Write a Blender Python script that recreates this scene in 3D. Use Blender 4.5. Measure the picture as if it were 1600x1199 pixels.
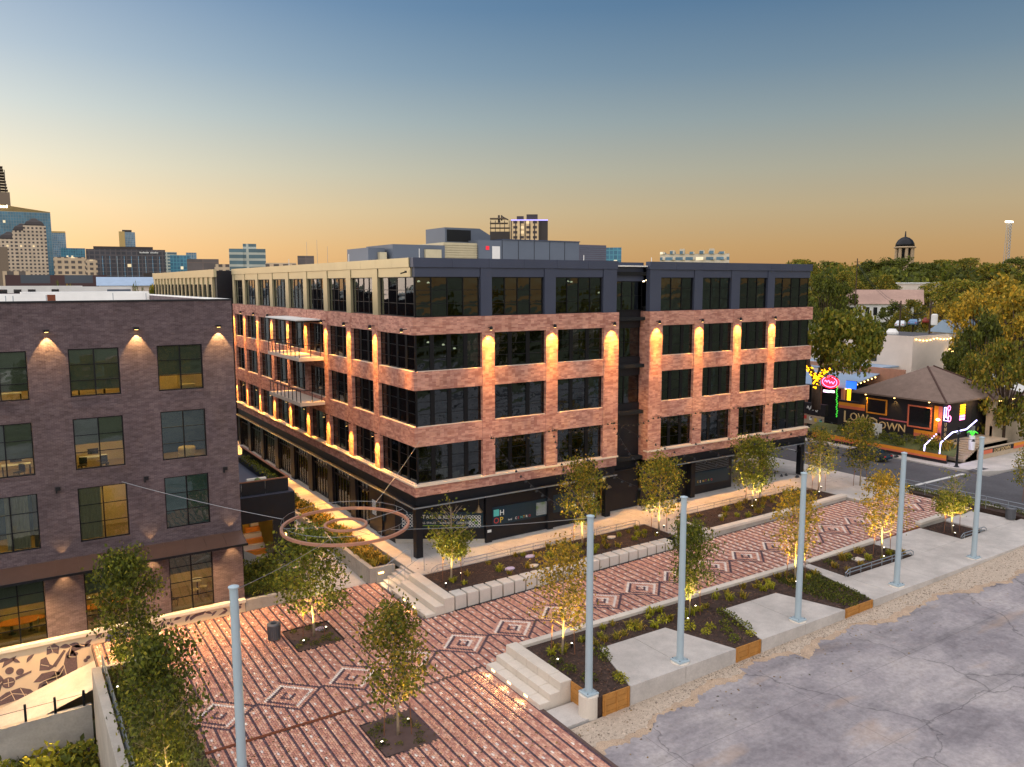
import bpy, math, random
import numpy as np
from mathutils import Vector, Matrix
from math import radians as RD, sin, cos, pi

for o in list(bpy.data.objects): bpy.data.objects.remove(o)
S = bpy.context.scene
C = S.collection

# ------------------------------------------------------------------ camera
cam_d = bpy.data.cameras.new('camera'); cam_d.sensor_width = 36; cam_d.lens = 28.181
cam_d.clip_start = .2; cam_d.clip_end = 12000
cam = bpy.data.objects.new('camera', cam_d); C.objects.link(cam); S.camera = cam
CAM = (-25.04, -52.06, 20.23)
cam.location = CAM; cam.rotation_euler = (RD(90-7.1176), RD(.118), RD(-32.739))

# ------------------------------------------------------------------ sky (dusk, sun just set behind the skyline)
SUN_AZ = -20.0        # degrees from +Y towards +X
W = bpy.data.worlds.new('World'); S.world = W; W.use_nodes = True
nt = W.node_tree; bg = nt.nodes['Background']
def N(t, kind, **kw):
    n = t.nodes.new(kind)
    for k, v in kw.items():
        if k[0] == 'i' and k[1:].isdigit(): n.inputs[int(k[1:])].default_value = v
        else: setattr(n, k, v)
    return n
def srgb(r, g, b, a=1.0):
    f = lambda c: ((c/255)/12.92 if c/255 <= .04045 else (((c/255)+.055)/1.055)**2.4)
    return (f(r), f(g), f(b), a)
def ramp(t, stops, interp='LINEAR'):
    n = t.nodes.new('ShaderNodeValToRGB'); cr = n.color_ramp; cr.interpolation = interp
    while len(cr.elements) < len(stops): cr.elements.new(.5)
    for e, (p, c) in zip(cr.elements, stops): e.position = p; e.color = c
    return n
sky = N(nt, 'ShaderNodeTexSky', sky_type='NISHITA', sun_disc=False, sun_elevation=RD(0.5), sun_rotation=RD(SUN_AZ), ozone_density=2.0)
tc = N(nt, 'ShaderNodeTexCoord')
sep = N(nt, 'ShaderNodeSeparateXYZ'); nt.links.new(tc.outputs['Generated'], sep.inputs[0])
asn = N(nt, 'ShaderNodeMath', operation='ARCSINE'); nt.links.new(sep.outputs[2], asn.inputs[0])
mr = N(nt, 'ShaderNodeMapRange'); nt.links.new(asn.outputs[0], mr.inputs[0])
mr.inputs[1].default_value = 0; mr.inputs[2].default_value = pi/2
e = lambda d: d/90
rp = ramp(nt, [(0, srgb(210,160,104)), (e(2.5), srgb(214,174,122)), (e(5), srgb(208,186,148)), (e(7.5), srgb(190,186,166)),
               (e(10.8), srgb(160,174,176)), (e(14), srgb(128,154,174)), (e(18), srgb(96,132,166)), (e(40), srgb(66,102,146)), (1, srgb(52,84,130))])
nt.links.new(mr.outputs[0], rp.inputs[0])
dot = N(nt, 'ShaderNodeVectorMath', operation='DOT_PRODUCT'); nt.links.new(tc.outputs['Generated'], dot.inputs[0])
dot.inputs[1].default_value = (sin(RD(SUN_AZ)), cos(RD(SUN_AZ)), 0)
mx = N(nt, 'ShaderNodeMath', operation='MAXIMUM', i1=0.0); nt.links.new(dot.outputs['Value'], mx.inputs[0])
pw = N(nt, 'ShaderNodeMath', operation='POWER', i1=3.0); nt.links.new(mx.outputs[0], pw.inputs[0])
ma = N(nt, 'ShaderNodeMath', operation='MULTIPLY_ADD', i1=.62, i2=.75); nt.links.new(pw.outputs[0], ma.inputs[0])
sc = N(nt, 'ShaderNodeVectorMath', operation='SCALE'); nt.links.new(rp.outputs[0], sc.inputs[0]); nt.links.new(ma.outputs[0], sc.inputs['Scale'])
sn = N(nt, 'ShaderNodeVectorMath', operation='SCALE'); nt.links.new(sky.outputs[0], sn.inputs[0]); sn.inputs['Scale'].default_value = .05
ad = N(nt, 'ShaderNodeVectorMath', operation='ADD'); nt.links.new(sc.outputs[0], ad.inputs[0]); nt.links.new(sn.outputs[0], ad.inputs[1])
d3 = N(nt, 'ShaderNodeVectorMath', operation='DOT_PRODUCT'); nt.links.new(tc.outputs['Generated'], d3.inputs[0]); d3.inputs[1].default_value = (sin(RD(SUN_AZ)), cos(RD(SUN_AZ)), .06)
g1 = N(nt, 'ShaderNodeMath', operation='MAXIMUM', i1=0.0); nt.links.new(d3.outputs['Value'], g1.inputs[0])
g2 = N(nt, 'ShaderNodeMath', operation='POWER', i1=8.0); nt.links.new(g1.outputs[0], g2.inputs[0])
g3 = N(nt, 'ShaderNodeVectorMath', operation='SCALE'); g3.inputs[0].default_value = (.34, .272, .19); nt.links.new(g2.outputs[0], g3.inputs['Scale'])
a2 = N(nt, 'ShaderNodeVectorMath', operation='ADD'); nt.links.new(ad.outputs[0], a2.inputs[0]); nt.links.new(g3.outputs[0], a2.inputs[1])
nt.links.new(a2.outputs[0], bg.inputs[0]); bg.inputs[1].default_value = 1.0

# added soft fill for the after-glow, swung off the sunset to brighten the fronts
sd = bpy.data.lights.new('sun', 'SUN'); sd.energy = 4.6; sd.angle = RD(170); sd.color = (1, .935, .91)
sun = bpy.data.objects.new('sun', sd); C.objects.link(sun)
az, el = RD(SUN_AZ-85), RD(36)
dirv = Vector((sin(az)*cos(el), cos(az)*cos(el), sin(el)))
sun.rotation_euler = dirv.to_track_quat('Z', 'Y').to_euler(); sun.location = (0, 0, 80)

V = S.view_settings
V.view_transform = 'Standard'; V.look = 'None'; V.exposure = 0.0; V.gamma = 1.0; V.use_curve_mapping = False
S.cycles.use_denoising = True
S.cycles.max_bounces = 6; S.cycles.transparent_max_bounces = 12; S.cycles.glossy_bounces = 3; S.cycles.diffuse_bounces = 3
S.cycles.sample_clamp_indirect = 4; S.cycles.caustics_reflective = False; S.cycles.caustics_refractive = False

# ------------------------------------------------------------------ materials
MT = {}
def newmat(name):
    m = bpy.data.materials.new(name); m.use_nodes = True; MT[name] = m
    t = m.node_tree; return m, t, t.nodes['Principled BSDF']
def mat(name, col, rough=.65, metal=0., var=.12, scale=2.0, bump=0., emit=0., ecol=None, spec=.4, fine=0., stain=0.):
    """principled with two octaves of noise in the colour, optional bump and emission"""
    m, t, b = newmat(name)
    c = srgb(*col)
    b.inputs['Roughness'].default_value = rough; b.inputs['Metallic'].default_value = metal
    b.inputs['Specular IOR Level'].default_value = spec
    co = N(t, 'ShaderNodeTexCoord')
    if var > 0:
        nz = N(t, 'ShaderNodeTexNoise'); nz.inputs['Scale'].default_value = scale; nz.inputs['Detail'].default_value = 6; nz.inputs['Roughness'].default_value = .62
        t.links.new(co.outputs['Object'], nz.inputs[0])
        r = ramp(t, [(.25, tuple(x*(1-var) for x in c[:3])+(1,)), (.75, tuple(min(1, x*(1+var)) for x in c[:3])+(1,))])
        t.links.new(nz.outputs[0], r.inputs[0]); out = r.outputs[0]
        if fine > 0:
            n2 = N(t, 'ShaderNodeTexNoise'); n2.inputs['Scale'].default_value = scale*14; n2.inputs['Detail'].default_value = 3
            t.links.new(co.outputs['Object'], n2.inputs[0])
            r2 = ramp(t, [(.3, (1-fine,)*3+(1,)), (.7, (1+fine,)*3+(1,))]); t.links.new(n2.outputs[0], r2.inputs[0])
            mu = N(t, 'ShaderNodeMix', data_type='RGBA', blend_type='MULTIPLY'); mu.inputs[0].default_value = 1
            t.links.new(out, mu.inputs[6]); t.links.new(r2.outputs[0], mu.inputs[7]); out = mu.outputs[2]
        if stain > 0:
            n3 = N(t, 'ShaderNodeTexNoise'); n3.inputs['Scale'].default_value = scale*.35; n3.inputs['Detail'].default_value = 8; n3.inputs['Roughness'].default_value = .7
            t.links.new(co.outputs['Object'], n3.inputs[0])
            r3 = ramp(t, [(.38, (1-stain,)*3+(1,)), (.58, (1, 1, 1, 1))]); t.links.new(n3.outputs[0], r3.inputs[0])
            mu = N(t, 'ShaderNodeMix', data_type='RGBA', blend_type='MULTIPLY'); mu.inputs[0].default_value = 1
            t.links.new(out, mu.inputs[6]); t.links.new(r3.outputs[0], mu.inputs[7]); out = mu.outputs[2]
        t.links.new(out, b.inputs['Base Color'])
    else: b.inputs['Base Color'].default_value = c
    if bump > 0:
        nb = N(t, 'ShaderNodeTexNoise'); nb.inputs['Scale'].default_value = scale*8; nb.inputs['Detail'].default_value = 4
        t.links.new(co.outputs['Object'], nb.inputs[0])
        bp = N(t, 'ShaderNodeBump'); bp.inputs['Strength'].default_value = bump; bp.inputs['Distance'].default_value = .05
        t.links.new(nb.outputs[0], bp.inputs['Height']); t.links.new(bp.outputs[0], b.inputs['Normal'])
    if emit > 0:
        b.inputs['Emission Color'].default_value = srgb(*(ecol or col)); b.inputs['Emission Strength'].default_value = emit
    return m
def brickmat(name, c1, c2, mortar, dark, bw=.24, bh=.075, rough=.85, streak=.5):
    m, t, b = newmat(name); b.inputs['Roughness'].default_value = rough; b.inputs['Specular IOR Level'].default_value = .25
    uv = N(t, 'ShaderNodeUVMap'); uv.uv_map = 'UVMap'
    br = N(t, 'ShaderNodeTexBrick'); br.inputs['Scale'].default_value = 1
    br.inputs['Brick Width'].default_value = bw; br.inputs['Row Height'].default_value = bh; br.inputs['Mortar Size'].default_value = .007
    br.inputs['Mortar Smooth'].default_value = .3; br.inputs['Bias'].default_value = -.1
    br.inputs['Color1'].default_value = srgb(*c1); br.inputs['Color2'].default_value = srgb(*c2); br.inputs['Mortar'].default_value = srgb(*mortar)
    t.links.new(uv.outputs[0], br.inputs['Vector'])
    # flashed bricks: snapped noise, one value per brick
    mp = N(t, 'ShaderNodeMapping'); mp.inputs['Scale'].default_value = (1/bw/1.0, 1/bh, 1)
    t.links.new(uv.outputs[0], mp.inputs[0])
    sn_ = N(t, 'ShaderNodeVectorMath', operation='FLOOR'); t.links.new(mp.outputs[0], sn_.inputs[0])
    wn = N(t, 'ShaderNodeTexNoise'); wn.inputs['Scale'].default_value = .42; wn.inputs['Detail'].default_value = 2; wn.inputs['Distortion'].default_value = .6
    t.links.new(sn_.outputs[0], wn.inputs[0])
    r = ramp(t, [(.42, (0, 0, 0, 1)), (.60, (1, 1, 1, 1))]); t.links.new(wn.outputs[0], r.inputs[0])
    mu = N(t, 'ShaderNodeMath', operation='MULTIPLY', i1=streak); t.links.new(r.outputs[0], mu.inputs[0])
    mi = N(t, 'ShaderNodeMix', data_type='RGBA'); t.links.new(mu.outputs[0], mi.inputs[0]); t.links.new(br.outputs[0], mi.inputs[6]); mi.inputs[7].default_value = srgb(*dark)
    n3 = N(t, 'ShaderNodeTexNoise'); n3.inputs['Scale'].default_value = .5; n3.inputs['Detail'].default_value = 5; t.links.new(uv.outputs[0], n3.inputs[0])
    r3 = ramp(t, [(.3, (.82,)*3+(1,)), (.7, (1.12,)*3+(1,))]); t.links.new(n3.outputs[0], r3.inputs[0])
    m2 = N(t, 'ShaderNodeMix', data_type='RGBA', blend_type='MULTIPLY'); m2.inputs[0].default_value = 1
    t.links.new(mi.outputs[2], m2.inputs[6]); t.links.new(r3.outputs[0], m2.inputs[7])
    t.links.new(m2.outputs[2], b.inputs['Base Color'])
    bp = N(t, 'ShaderNodeBump'); bp.inputs['Strength'].default_value = .5; bp.inputs['Distance'].default_value = .01; bp.invert = True
    t.links.new(br.outputs['Fac'], bp.inputs['Height']); t.links.new(bp.outputs[0], b.inputs['Normal'])
    return m
def glassmat(name, tint, refl=(.75, .85, .9), base=.10, wob=.5, rough=.015):
    """window glass: mirror by Fresnel over a tinted see-through pane, slightly wavy"""
    m = bpy.data.materials.new(name); m.use_nodes = True; MT[name] = m; t = m.node_tree
    t.nodes.remove(t.nodes['Principled BSDF']); out = t.nodes['Material Output']
    tr = N(t, 'ShaderNodeBsdfTransparent'); tr.inputs[0].default_value = tint+(1,)
    gl = N(t, 'ShaderNodeBsdfGlossy'); gl.inputs['Color'].default_value = refl+(1,); gl.inputs['Roughness'].default_value = rough
    co = N(t, 'ShaderNodeTexCoord'); nz = N(t, 'ShaderNodeTexNoise'); nz.inputs['Scale'].default_value = 1.1; nz.inputs['Detail'].default_value = 1.5
    t.links.new(co.outputs['Object'], nz.inputs[0])
    bp = N(t, 'ShaderNodeBump'); bp.inputs['Strength'].default_value = wob; bp.inputs['Distance'].default_value = .02
    t.links.new(nz.outputs[0], bp.inputs['Height'])
    oi = N(t, 'ShaderNodeObjectInfo'); wn = N(t, 'ShaderNodeTexWhiteNoise', noise_dimensions='1D'); t.links.new(oi.outputs['Random'], wn.inputs['W'])
    sb = N(t, 'ShaderNodeVectorMath', operation='SUBTRACT'); t.links.new(wn.outputs['Color'], sb.inputs[0]); sb.inputs[1].default_value = (.5, .5, .5)
    sl = N(t, 'ShaderNodeVectorMath', operation='SCALE'); t.links.new(sb.outputs[0], sl.inputs[0]); sl.inputs['Scale'].default_value = .05
    an_ = N(t, 'ShaderNodeVectorMath', operation='ADD'); t.links.new(bp.outputs[0], an_.inputs[0]); t.links.new(sl.outputs[0], an_.inputs[1])
    nn = N(t, 'ShaderNodeVectorMath', operation='NORMALIZE'); t.links.new(an_.outputs[0], nn.inputs[0]); t.links.new(nn.outputs[0], gl.inputs['Normal'])
    fr = N(t, 'ShaderNodeFresnel'); fr.inputs[0].default_value = 1.5
    mm = N(t, 'ShaderNodeMath', operation='ADD', i1=base); t.links.new(fr.outputs[0], mm.inputs[0])
    mi = N(t, 'ShaderNodeMixShader'); t.links.new(mm.outputs[0], mi.inputs[0]); t.links.new(tr.outputs[0], mi.inputs[1]); t.links.new(gl.outputs[0], mi.inputs[2])
    t.links.new(mi.outputs[0], out.inputs[0]); return m
def attrmat(name, rough=.8, trans=0., gain=1.0, bump=0., spec=.3):
    """colour from the mesh's own colour attribute"""
    m, t, b = newmat(name); b.inputs['Roughness'].default_value = rough; b.inputs['Specular IOR Level'].default_value = spec
    at = N(t, 'ShaderNodeAttribute'); at.attribute_name = 'Col'
    oi = N(t, 'ShaderNodeObjectInfo'); mr_ = N(t, 'ShaderNodeMapRange'); mr_.inputs[3].default_value = .85*gain; mr_.inputs[4].default_value = 1.15*gain
    t.links.new(oi.outputs['Random'], mr_.inputs[0])
    s_ = N(t, 'ShaderNodeVectorMath', operation='SCALE'); t.links.new(at.outputs[0], s_.inputs[0]); t.links.new(mr_.outputs[0], s_.inputs['Scale'])
    t.links.new(s_.outputs[0], b.inputs['Base Color'])
    if trans > 0:
        tl = N(t, 'ShaderNodeBsdfTranslucent'); t.links.new(s_.outputs[0], tl.inputs[0])
        mi = N(t, 'ShaderNodeMixShader'); mi.inputs[0].default_value = trans
        t.links.new(b.outputs[0], mi.inputs[1]); t.links.new(tl.outputs[0], mi.inputs[2]); t.links.new(mi.outputs[0], t.nodes['Material Output'].inputs[0])
    return m
def gridmat(name, wall, glass, bw, bh, mort, lit=0., grough=.25, band=False, metal=.0):
    """far facade too small to tell its windows apart: wall grid with darker glass"""
    m, t, b = newmat(name)
    uv = N(t, 'ShaderNodeUVMap'); uv.uv_map = 'UVMap'
    br = N(t, 'ShaderNodeTexBrick', offset=0.0, squash=1.0); br.inputs['Scale'].default_value = 1
    br.inputs['Brick Width'].default_value = bw; br.inputs['Row Height'].default_value = bh; br.inputs['Mortar Size'].default_value = mort; br.inputs['Mortar Smooth'].default_value = .1
    g = srgb(*glass); br.inputs['Color1'].default_value = g; br.inputs['Color2'].default_value = tuple(x*1.5 for x in g[:3])+(1,); br.inputs['Mortar'].default_value = srgb(*wall)
    t.links.new(uv.outputs[0], br.inputs['Vector'])
    nz = N(t, 'ShaderNodeTexNoise'); nz.inputs['Scale'].default_value = .06; nz.inputs['Detail'].default_value = 3; t.links.new(uv.outputs[0], nz.inputs[0])
    r3 = ramp(t, [(.3, (.8,)*3+(1,)), (.7, (1.2,)*3+(1,))]); t.links.new(nz.outputs[0], r3.inputs[0])
    mu = N(t, 'ShaderNodeMix', data_type='RGBA', blend_type='MULTIPLY'); mu.inputs[0].default_value = 1
    t.links.new(br.outputs[0], mu.inputs[6]); t.links.new(r3.outputs[0], mu.inputs[7]); t.links.new(mu.outputs[2], b.inputs['Base Color'])
    b.inputs['Roughness'].default_value = grough; b.inputs['Metallic'].default_value = metal
    if lit > 0:
        mp = N(t, 'ShaderNodeMapping'); mp.inputs['Scale'].default_value = (1/bw, 1/bh, 1); t.links.new(uv.outputs[0], mp.inputs[0])
        fl = N(t, 'ShaderNodeVectorMath', operation='FLOOR'); t.links.new(mp.outputs[0], fl.inputs[0])
        wn = N(t, 'ShaderNodeTexWhiteNoise', noise_dimensions='2D'); t.links.new(fl.outputs[0], wn.inputs[0])
        gt = N(t, 'ShaderNodeMath', operation='GREATER_THAN', i1=1-lit); t.links.new(wn.outputs[0], gt.inputs[0])
        inv = N(t, 'ShaderNodeMath', operation='SUBTRACT', i0=1.0); t.links.new(br.outputs['Fac'], inv.inputs[1])
        m3 = N(t, 'ShaderNodeMath', operation='MULTIPLY'); t.links.new(gt.outputs[0], m3.inputs[0]); t.links.new(inv.outputs[0], m3.inputs[1])
        b.inputs['Emission Color'].default_value = srgb(255, 225, 170); t.links.new(m3.outputs[0], b.inputs['Emission Strength'])
    return m

# ------------------------------------------------------------------ mesh building
WL = {}
class MB:
    def __init__(s): s.v = []; s.f = []; s.c = []; s.smooth = False
    def add(s, vs, fs, col=None):
        n = len(s.v); s.v += [tuple(p) for p in vs]; s.f += [tuple(i+n for i in q) for q in fs]
        if col is not None: s.c += [col]*len(fs)
        return s
    def box(s, x0, x1, y0, y1, z0, z1, col=None):
        vs = [(x0,y0,z0),(x1,y0,z0),(x1,y1,z0),(x0,y1,z0),(x0,y0,z1),(x1,y0,z1),(x1,y1,z1),(x0,y1,z1)]
        return s.add(vs, [(0,3,2,1),(4,5,6,7),(0,1,5,4),(1,2,6,5),(2,3,7,6),(3,0,4,7)], col)
    def bbox(s, x0, x1, y0, y1, z0, z1, b=.02):
        """box with chamfered top edges"""
        vs = [(x0,y0,z0),(x1,y0,z0),(x1,y1,z0),(x0,y1,z0),(x0,y0,z1-b),(x1,y0,z1-b),(x1,y1,z1-b),(x0,y1,z1-b),
              (x0+b,y0+b,z1),(x1-b,y0+b,z1),(x1-b,y1-b,z1),(x0+b,y1-b,z1)]
        return s.add(vs, [(0,3,2,1),(0,1,5,4),(1,2,6,5),(2,3,7,6),(3,0,4,7),(4,5,9,8),(5,6,10,9),(6,7,11,10),(7,4,8,11),(8,9,10,11)])
    def prism(s, poly, z0, z1, col=None):
        n = len(poly)
        g = lambda z, p: z(p[0], p[1]) if callable(z) else z
        a = sum(poly[i][0]*poly[(i+1)%n][1]-poly[(i+1)%n][0]*poly[i][1] for i in range(n))
        if a < 0: poly = poly[::-1]
        vs = [(p[0], p[1], g(z0, p)) for p in poly]+[(p[0], p[1], g(z1, p)) for p in poly]
        return s.add(vs, [tuple(range(n))[::-1], tuple(range(n, 2*n))]+[(i, (i+1)%n, n+(i+1)%n, n+i) for i in range(n)], col)
    def tube(s, pts, r, n=8, cap=True, col=None):
        """tapered tube along a polyline"""
        pts = [Vector(p) for p in pts]; rs = r if isinstance(r, (list, tuple)) else [r]*len(pts)
        base = len(s.v); vs = []; fs = []
        for i, p in enumerate(pts):
            d = (pts[min(i+1, len(pts)-1)]-pts[max(i-1, 0)]).normalized()
            a = d.cross(Vector((0, 0, 1)) if abs(d.z) < .95 else Vector((1, 0, 0))).normalized(); b = d.cross(a)
            vs += [p+(a*cos(2*pi*k/n)+b*sin(2*pi*k/n))*rs[i] for k in range(n)]
        for i in range(len(pts)-1):
            for k in range(n):
                fs.append((i*n+k, i*n+(k+1)%n, (i+1)*n+(k+1)%n, (i+1)*n+k))
        if cap: fs += [tuple(range(n))[::-1], tuple(range((len(pts)-1)*n, len(pts)*n))]
        fs = [q[::-1] for q in fs]
        return s.add(vs, fs, col)
    def lathe(s, prof, x=0, y=0, z=0, n=16, col=None):
        vs = [(x+r*cos(2*pi*k/n), y+r*sin(2*pi*k/n), z+h) for r, h in prof for k in range(n)]
        fs = [(i*n+k, i*n+(k+1)%n, (i+1)*n+(k+1)%n, (i+1)*n+k) for i in range(len(prof)-1) for k in range(n)]
        fs += [tuple(range(n))[::-1], tuple(range((len(prof)-1)*n, len(prof)*n))]
        return s.add(vs, fs, col)
    def quad(s, a, b, c, d, col=None): return s.add([a, b, c, d], [(0, 1, 2, 3)], col)
    def mesh(s, name, mats, off=(0, 0, 0)):
        me = bpy.data.meshes.new(name)
        vs = s.v if off == (0, 0, 0) else [(p[0]-off[0], p[1]-off[1], p[2]-off[2]) for p in s.v]
        me.from_pydata(vs, [], s.f)
        if not isinstance(mats, (list, tuple)): mats = [mats]
        for m in mats: me.materials.append(MT[m] if isinstance(m, str) else m)
        nl = len(me.loops)
        if nl and len(me.polygons) < 60000:
            uv = me.uv_layers.new(name='UVMap')
            co = np.empty(len(me.vertices)*3); me.vertices.foreach_get('co', co); co = co.reshape(-1, 3)+np.array(off)
            vi = np.empty(nl, int); me.loops.foreach_get('vertex_index', vi)
            no = np.empty(len(me.polygons)*3); me.polygons.foreach_get('normal', no); no = np.abs(no.reshape(-1, 3))
            lt = np.empty(len(me.polygons), int); me.polygons.foreach_get('loop_total', lt)
            ax = np.repeat(no.argmax(1), lt); p = co[vi]
            u = np.where(ax == 0, p[:, 1], p[:, 0]); w = np.where(ax == 2, p[:, 1], p[:, 2])
            uv.data.foreach_set('uv', np.stack([u, w], 1).ravel())
        if s.c:
            at = me.attributes.new('Col', 'FLOAT_COLOR', 'FACE')
            at.data.foreach_set('color', np.array(s.c, dtype=np.float32).ravel())
        if s.smooth: me.polygons.foreach_set('use_smooth', [True]*len(me.polygons))
        me.update(); return me
def link(name, data, parent=None, loc=(0, 0, 0), rz=0.):
    o = bpy.data.objects.new(name, data); C.objects.link(o); o.location = loc
    if rz: o.rotation_euler = (0, 0, rz)
    if parent is not None: o.parent = parent
    pl = WL.get(parent.name, (0, 0, 0)) if parent is not None else (0, 0, 0)
    WL[o.name] = tuple(a+b for a, b in zip(pl, loc)); return o
def part(name, mb, m, parent, raw=False):
    """a mesh child; its vertices are given in world coordinates unless raw"""
    off = (0, 0, 0) if raw else WL.get(parent.name, (0, 0, 0))
    return link(name, mb.mesh(name, m, off), parent)
def tag(o, label=None, cat=None, group=None, kind=None):
    if label: o['label'] = label
    if cat: o['category'] = cat
    if group: o['group'] = group
    if kind: o['kind'] = kind
    return o
def thing(name, label, cat, loc=(0, 0, 0), rz=0., group=None):
    return tag(link(name, None, None, loc, rz), label, cat, group)
def solo(name, mb, m, label, cat, group=None, loc=(0, 0, 0), rz=0., kind=None):
    return tag(link(name, mb.mesh(name, m), None, loc, rz), label, cat, group, kind)
def struct(name, mb, m, kind='structure', parent=None):
    o = link(name, mb.mesh(name, m), parent)
    if parent is None or kind != 'structure': o['kind'] = kind
    return o
def clone(root, loc, rz=0., label=None, group=None, scale=None):
    def cp(o, parent):
        c = o.copy(); C.objects.link(c); c.parent = parent
        for ch in [q for q in o.children if q.type in ('MESH', 'EMPTY', 'LIGHT')]: cp(ch, c)
        return c
    c = cp(root, None); c.location = loc; c.rotation_euler = (0, 0, rz); WL[c.name] = tuple(loc)
    if scale: c.scale = (scale,)*3 if not isinstance(scale, (tuple, list)) else scale
    if label: c['label'] = label
    if group: c['group'] = group
    return c
def spot(name, parent, loc, target, energy, ang=60, blend=.6, col=(1, .62, .25), size=.05):
    d = bpy.data.lights.new(name, 'SPOT'); d.energy = energy; d.spot_size = RD(ang); d.spot_blend = blend; d.color = col; d.shadow_soft_size = size
    o = bpy.data.objects.new(name, d); C.objects.link(o)
    off = WL.get(parent.name, (0, 0, 0)) if parent else (0, 0, 0)
    o.location = tuple(a-b for a, b in zip(loc, off)); o.parent = parent
    o.rotation_euler = (Vector(loc)-Vector(target)).to_track_quat('Z', 'Y').to_euler(); return o
def point(name, parent, loc, energy, col=(1, .7, .35), size=.1):
    d = bpy.data.lights.new(name, 'POINT'); d.energy = energy; d.color = col; d.shadow_soft_size = size
    o = bpy.data.objects.new(name, d); C.objects.link(o)
    off = WL.get(parent.name, (0, 0, 0)) if parent else (0, 0, 0)
    o.location = tuple(a-b for a, b in zip(loc, off)); o.parent = parent; return o
def text(name, s, size, m, parent, loc, rot, ext=.03, align='LEFT', spacing=1.0, sx=1.0):
    cu = bpy.data.curves.new(name, 'FONT'); cu.body = s; cu.size = size; cu.extrude = ext; cu.align_x = align; cu.space_character = spacing; cu.resolution_u = 2
    t_ = bpy.data.objects.new(name, cu); C.objects.link(t_)
    me = bpy.data.meshes.new_from_object(t_.evaluated_get(bpy.context.evaluated_depsgraph_get()))
    bpy.data.objects.remove(t_); bpy.data.curves.remove(cu)
    me.materials.clear(); me.materials.append(MT[m])
    o = link(name, me, parent)
    off = WL.get(parent.name, (0, 0, 0)) if parent else (0, 0, 0)
    o.location = tuple(a-b for a, b in zip(loc, off)); o.rotation_euler = rot; o.scale = (sx, 1, 1); return o
rnd = random.Random(7)

mat('concrete', (194,186,177), .8, var=.12, scale=.9, fine=.07, stain=.20)
mat('concrete_wall', (178,170,158), .85, var=.14, scale=.7, fine=.06, stain=.22)
mat('concrete_block', (205,196,184), .8, var=.07, scale=1.5, fine=.04, stain=.08)
mat('limestone', (212,200,184), .8, var=.08, scale=1.2, fine=.04)
mat('mulch', (66,50,42), .95, var=.5, scale=2.2, fine=.45, bump=.9)
mat('steel_pole', (168,184,190), .5, .1, var=.05, scale=1)
mat('black_metal', (24,25,30), .45, .2, var=.2, scale=1.5)
mat('slate_panel', (70,76,94), .42, .25, var=.08, scale=.4)
mat('frame_dark', (18,19,23), .4, .3, var=.1)
mat('interior_dark', (20,22,24), .9, var=.3, scale=.4)
mat('cream_sill', (214,196,176), .75, var=.1, scale=.8)
mat('galv', (150,158,164), .4, .6, var=.1)
mat('wood', (176,122,58), .7, var=.25, scale=2.5, fine=.15)
mat('corten', (110,58,34), .85, .1, var=.3, scale=3)
mat('copper_ring', (186,136,112), .45, .3, var=.08)
mat('lamp_on', (255,210,130), emit=9, ecol=(255,205,120), var=0)
mat('lamp_white', (255,244,225), emit=7, ecol=(255,240,215), var=0)
mat('white_paint', (225,222,215), .6, var=.06, scale=1, stain=.08)
mat('roof_white', (226,224,218), .7, var=.06, scale=.5, stain=.1)
mat('penthouse', (96,104,116), .5, .2, var=.08, scale=.3)
mat('louver', (196,184,152), .5, .3, var=.08)
mat('white_text', (235,235,230), .5, var=0)
brickmat('brick_red', (194,138,118), (212,158,136), (200,168,152), (150,96,84), bw=.30, bh=.10, streak=.75)
brickmat('brick_dark', (92,78,80), (106,92,94), (126,112,112), (68,56,60), bw=.24, bh=.08, streak=.5)
glassmat('glass', (.22,.27,.28), base=.06, wob=1.0)
glassmat('glass_clear', (.80,.84,.80), base=.04, wob=.3)
glassmat('glass_shop', (.45,.48,.42), base=.08, wob=.4)
attrmat('pavers', .75)
attrmat('leaves', .6, trans=.35)
attrmat('plants', .7, trans=.25)
mat('bark', (150,132,108), .9, var=.25, scale=6)
mat('bark_dark', (70,55,44), .95, var=.3, scale=4)
mat('sunset_metal', (186,176,142), .38, .75, var=.06, scale=.4)  # left-front copy of the metal cladding, golden sunset reflection put into its colour
mat('bronze', (120,100,70), .4, .6, var=.1)
mat('penthouse_lilac', (92,88,100), .5, .2, var=.08, scale=.3)
mat('furn_grey', (90,92,96), .8, var=.1); mat('furn_teal', (60,110,112), .7, var=.1); mat('furn_tan', (150,130,100), .8, var=.1)
mat('banner_teal', (14,44,58), .5, var=.05)
mat('bn_green', (150,190,60), .5, var=0); mat('bn_aqua', (90,190,180), .5, var=0); mat('bn_red', (205,70,60), .5, var=0); mat('bn_yellow', (225,190,50), .5, var=0)
mat('canopy_brown', (88,68,60), .45, .3, var=.1)
mat('wood_dark', (128,84,58), .6, var=.2, scale=3)
mat('cushion_green', (120,134,84), .9, var=.1)
mat('bin_grey', (104,106,110), .45, .4, var=.08)
mat('lilac_stone', (196,180,204), .8, var=.05)
mat('corten_dark', (84,60,52), .85, .1, var=.2, scale=3)
mat('neon_violet', (170,160,230), emit=1.5, ecol=(160,150,240), var=0)
# ================================================================== levels of the site
P = lambda x: -1.25 if x < -12 else -1.25+.028*(x+12)          # brick plaza and paseo
Wk = lambda x: 0.0 if x < 0 else .0115*x                        # walk along the building
G = lambda x: -1.12+.026*(max(-40, min(x, 60))+2)               # gravel and old lot
def smooth(a, b, x): t = max(0, min(1, (x-a)/(b-a))); return t*t*(3-2*t)
def hill(x, y):
    """terrain height away from the site: flat towards the city, rising to the east"""
    return .35+10*smooth(75, 210, x)+12*smooth(190, 420, x)+6*smooth(400, 900, x)
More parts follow.
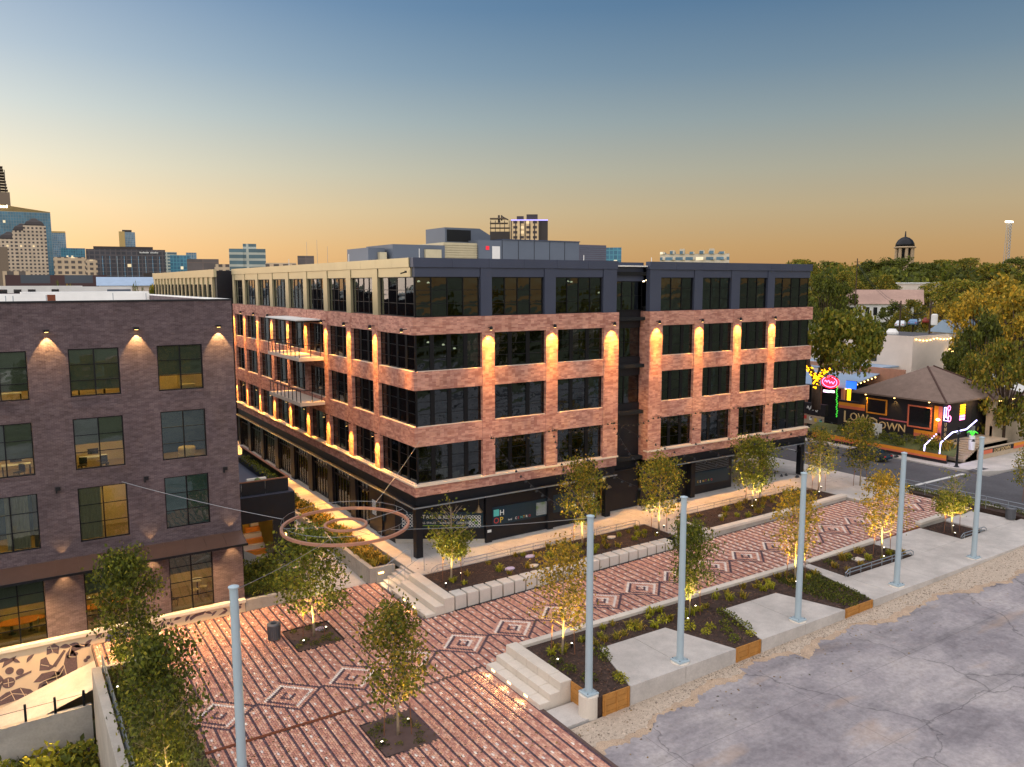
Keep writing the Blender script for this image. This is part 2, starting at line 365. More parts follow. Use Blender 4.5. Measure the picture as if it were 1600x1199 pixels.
# ---- far ground, one sheet to the horizon
def axis(lo, hi, near, step, far):
    a = [lo]; 
    x = lo
    while x < hi:
        d = max(0, abs(x)-near); x += step+d*.18; a.append(min(x, hi))
    return a
mat('earth', (96,98,70), .95, var=.35, scale=.05, fine=.3)
mat('grass_lawn', (84,88,46), .95, var=.3, scale=.5, fine=.3)
mb = MB(); xs = axis(-4000, 5000, 140, 12, 0); ys = axis(-1500, 5000, 140, 12, 0)
for y in ys:
    for x in xs:
        site = -56 < x < 58 and -90 < y < 120
        mb.v.append((x, y, -6.5 if site else (hill(x, y) if x > 40 else -.6)))
nx = len(xs)
mb.f = [(j*nx+i, j*nx+i+1, (j+1)*nx+i+1, (j+1)*nx+i) for j in range(len(ys)-1) for i in range(nx-1)]
struct('ground', mb, 'earth')
# ---- old concrete lot and gravel strip in front
def lotmat():
    m, t, b = newmat('old_lot'); b.inputs['Roughness'].default_value = .85
    co = N(t, 'ShaderNodeTexCoord')
    n1 = N(t, 'ShaderNodeTexNoise'); n1.inputs['Scale'].default_value = .22; n1.inputs['Detail'].default_value = 9; n1.inputs['Roughness'].default_value = .65; n1.inputs['Distortion'].default_value = .4
    t.links.new(co.outputs['Object'], n1.inputs[0])
    r1 = ramp(t, [(.28, srgb(114,107,110)), (.45, srgb(144,137,138)), (.6, srgb(166,158,156)), (.8, srgb(188,177,168))]); t.links.new(n1.outputs[0], r1.inputs[0])
    n2 = N(t, 'ShaderNodeTexNoise'); n2.inputs['Scale'].default_value = 4; n2.inputs['Detail'].default_value = 8; n2.inputs['Roughness'].default_value = .7; t.links.new(co.outputs['Object'], n2.inputs[0])
    r2 = ramp(t, [(.3, (.74,)*3+(1,)), (.7, (1.16,)*3+(1,))]); t.links.new(n2.outputs[0], r2.inputs[0])
    mu = N(t, 'ShaderNodeMix', data_type='RGBA', blend_type='MULTIPLY'); mu.inputs[0].default_value = 1
    t.links.new(r1.outputs[0], mu.inputs[6]); t.links.new(r2.outputs[0], mu.inputs[7])
    # dusty ochre drifts
    n4 = N(t, 'ShaderNodeTexNoise'); n4.inputs['Scale'].default_value = .35; n4.inputs['Detail'].default_value = 7
    mpp = N(t, 'ShaderNodeMapping'); mpp.inputs['Location'].default_value = (31, 7, 0); mpp.inputs['Scale'].default_value = (.5, 1.6, 1); t.links.new(co.outputs['Object'], mpp.inputs[0]); t.links.new(mpp.outputs[0], n4.inputs[0])
    r4 = ramp(t, [(.60, (0, 0, 0, 1)), (.75, (.5,)*3+(1,))]); t.links.new(n4.outputs[0], r4.inputs[0])
    m4 = N(t, 'ShaderNodeMix', data_type='RGBA'); t.links.new(r4.outputs[0], m4.inputs[0]); t.links.new(mu.outputs[2], m4.inputs[6]); m4.inputs[7].default_value = srgb(178,148,118)
    # meandering cracks
    nv = N(t, 'ShaderNodeTexNoise'); nv.inputs['Scale'].default_value = .5; nv.inputs['Detail'].default_value = 5; t.links.new(co.outputs['Object'], nv.inputs[0])
    vm = N(t, 'ShaderNodeVectorMath', operation='MULTIPLY_ADD'); t.links.new(nv.outputs[1], vm.inputs[0]); vm.inputs[1].default_value = (2.6, 2.6, 0); t.links.new(co.outputs['Object'], vm.inputs[2])
    vo = N(t, 'ShaderNodeTexVoronoi', feature='DISTANCE_TO_EDGE'); vo.inputs['Scale'].default_value = .085; t.links.new(vm.outputs[0], vo.inputs[0])
    r5 = ramp(t, [(.0, (.5,)*3+(1,)), (.0022, (.72,)*3+(1,)), (.005, (1, 1, 1, 1))]); t.links.new(vo.outputs['Distance'], r5.inputs[0])
    # saw-cut joints
    br = N(t, 'ShaderNodeTexBrick', offset=0.0); br.inputs['Scale'].default_value = 1; br.inputs['Brick Width'].default_value = 9.2; br.inputs['Row Height'].default_value = 4.6; br.inputs['Mortar Size'].default_value = .025; br.inputs['Mortar Smooth'].default_value = .6
    br.inputs['Color1'].default_value = br.inputs['Color2'].default_value = (1, 1, 1, 1); br.inputs['Mortar'].default_value = (.62,)*3+(1,)
    mp2 = N(t, 'ShaderNodeMapping'); mp2.inputs['Rotation'].default_value = (0, 0, .02); t.links.new(co.outputs['Object'], mp2.inputs[0]); t.links.new(mp2.outputs[0], br.inputs[0])
    m5 = N(t, 'ShaderNodeMix', data_type='RGBA', blend_type='MULTIPLY'); m5.inputs[0].default_value = 1; t.links.new(m4.outputs[2], m5.inputs[6]); t.links.new(r5.outputs[0], m5.inputs[7])
    m6 = N(t, 'ShaderNodeMix', data_type='RGBA', blend_type='MULTIPLY'); m6.inputs[0].default_value = .8; t.links.new(m5.outputs[2], m6.inputs[6]); t.links.new(br.outputs[0], m6.inputs[7])
    n7 = N(t, 'ShaderNodeTexNoise'); n7.inputs['Scale'].default_value = .5; n7.inputs['Detail'].default_value = 6; n7.inputs['Roughness'].default_value = .65
    mp7 = N(t, 'ShaderNodeMapping'); mp7.inputs['Rotation'].default_value = (0, 0, -.35); mp7.inputs['Scale'].default_value = (.25, 1.5, 1); t.links.new(co.outputs['Object'], mp7.inputs[0]); t.links.new(mp7.outputs[0], n7.inputs[0])
    r7 = ramp(t, [(.30, (.70,)*3+(1,)), (.5, (1, 1, 1, 1)), (.72, (1.14, 1.12, 1.10, 1))]); t.links.new(n7.outputs[0], r7.inputs[0])
    m7 = N(t, 'ShaderNodeMix', data_type='RGBA', blend_type='MULTIPLY'); m7.inputs[0].default_value = .9; t.links.new(m6.outputs[2], m7.inputs[6]); t.links.new(r7.outputs[0], m7.inputs[7])
    n8 = N(t, 'ShaderNodeTexVoronoi'); n8.inputs['Scale'].default_value = .7; t.links.new(co.outputs['Object'], n8.inputs[0])
    r8 = ramp(t, [(.02, (.5,)*3+(1,)), (.07, (1, 1, 1, 1))]); t.links.new(n8.outputs['Distance'], r8.inputs[0])
    m8 = N(t, 'ShaderNodeMix', data_type='RGBA', blend_type='MULTIPLY'); m8.inputs[0].default_value = .55; t.links.new(m7.outputs[2], m8.inputs[6]); t.links.new(r8.outputs[0], m8.inputs[7])
    t.links.new(m8.outputs[2], b.inputs['Base Color'])
    bp = N(t, 'ShaderNodeBump'); bp.inputs['Strength'].default_value = .35; bp.inputs['Distance'].default_value = .03; t.links.new(n2.outputs[0], bp.inputs['Height']); t.links.new(bp.outputs[0], b.inputs['Normal'])
lotmat()
mb = MB()
for i in range(-12, 16):
    x0, x1 = i*4, i*4+4
    mb.quad((x0, -95, G(x0)), (x1, -95, G(x1)), (x1, -23.0, G(x1)), (x0, -23.0, G(x0)))
struct('parking_lot', mb, 'old_lot')
# gravel: irregular strip, with real stones scattered over it
mat('gravel', (188,170,150), .95, var=.22, scale=5, fine=.35, bump=.7)
mat('dirt', (176,152,128), .95, var=.22, scale=1.2, fine=.25, bump=.3)
def strip(name, edge, m, dz):
    mb = MB(); k = 0; pts = []
    x = -46
    while x <= 46: pts.append(x); x += .12
    for a, b in zip(pts, pts[1:]):
        mb.quad((a, edge(a), G(a)+dz), (b, edge(b), G(b)+dz), (b, -23.02, G(b)+dz), (a, -23.02, G(a)+dz))
    return struct(name, mb, m)
def wob(x, s): return .5*sin(x*.6+s)+.3*sin(x*1.5+s*2)+.16*sin(x*3.7+s)+.10*sin(x*8.3+s)+.07*sin(x*17.1+s)+.05*sin(x*31+s*3)
ge = lambda x: -23.0-1.0-1.5*smooth(5, -8, x)-1.7*smooth(18, 40, x)-.55*wob(x, 1.3)+(.7 if 8 < x < 12 else 0)
strip('dirt_edge', lambda x: min(-23.15, ge(x)-.45-.35*wob(x*1.3, 4)), 'dirt', .006)
strip('gravel_strip', lambda x: min(-23.1, ge(x)), 'gravel', .012)
r_ = random.Random(3); mb = MB()
for i in range(5200):
    x = r_.uniform(-14, 45); y = r_.uniform(ge(x), -23.1); s = r_.uniform(.018, .05)*(1.7 if r_.random() < .05 else 1); z = G(x)+.012
    g = r_.uniform(.55, 1.05); c = srgb(196*g, 178*g, 158*g)
    q = [(x+s*cos(a+r_.random())*r_.uniform(.7, 1.2), y+s*sin(a+r_.random())*r_.uniform(.7, 1.2), z) for a in (0, 1.57, 3.14, 4.71)]
    mb.add(q+[(x, y, z+s*.8)], [(0, 1, 4), (1, 2, 4), (2, 3, 4), (3, 0, 4)], c)
struct('gravel_stones', mb, 'pavers', 'stuff')

# ================================================================== brick plaza
mat('paver_bed', (92,72,66), .9, var=.2)
plaza = tag(link('plaza', None), kind='structure')
def slabstrip(mb, x0, x1, y0, y1, z, th=.3, step=2.0):
    x = x0
    while x < x1-1e-6:
        b = min(x+step, x1)
        mb.prism([(x, y0), (b, y0), (b, y1), (x, y1)], lambda X, Y: z(X)-th, lambda X, Y: z(X)); x = b
mb = MB()
mb.box(-18.3, -3.3, -30, .15, -1.6, -1.262)
mb.box(-21.55, -18.3, -4.0, .15, -1.6, -1.262)
mb.prism([(-12, -30), (-3.2, -30), (-3.2, -16), (-12, -16)], lambda x, y: -1.6, lambda x, y: P(x)-.012)
mb.prism([(-12, -16), (46.6, -16), (46.6, -7.7), (-12, -7.7)], lambda x, y: P(x)-.5, lambda x, y: P(x)-.012)
part('paver_bed', mb, 'paver_bed', plaza)
pits = [(-11.4, -8.5, -7.6, -4.3), (-11.45, -8.75, -20.2, -17.0)]
c_ = 3.5/30
def pav_in(x, y):
    for a, b, c, d in pits:
        if a < x < b and c < y < d: return False
    if -15.45 < y < -15.22 and x < -3.4: return False
    if x < -18.3 and not (-21.5 < x and y > -4.0): return False
    if y > .1: return False
    if x < -3.4: return True if (y < -.1 or x < -8) else y < -.1
    if x < -1.9 and -30 < y < -21.0: return y < -22.3-(x+3.7)*3 and x < -3.4
    return -16 < y < -8.0 and x < 46.5
r_ = random.Random(5)
red = [srgb(200,146,124), srgb(188,132,112), srgb(212,160,134), srgb(196,144,126), srgb(218,170,146), srgb(178,124,108)]
drk = [srgb(84,64,72), srgb(96,74,80), srgb(76,60,68)]
wht = [srgb(232,214,200), srgb(222,206,196), srgb(240,224,208)]
def pavcol(i, j, x, y):
    k = round((x+16.9)/3.5); dx = abs(x+16.9-3.5*k); dy = abs(y+12.25)
    s = dx+dy; rich = x > -5
    if s < 1.80 and -20 < x < 45.5:
        if s > 1.60: return r_.choice(drk)
        if s > 1.36: return r_.choice(red)
        if s > 1.16: return r_.choice(wht)
        if s > 1.02: return r_.choice(drk)
        if s > .62: return r_.choice(red)
        if s > .46: return r_.choice(wht) if rich else r_.choice(red)
        if s > .26: return r_.choice(drk)
        return r_.choice(wht) if s < .13 else (r_.choice(red))
    m = i % 5
    if m == 0: return r_.choice(drk)
    if x > 20 and m == 3 and j % 3 != 0: return r_.choice(wht)
    if m == 2+(0) and (j+2*((i//5) % 2)) % 3 == 0:
        return r_.choice(wht) if (sin(x*1.7)+sin(y*1.1+x*.6)+r_.uniform(-1.2, 1.2)) > -.3 else r_.choice(red)
    return r_.choice(red)
vs = []; cols = []
i0 = int(-21.6/c_)-1
for i in range(i0, int(46.6/c_)+1):
    x0 = i*c_; ph = (i*7) % 2
    y = -30.0-ph*c_; j = 0
    while y < .1:
        L = 2*c_; xc, yc = x0+c_/2, y+L/2
        if pav_in(xc, yc):
            z = P(xc)+r_.uniform(-.003, .003); g = .004; 
            a, b, c, d = x0+g, x0+c_-g, y+g, y+L-g
            vs.append((a, b, c, d, z, P(a)-P(xc), P(b)-P(xc))); cols.append(pavcol(i, j, xc, yc))
        y += L; j += 1
n = len(vs); A = np.array(vs); vv = np.zeros((n, 8, 3))
for k, (ix, iy, top) in enumerate([(0,2,0),(1,2,0),(1,3,0),(0,3,0),(0,2,1),(1,2,1),(1,3,1),(0,3,1)]):
    vv[:, k, 0] = A[:, ix]; vv[:, k, 1] = A[:, iy]; vv[:, k, 2] = A[:, 4]+A[:, 5+ix]-(0 if top else .02)
fq = np.array([(4,5,6,7),(0,1,5,4),(1,2,6,5),(2,3,7,6),(3,0,4,7)])
ff = (fq[None]+(np.arange(n)*8)[:, None, None]).reshape(-1, 4)
me = bpy.data.meshes.new('paver_bricks'); me.vertices.add(n*8); me.vertices.foreach_set('co', vv.ravel())
me.loops.add(len(ff)*4); me.loops.foreach_set('vertex_index', ff.ravel().astype(np.int32)); me.polygons.add(len(ff)); me.polygons.foreach_set('loop_start', np.arange(0, len(ff)*4, 4, dtype=np.int32))
me.update(calc_edges=True)
at = me.attributes.new('Col', 'FLOAT_COLOR', 'FACE'); at.data.foreach_set('color', np.repeat(np.array(cols, dtype=np.float32), 5, axis=0).ravel())
me.materials.append(MT['pavers'])
tag(link('paver_bricks', me, plaza), 'patterned red, dark and white brick pavers laid in stripes and diamonds', kind='stuff')
# rusty steel edging strips let into the paving
mb = MB(); mb.box(-18.3, -3.4, -15.44, -15.23, -1.5, -1.235); part('steel_strip', mb, 'corten', plaza)
mb = MB(); slabstrip(mb, 31.6, 38.1, -16.2, -16.02, lambda x: P(x)+.02, .4); part('steel_strip', mb, 'corten', plaza)
mb = MB(); slabstrip(mb, -1.1, 19.4, -8.0, -7.86, lambda x: P(x)+.01, .3); part('steel_strip', mb, 'black_metal', plaza)
# tree pits
def pit(a, b, c, d, label):
    t = thing('tree_pit', label, 'tree pit', ((a+b)/2, (c+d)/2, -1.25), group='square tree pits in the paving')
    m = MB(); w = .05
    for q in ((a, b, c, c+w), (a, b, d-w, d), (a, a+w, c+w, d-w), (b-w, b, c+w, d-w)): m.box(*q, -1.5, -1.22)
    part('steel_edge', m, 'black_metal', t)
    m = MB(); n_ = 12; r2 = random.Random(int(c*10))
    for u in range(n_):
        for v in range(n_):
            f = lambda p, q: (a+w+(b-a-2*w)*p/n_, c+w+(d-c-2*w)*q/n_, -1.34+.07*sin(p*1.7+q)+.04*sin(q*2.3))
            m.quad(f(u, v), f(u+1, v), f(u+1, v+1), f(u, v+1))
    part('mulch', m, 'mulch', t)
pit(*pits[0], 'square mulched tree pit beside the ribbed litter bin')
pit(*pits[1], 'square mulched tree pit near the rusty steel strip')

# ================================================================== concrete walk beside the building
walk = tag(link('walkway', None), kind='structure')
def slabs(parent, x0, x1, y0, y1, z, nx, ny, m='concrete', gap=.012, th=.25, skip=None):
    for i in range(nx):
        for j in range(ny):
            a, b = x0+(x1-x0)*i/nx, x0+(x1-x0)*(i+1)/nx; c, d = y0+(y1-y0)*j/ny, y0+(y1-y0)*(j+1)/ny
            if skip and skip((a+b)/2, (c+d)/2): continue
            mb = MB(); mb.prism([(a+gap, c+gap), (b-gap, c+gap), (b-gap, d-gap), (a+gap, d-gap)], lambda X, Y: z(X)-th, lambda X, Y: z(X)); part('slab', mb, m, parent)
mb = MB(); slabstrip(mb, -1.4, 47.4, -3.2, 9.0, lambda x: Wk(x)-.03, .4, 6); part('walk_base', mb, 'concrete_wall', walk)
slabs(walk, -1.4, 47.4, -3.2, 1.2, Wk, 20, 1)
slabs(walk, -1.4, 5.6, 1.2, 5.2, Wk, 2, 2)
slabs(walk, 34.0, 47.4, 1.2, 8.9, Wk, 5, 3)
slabs(walk, -1.9, .35, 5.2, 60, lambda x: 0, 1, 16)
mb = MB(); mb.box(-1.9, .35, 5.2, 60, -.8, -.03); part('walk_base', mb, 'concrete_wall', walk)
slabs(walk, 19.5, 23.0, -7.9, -3.2, lambda x: Wk(x)-.02, 1, 2)
mb = MB(); mb.box(19.5, 23, -7.85, -3.2, -.6, Wk(19)-.06); part('walk_base', mb, 'concrete_wall', walk)
slabs(walk, 40.4, 47.4, -9.5, -3.2, lambda x: Wk(x)-.01, 3, 3)
mb = MB(); mb.prism([(40.4, -9.6), (47.4, -9.6), (47.4, -3.2), (40.4, -3.2)], lambda x, y: -.6, lambda x, y: Wk(x)-.04); part('walk_base', mb, 'concrete_wall', walk)
# ================================================================== planting beds (soil)
def bed(name, poly, z, label, parent=None):
    mb = MB(); mb.prism(poly, lambda x, y: z(x)-1.1, lambda x, y: z(x)); return struct(name, mb, 'mulch')
bed('planting_bed', [(-1.15, -6.86), (19.5, -6.86), (19.5, -3.22), (-1.15, -3.22)], lambda x: Wk(x)-.05, '')
bed('planting_bed', [(23.0, -7.2), (40.3, -7.2), (40.3, -4.2), (38.2, -3.22), (23.0, -3.22)], lambda x: Wk(x)-.03, '')
bed('planting_bed', [(-1.45, -22.95), (22.6, -22.95), (22.6, -16.4), (-1.45, -16.4)], lambda x: -.06, '')
bed('planting_bed', [(23.4, -19.5), (31.3, -19.5), (31.3, -16.4), (23.4, -16.4)], lambda x: .03, '')
bed('planting_bed', [(38.1, -19.5), (41.7, -19.2), (41.7, -16.2), (38.1, -16.2)], lambda x: .05, '')
bed('planting_bed', [(-21.5, -26), (-18.32, -26), (-18.32, -4.2), (-21.5, -4.2)], lambda x: -1.12, '')
bed('planting_bed', [(-12.3, .5), (-8.2, .5), (-8.2, 7), (-12.3, 7)], lambda x: -.65, '')
bed('planting_bed', [(-3.5, .1), (-1.9, .1), (-1.9, 48), (-3.5, 48)], lambda x: -.08, '')
bed('planting_bed', [(-48, -40), (-22.1, -40), (-22.1, -3.7), (-48, -3.7)], lambda x: -5.6, '')
# ================================================================== pole terrace
ter = tag(link('terrace', None), kind='structure')
def pad(poly, z0, z1):
    mb = MB(); mb.prism(poly, z0, z1); part('slab', mb, 'concrete', ter)
for k in (0, 9.85):
    # tapered pads, each cut in two by a joint
    pad([(2.1+k, -18.85), (4.55+k, -18.85), (4.55+k, -23.05), (.68+k, -23.05)], -1.6, 0.0)
    pad([(4.575+k, -18.85), (7.05+k, -18.85), (8.4+k, -23.05), (4.575+k, -23.05)], -1.6, 0.0)
zt = lambda x: .0 if x < 30 else .012*(x-30)
def tslab(poly): 
    mb = MB(); mb.prism(poly, lambda x, y: -1.2, lambda x, y: zt(x)); part('slab', mb, 'concrete', ter)
tslab([(22.75, -16.5), (23.38, -16.5), (23.38, -19.6), (23.38, -23.05), (21.2, -23.05)])
tslab([(23.4, -19.65), (28.2, -19.65), (28.2, -23.05), (23.4, -23.05)])
tslab([(28.22, -19.65), (33.0, -19.65), (33.0, -23.05), (28.22, -23.05)])
tslab([(31.35, -16.2), (33.0, -16.2), (33.0, -19.63), (31.35, -19.63)])
tslab([(33.02, -16.2), (38.05, -16.2), (38.05, -19.63), (33.02, -19.63)])
tslab([(33.02, -19.65), (38.05, -19.65), (38.05, -23.05), (33.02, -23.05)])
tslab([(38.07, -19.65), (43.0, -19.65), (43.0, -23.05), (38.07, -23.05)])
tslab([(41.75, -16.0), (46.6, -16.0), (46.6, -19.63), (41.75, -19.63)])
tslab([(43.02, -19.65), (47.4, -19.65), (47.4, -23.3), (43.02, -23.05)])
# landing slab below the near steps
mb = MB(); mb.prism([(-3.3, -21.15), (-1.5, -21.15), (-1.5, -22.9), (-3.35, -22.9)], -1.6, -1.03); part('slab', mb, 'concrete', ter)
# timber boards along the beds where the retaining wall is unfinished
def boards(x0, x1, y, label, n=4, along='x', z1=.03):
    t = thing('timber_edging', label, 'edging', ((x0+x1)/2 if along == 'x' else x0, y if along == 'x' else (y+x1)/2, -.6), group='timber boards holding the beds')
    z0 = G(x0)-.1; h = (z1-z0)/n
    for k in range(n):
        m = MB(); jit = rnd.uniform(-.008, .008)
        if along == 'x': m.box(x0, x1, y-.06+jit, y+jit, z0+k*h+.01, z0+(k+1)*h-.01)
        else: m.box(x0-.03+jit, x0+.03+jit, y, x1, z0+k*h+.01, z0+(k+1)*h-.01)
        part('board', m, 'wood', t)
    xs_ = [x0+.12, (x0+x1)/2, x1-.12] if along == 'x' else []
    for xx in xs_:
        m = MB(); m.box(xx-.04, xx+.04, y-.10, y-.061, z0, z1-.02); part('stake', m, 'wood', t)
boards(-1.07, .66, -22.98, 'timber boards right of the stone plinth of the light pole')
boards(8.42, 10.5, -22.98, 'timber boards between the two tapered concrete pads', 3)
boards(18.3, 21.15, -22.98, 'timber boards closest to the big concrete slab', 3)
boards(-1.5, -22.2, -20.95+.0, 'timber boards between near steps and stone plinth', 4, 'y') if False else None
t_ = thing('timber_edging', 'timber boards between the near steps and the stone plinth', 'edging', (-1.5, -21.7, -.6), group='timber boards holding the beds')
for k in range(4):
    m = MB(); m.box(-1.53, -1.47, -22.2, -20.98, -1.1+k*.28+.01, -1.1+(k+1)*.28-.01); part('board', m, 'wood', t_)
# coping wall south of the paseo: real stones on a wall
def coping(x0, x1, y0, y1, top, label, st=1.15):
    t = thing('coping_wall', label, 'wall', ((x0+x1)/2, (y0+y1)/2, -1), group='stone topped walls along the paseo')
    m = MB(); slabstrip(m, x0, x1, y0+.05, y1-.05, lambda x: top(x)-.2, 1.2, 3); part('wall', m, 'concrete_wall', t)
    n = max(1, round((x1-x0)/st)); L = (x1-x0)/n
    for i in range(n):
        a, b = x0+i*L+.011, x0+(i+1)*L-.011
        m = MB(); m.prism([(a, y0), (b, y0), (b, y1), (a, y1)], lambda x, y: top(x)-.2, lambda x, y: top(x)); part('coping_stone', m, 'limestone', t)
coping(-1.45, 22.6, -16.45, -16.0, lambda x: max(.12, P(x)+.35), 'long stone coping wall between paseo and pole terrace')
coping(23.5, 31.5, -16.5, -16.02, lambda x: P(x)+.36, 'stone coping wall in front of the railed bed')
coping(38.2, 41.7, -16.2, -15.7, lambda x: P(x)+.34, 'short stone coping wall at the far end of terrace')
coping(23.0, 40.3, -7.85, -7.25, lambda x: max(P(x)+.5, Wk(x)+.08), 'stone coping wall below the far building bed', 2.3)
# row of concrete cube seats
ORD = 'first second third fourth fifth sixth seventh eighth ninth tenth eleventh twelfth thirteenth fourteenth fifteenth sixteenth seventeenth eighteenth nineteenth twentieth twenty-first twenty-second twenty-third'.split()
k = 0; x = -1.06; ns = int((19.4+1.06)/.93)
for k in range(ns):
    a = -1.06+k*.93; m = MB(); m.bbox(-.405, .405, -.48, .48, P(a+.43)-.1, .02+Wk(a), .04)
    lab = ('concrete cube seat next to the wide steps, first of the row' if k == 0 else 'concrete cube seat at the far end of the row' if k == ns-1 else '%s concrete cube seat counted from the wide steps' % ORD[k])
    o = solo('cube_seat', m, 'concrete_block', lab, 'seat', 'concrete cube seats beside the paseo', (a+.43, -7.36, 0))
mb = MB(); slabstrip(mb, -1.1, 19.45, -6.9, -6.865, lambda x: Wk(x)-.03, 1.2, 4); struct('seat_gap_shade', mb, 'black_metal')  # dark strip behind the seats, shade in their gaps put into its colour
# ================================================================== wide steps
def seat_steps(label, x_edges, y0, y1, levels, L, far_stair=None):
    t = thing('seat_steps', label, 'steps', (x_edges[0], (y0+y1)/2, -1.25))
    n = max(1, round((y1-y0)/L)); d = (y1-y0)/n
    for a, b, z in zip(x_edges, x_edges[1:], levels):
        for k in range(n):
            m = MB(); m.bbox(a+.003, b-.003+.0, y0+k*d+.012, y0+(k+1)*d-.012, -1.5, z+rnd.uniform(-.008, .008), .025); part('step_block', m, 'limestone', t)
    return t
zS = P(-3)
sN = seat_steps('broad concrete seat steps rising to the building walk', [-3.25, -2.55, -1.9, -1.15], -7.9, -2.6, [-.78, -.40, .02], 2.7)
# narrow stair north of the seats, six risers
for k in range(6):
    m = MB(); m.box(-3.25+k*.34, -1.15, -2.58, -.32, -1.4 if k == 0 else -1.05+k*.18-.2, -1.05+(k)*.18+.0); part('step', m, 'concrete', sN)
sS = seat_steps('broad stone seat steps on the pole terrace side', [-3.45, -2.8, -2.15, -1.45], -20.95, -15.75, [-.72, -.36, .08], 1.05)
# step lights set in the risers
def steplight(t, x, y, z, e=85):
    m = MB(); m.box(x-.012, x+.004, y-.16, y+.16, z-.045, z+.045); part('step_light', m, 'lamp_on', t)
    spot('step_glow', t, (x-.10, y, z+.03), (x-2.2, y, z-.35), e, 150, .9, (1, .62, .26), .12)
for y in (-4.7, -6.2): steplight(sN, -3.25, y, -.84)
for y in (-16.5, -18.1, -19.7): steplight(sS, -3.45, y, -.80, 95)
m = MB(); m.box(-3.2, -2.8, -.335, -.31, -.42, -.32); part('step_light', m, 'lamp_on', sN); spot('step_glow', sN, (-3.0, -.45, -.36), (-3.6, -2.2, -1.0), 110, 150, .7, (1, .66, .3), .1)
# handrails of the narrow stair
for y, lab in ((-2.62, 'thin steel handrail between seat steps and narrow stair'), (-.55, 'thin steel handrail by the planter wall of the narrow stair')):
    t = thing('handrail', lab, 'handrail', (-2.2, y, 0), group='stair handrails')
    m = MB(); m.tube([(-3.45, y, -1.0), (-3.45, y, -.12), (-3.3, y, -.08), (-1.15, y, 1.0), (-.7, y, 1.0), (-.7, y, .02)], .022, 6); part('rail', m, 'galv', t)
    m = MB(); m.tube([(-2.2, y, -.6), (-2.2, y, .46)], .018, 6); part('post', m, 'galv', t)
# planter wall of the alley with the narrow stair's end
t = thing('planter_wall', 'board marked concrete planter wall along the alley ramp', 'wall', (-3.7, 20, -1))
m = MB(); m.box(-3.85, -3.5, -.3, 48, -1.5, .08); part('wall', m, 'concrete_wall', t)
m = MB(); m.box(-3.498, -1.9, -.3, -.0, -1.5, .04); part('wall', m, 'concrete_wall', t)
for k in range(40):
    m = MB(); y = -.05+k*.5; m.box(-3.862, -3.851, y, y+.03, -1.25, .0); part('board_joint', m, 'concrete_wall', t) if k < 24 else None
# ramp of the alley
mb = MB()
for k in range(8):
    y0, y1 = -.1+k*6, -.1+(k+1)*6; f = lambda y: -1.25+.045*max(0, min(y, 28))
    mb.add([(-8.2, y0, f(y0)), (-3.85, y0, f(y0)), (-3.85, y1, f(y1)), (-8.2, y1, f(y1))], [(0, 1, 2, 3)])
struct('alley_ramp', mb, 'concrete')
t = thing('low_wall', 'low concrete wall between plaza and dark green bed', 'wall', (-10.3, .3, -1.2))
for k in range(4):
    m = MB(); m.box(-12.42+k*1.06, -12.42+(k+1)*1.06-.012, .15, .48, -1.5, -.52); part('wall_panel', m, 'concrete_wall', t)
m = MB(); m.box(-8.5, -8.18, .49, 7, -1.5, -.52); part('wall_panel', m, 'concrete_wall', t)
# ================================================================== sunken corner at the left
t = thing('retaining_wall', 'tall retaining wall with rail at left of the plaza bed', 'wall', (-21.75, -14, -3))
for k in range(12):
    y1 = -5.2-k*1.8; m = MB(); m.bbox(-21.98, -21.54, y1-1.79, y1, -6, -.35+k*.03, .02); part('wall_panel', m, 'concrete_wall', t)
t = thing('bed_curb', 'low concrete curb along the top of the left tree bed', 'curb', (-19.9, -4.1, -1.1))
m = MB(); m.bbox(-21.5, -17.9, -4.2, -3.95, -1.5, -.92, .02); part('curb', m, 'concrete_wall', t)
t = thing('bed_railing', 'steel railing standing on the left retaining wall bed', 'railing', (-21.35, -14, -1))
for k in range(14):
    y = -4.4-k*1.5; m = MB(); m.box(-21.40, -21.30, y-.03, y+.03, -1.2, -.1+.0); part('post', m, 'galv', t)
for z in (-.12, -.42, -.72):
    m = MB(); m.box(-21.37, -21.33, -25.4, -4.4, z-.03, z+.03); part('bar', m, 'galv', t)
mb = MB()
for k in range(6):
    x0 = -18.3-k*1.6; x1 = x0-1.6; f = lambda x: -1.27 if x > -18.4 else -1.27-.33*(-18.4-x)
    mb.add([(x1, -3.4, f(x1)), (x0, -3.4, f(x0)), (x0, .2, f(x0)), (x1, .2, f(x1))], [(0, 1, 2, 3)]) if x1 < -21.4 else None
for k in range(10):
    x0 = -27.9-k*2; mb.add([(x0-2, -3.4, -4.5), (x0, -3.4, -4.5), (x0, .2, -4.5), (x0-2, .2, -4.5)], [(0, 1, 2, 3)])
struct('sunken_ramp', mb, 'concrete')
t = thing('ramp_wall', 'stained concrete wall with posts below the mural ramp', 'wall', (-26, -3.55, -4))
m = MB(); m.prism([(-22.0, -3.7), (-30, -3.7), (-30, -3.4), (-22, -3.4)], lambda x, y: -7, lambda x, y: -3.15-.02*(-22-x)); part('wall', m, 'concrete_wall', t)
for x in (-22.35, -23.75, -25.15, -26.55, -27.95):
    m = MB(); m.box(x-.06, x+.06, -3.60, -3.50, -3.3, -2.25); part('post', m, 'black_metal', t)
m = MB(); m.tube([(-22.0, -3.55, -2.45), (-30, -3.55, -2.6)], .012, 5); part('cable', m, 'black_metal', t)

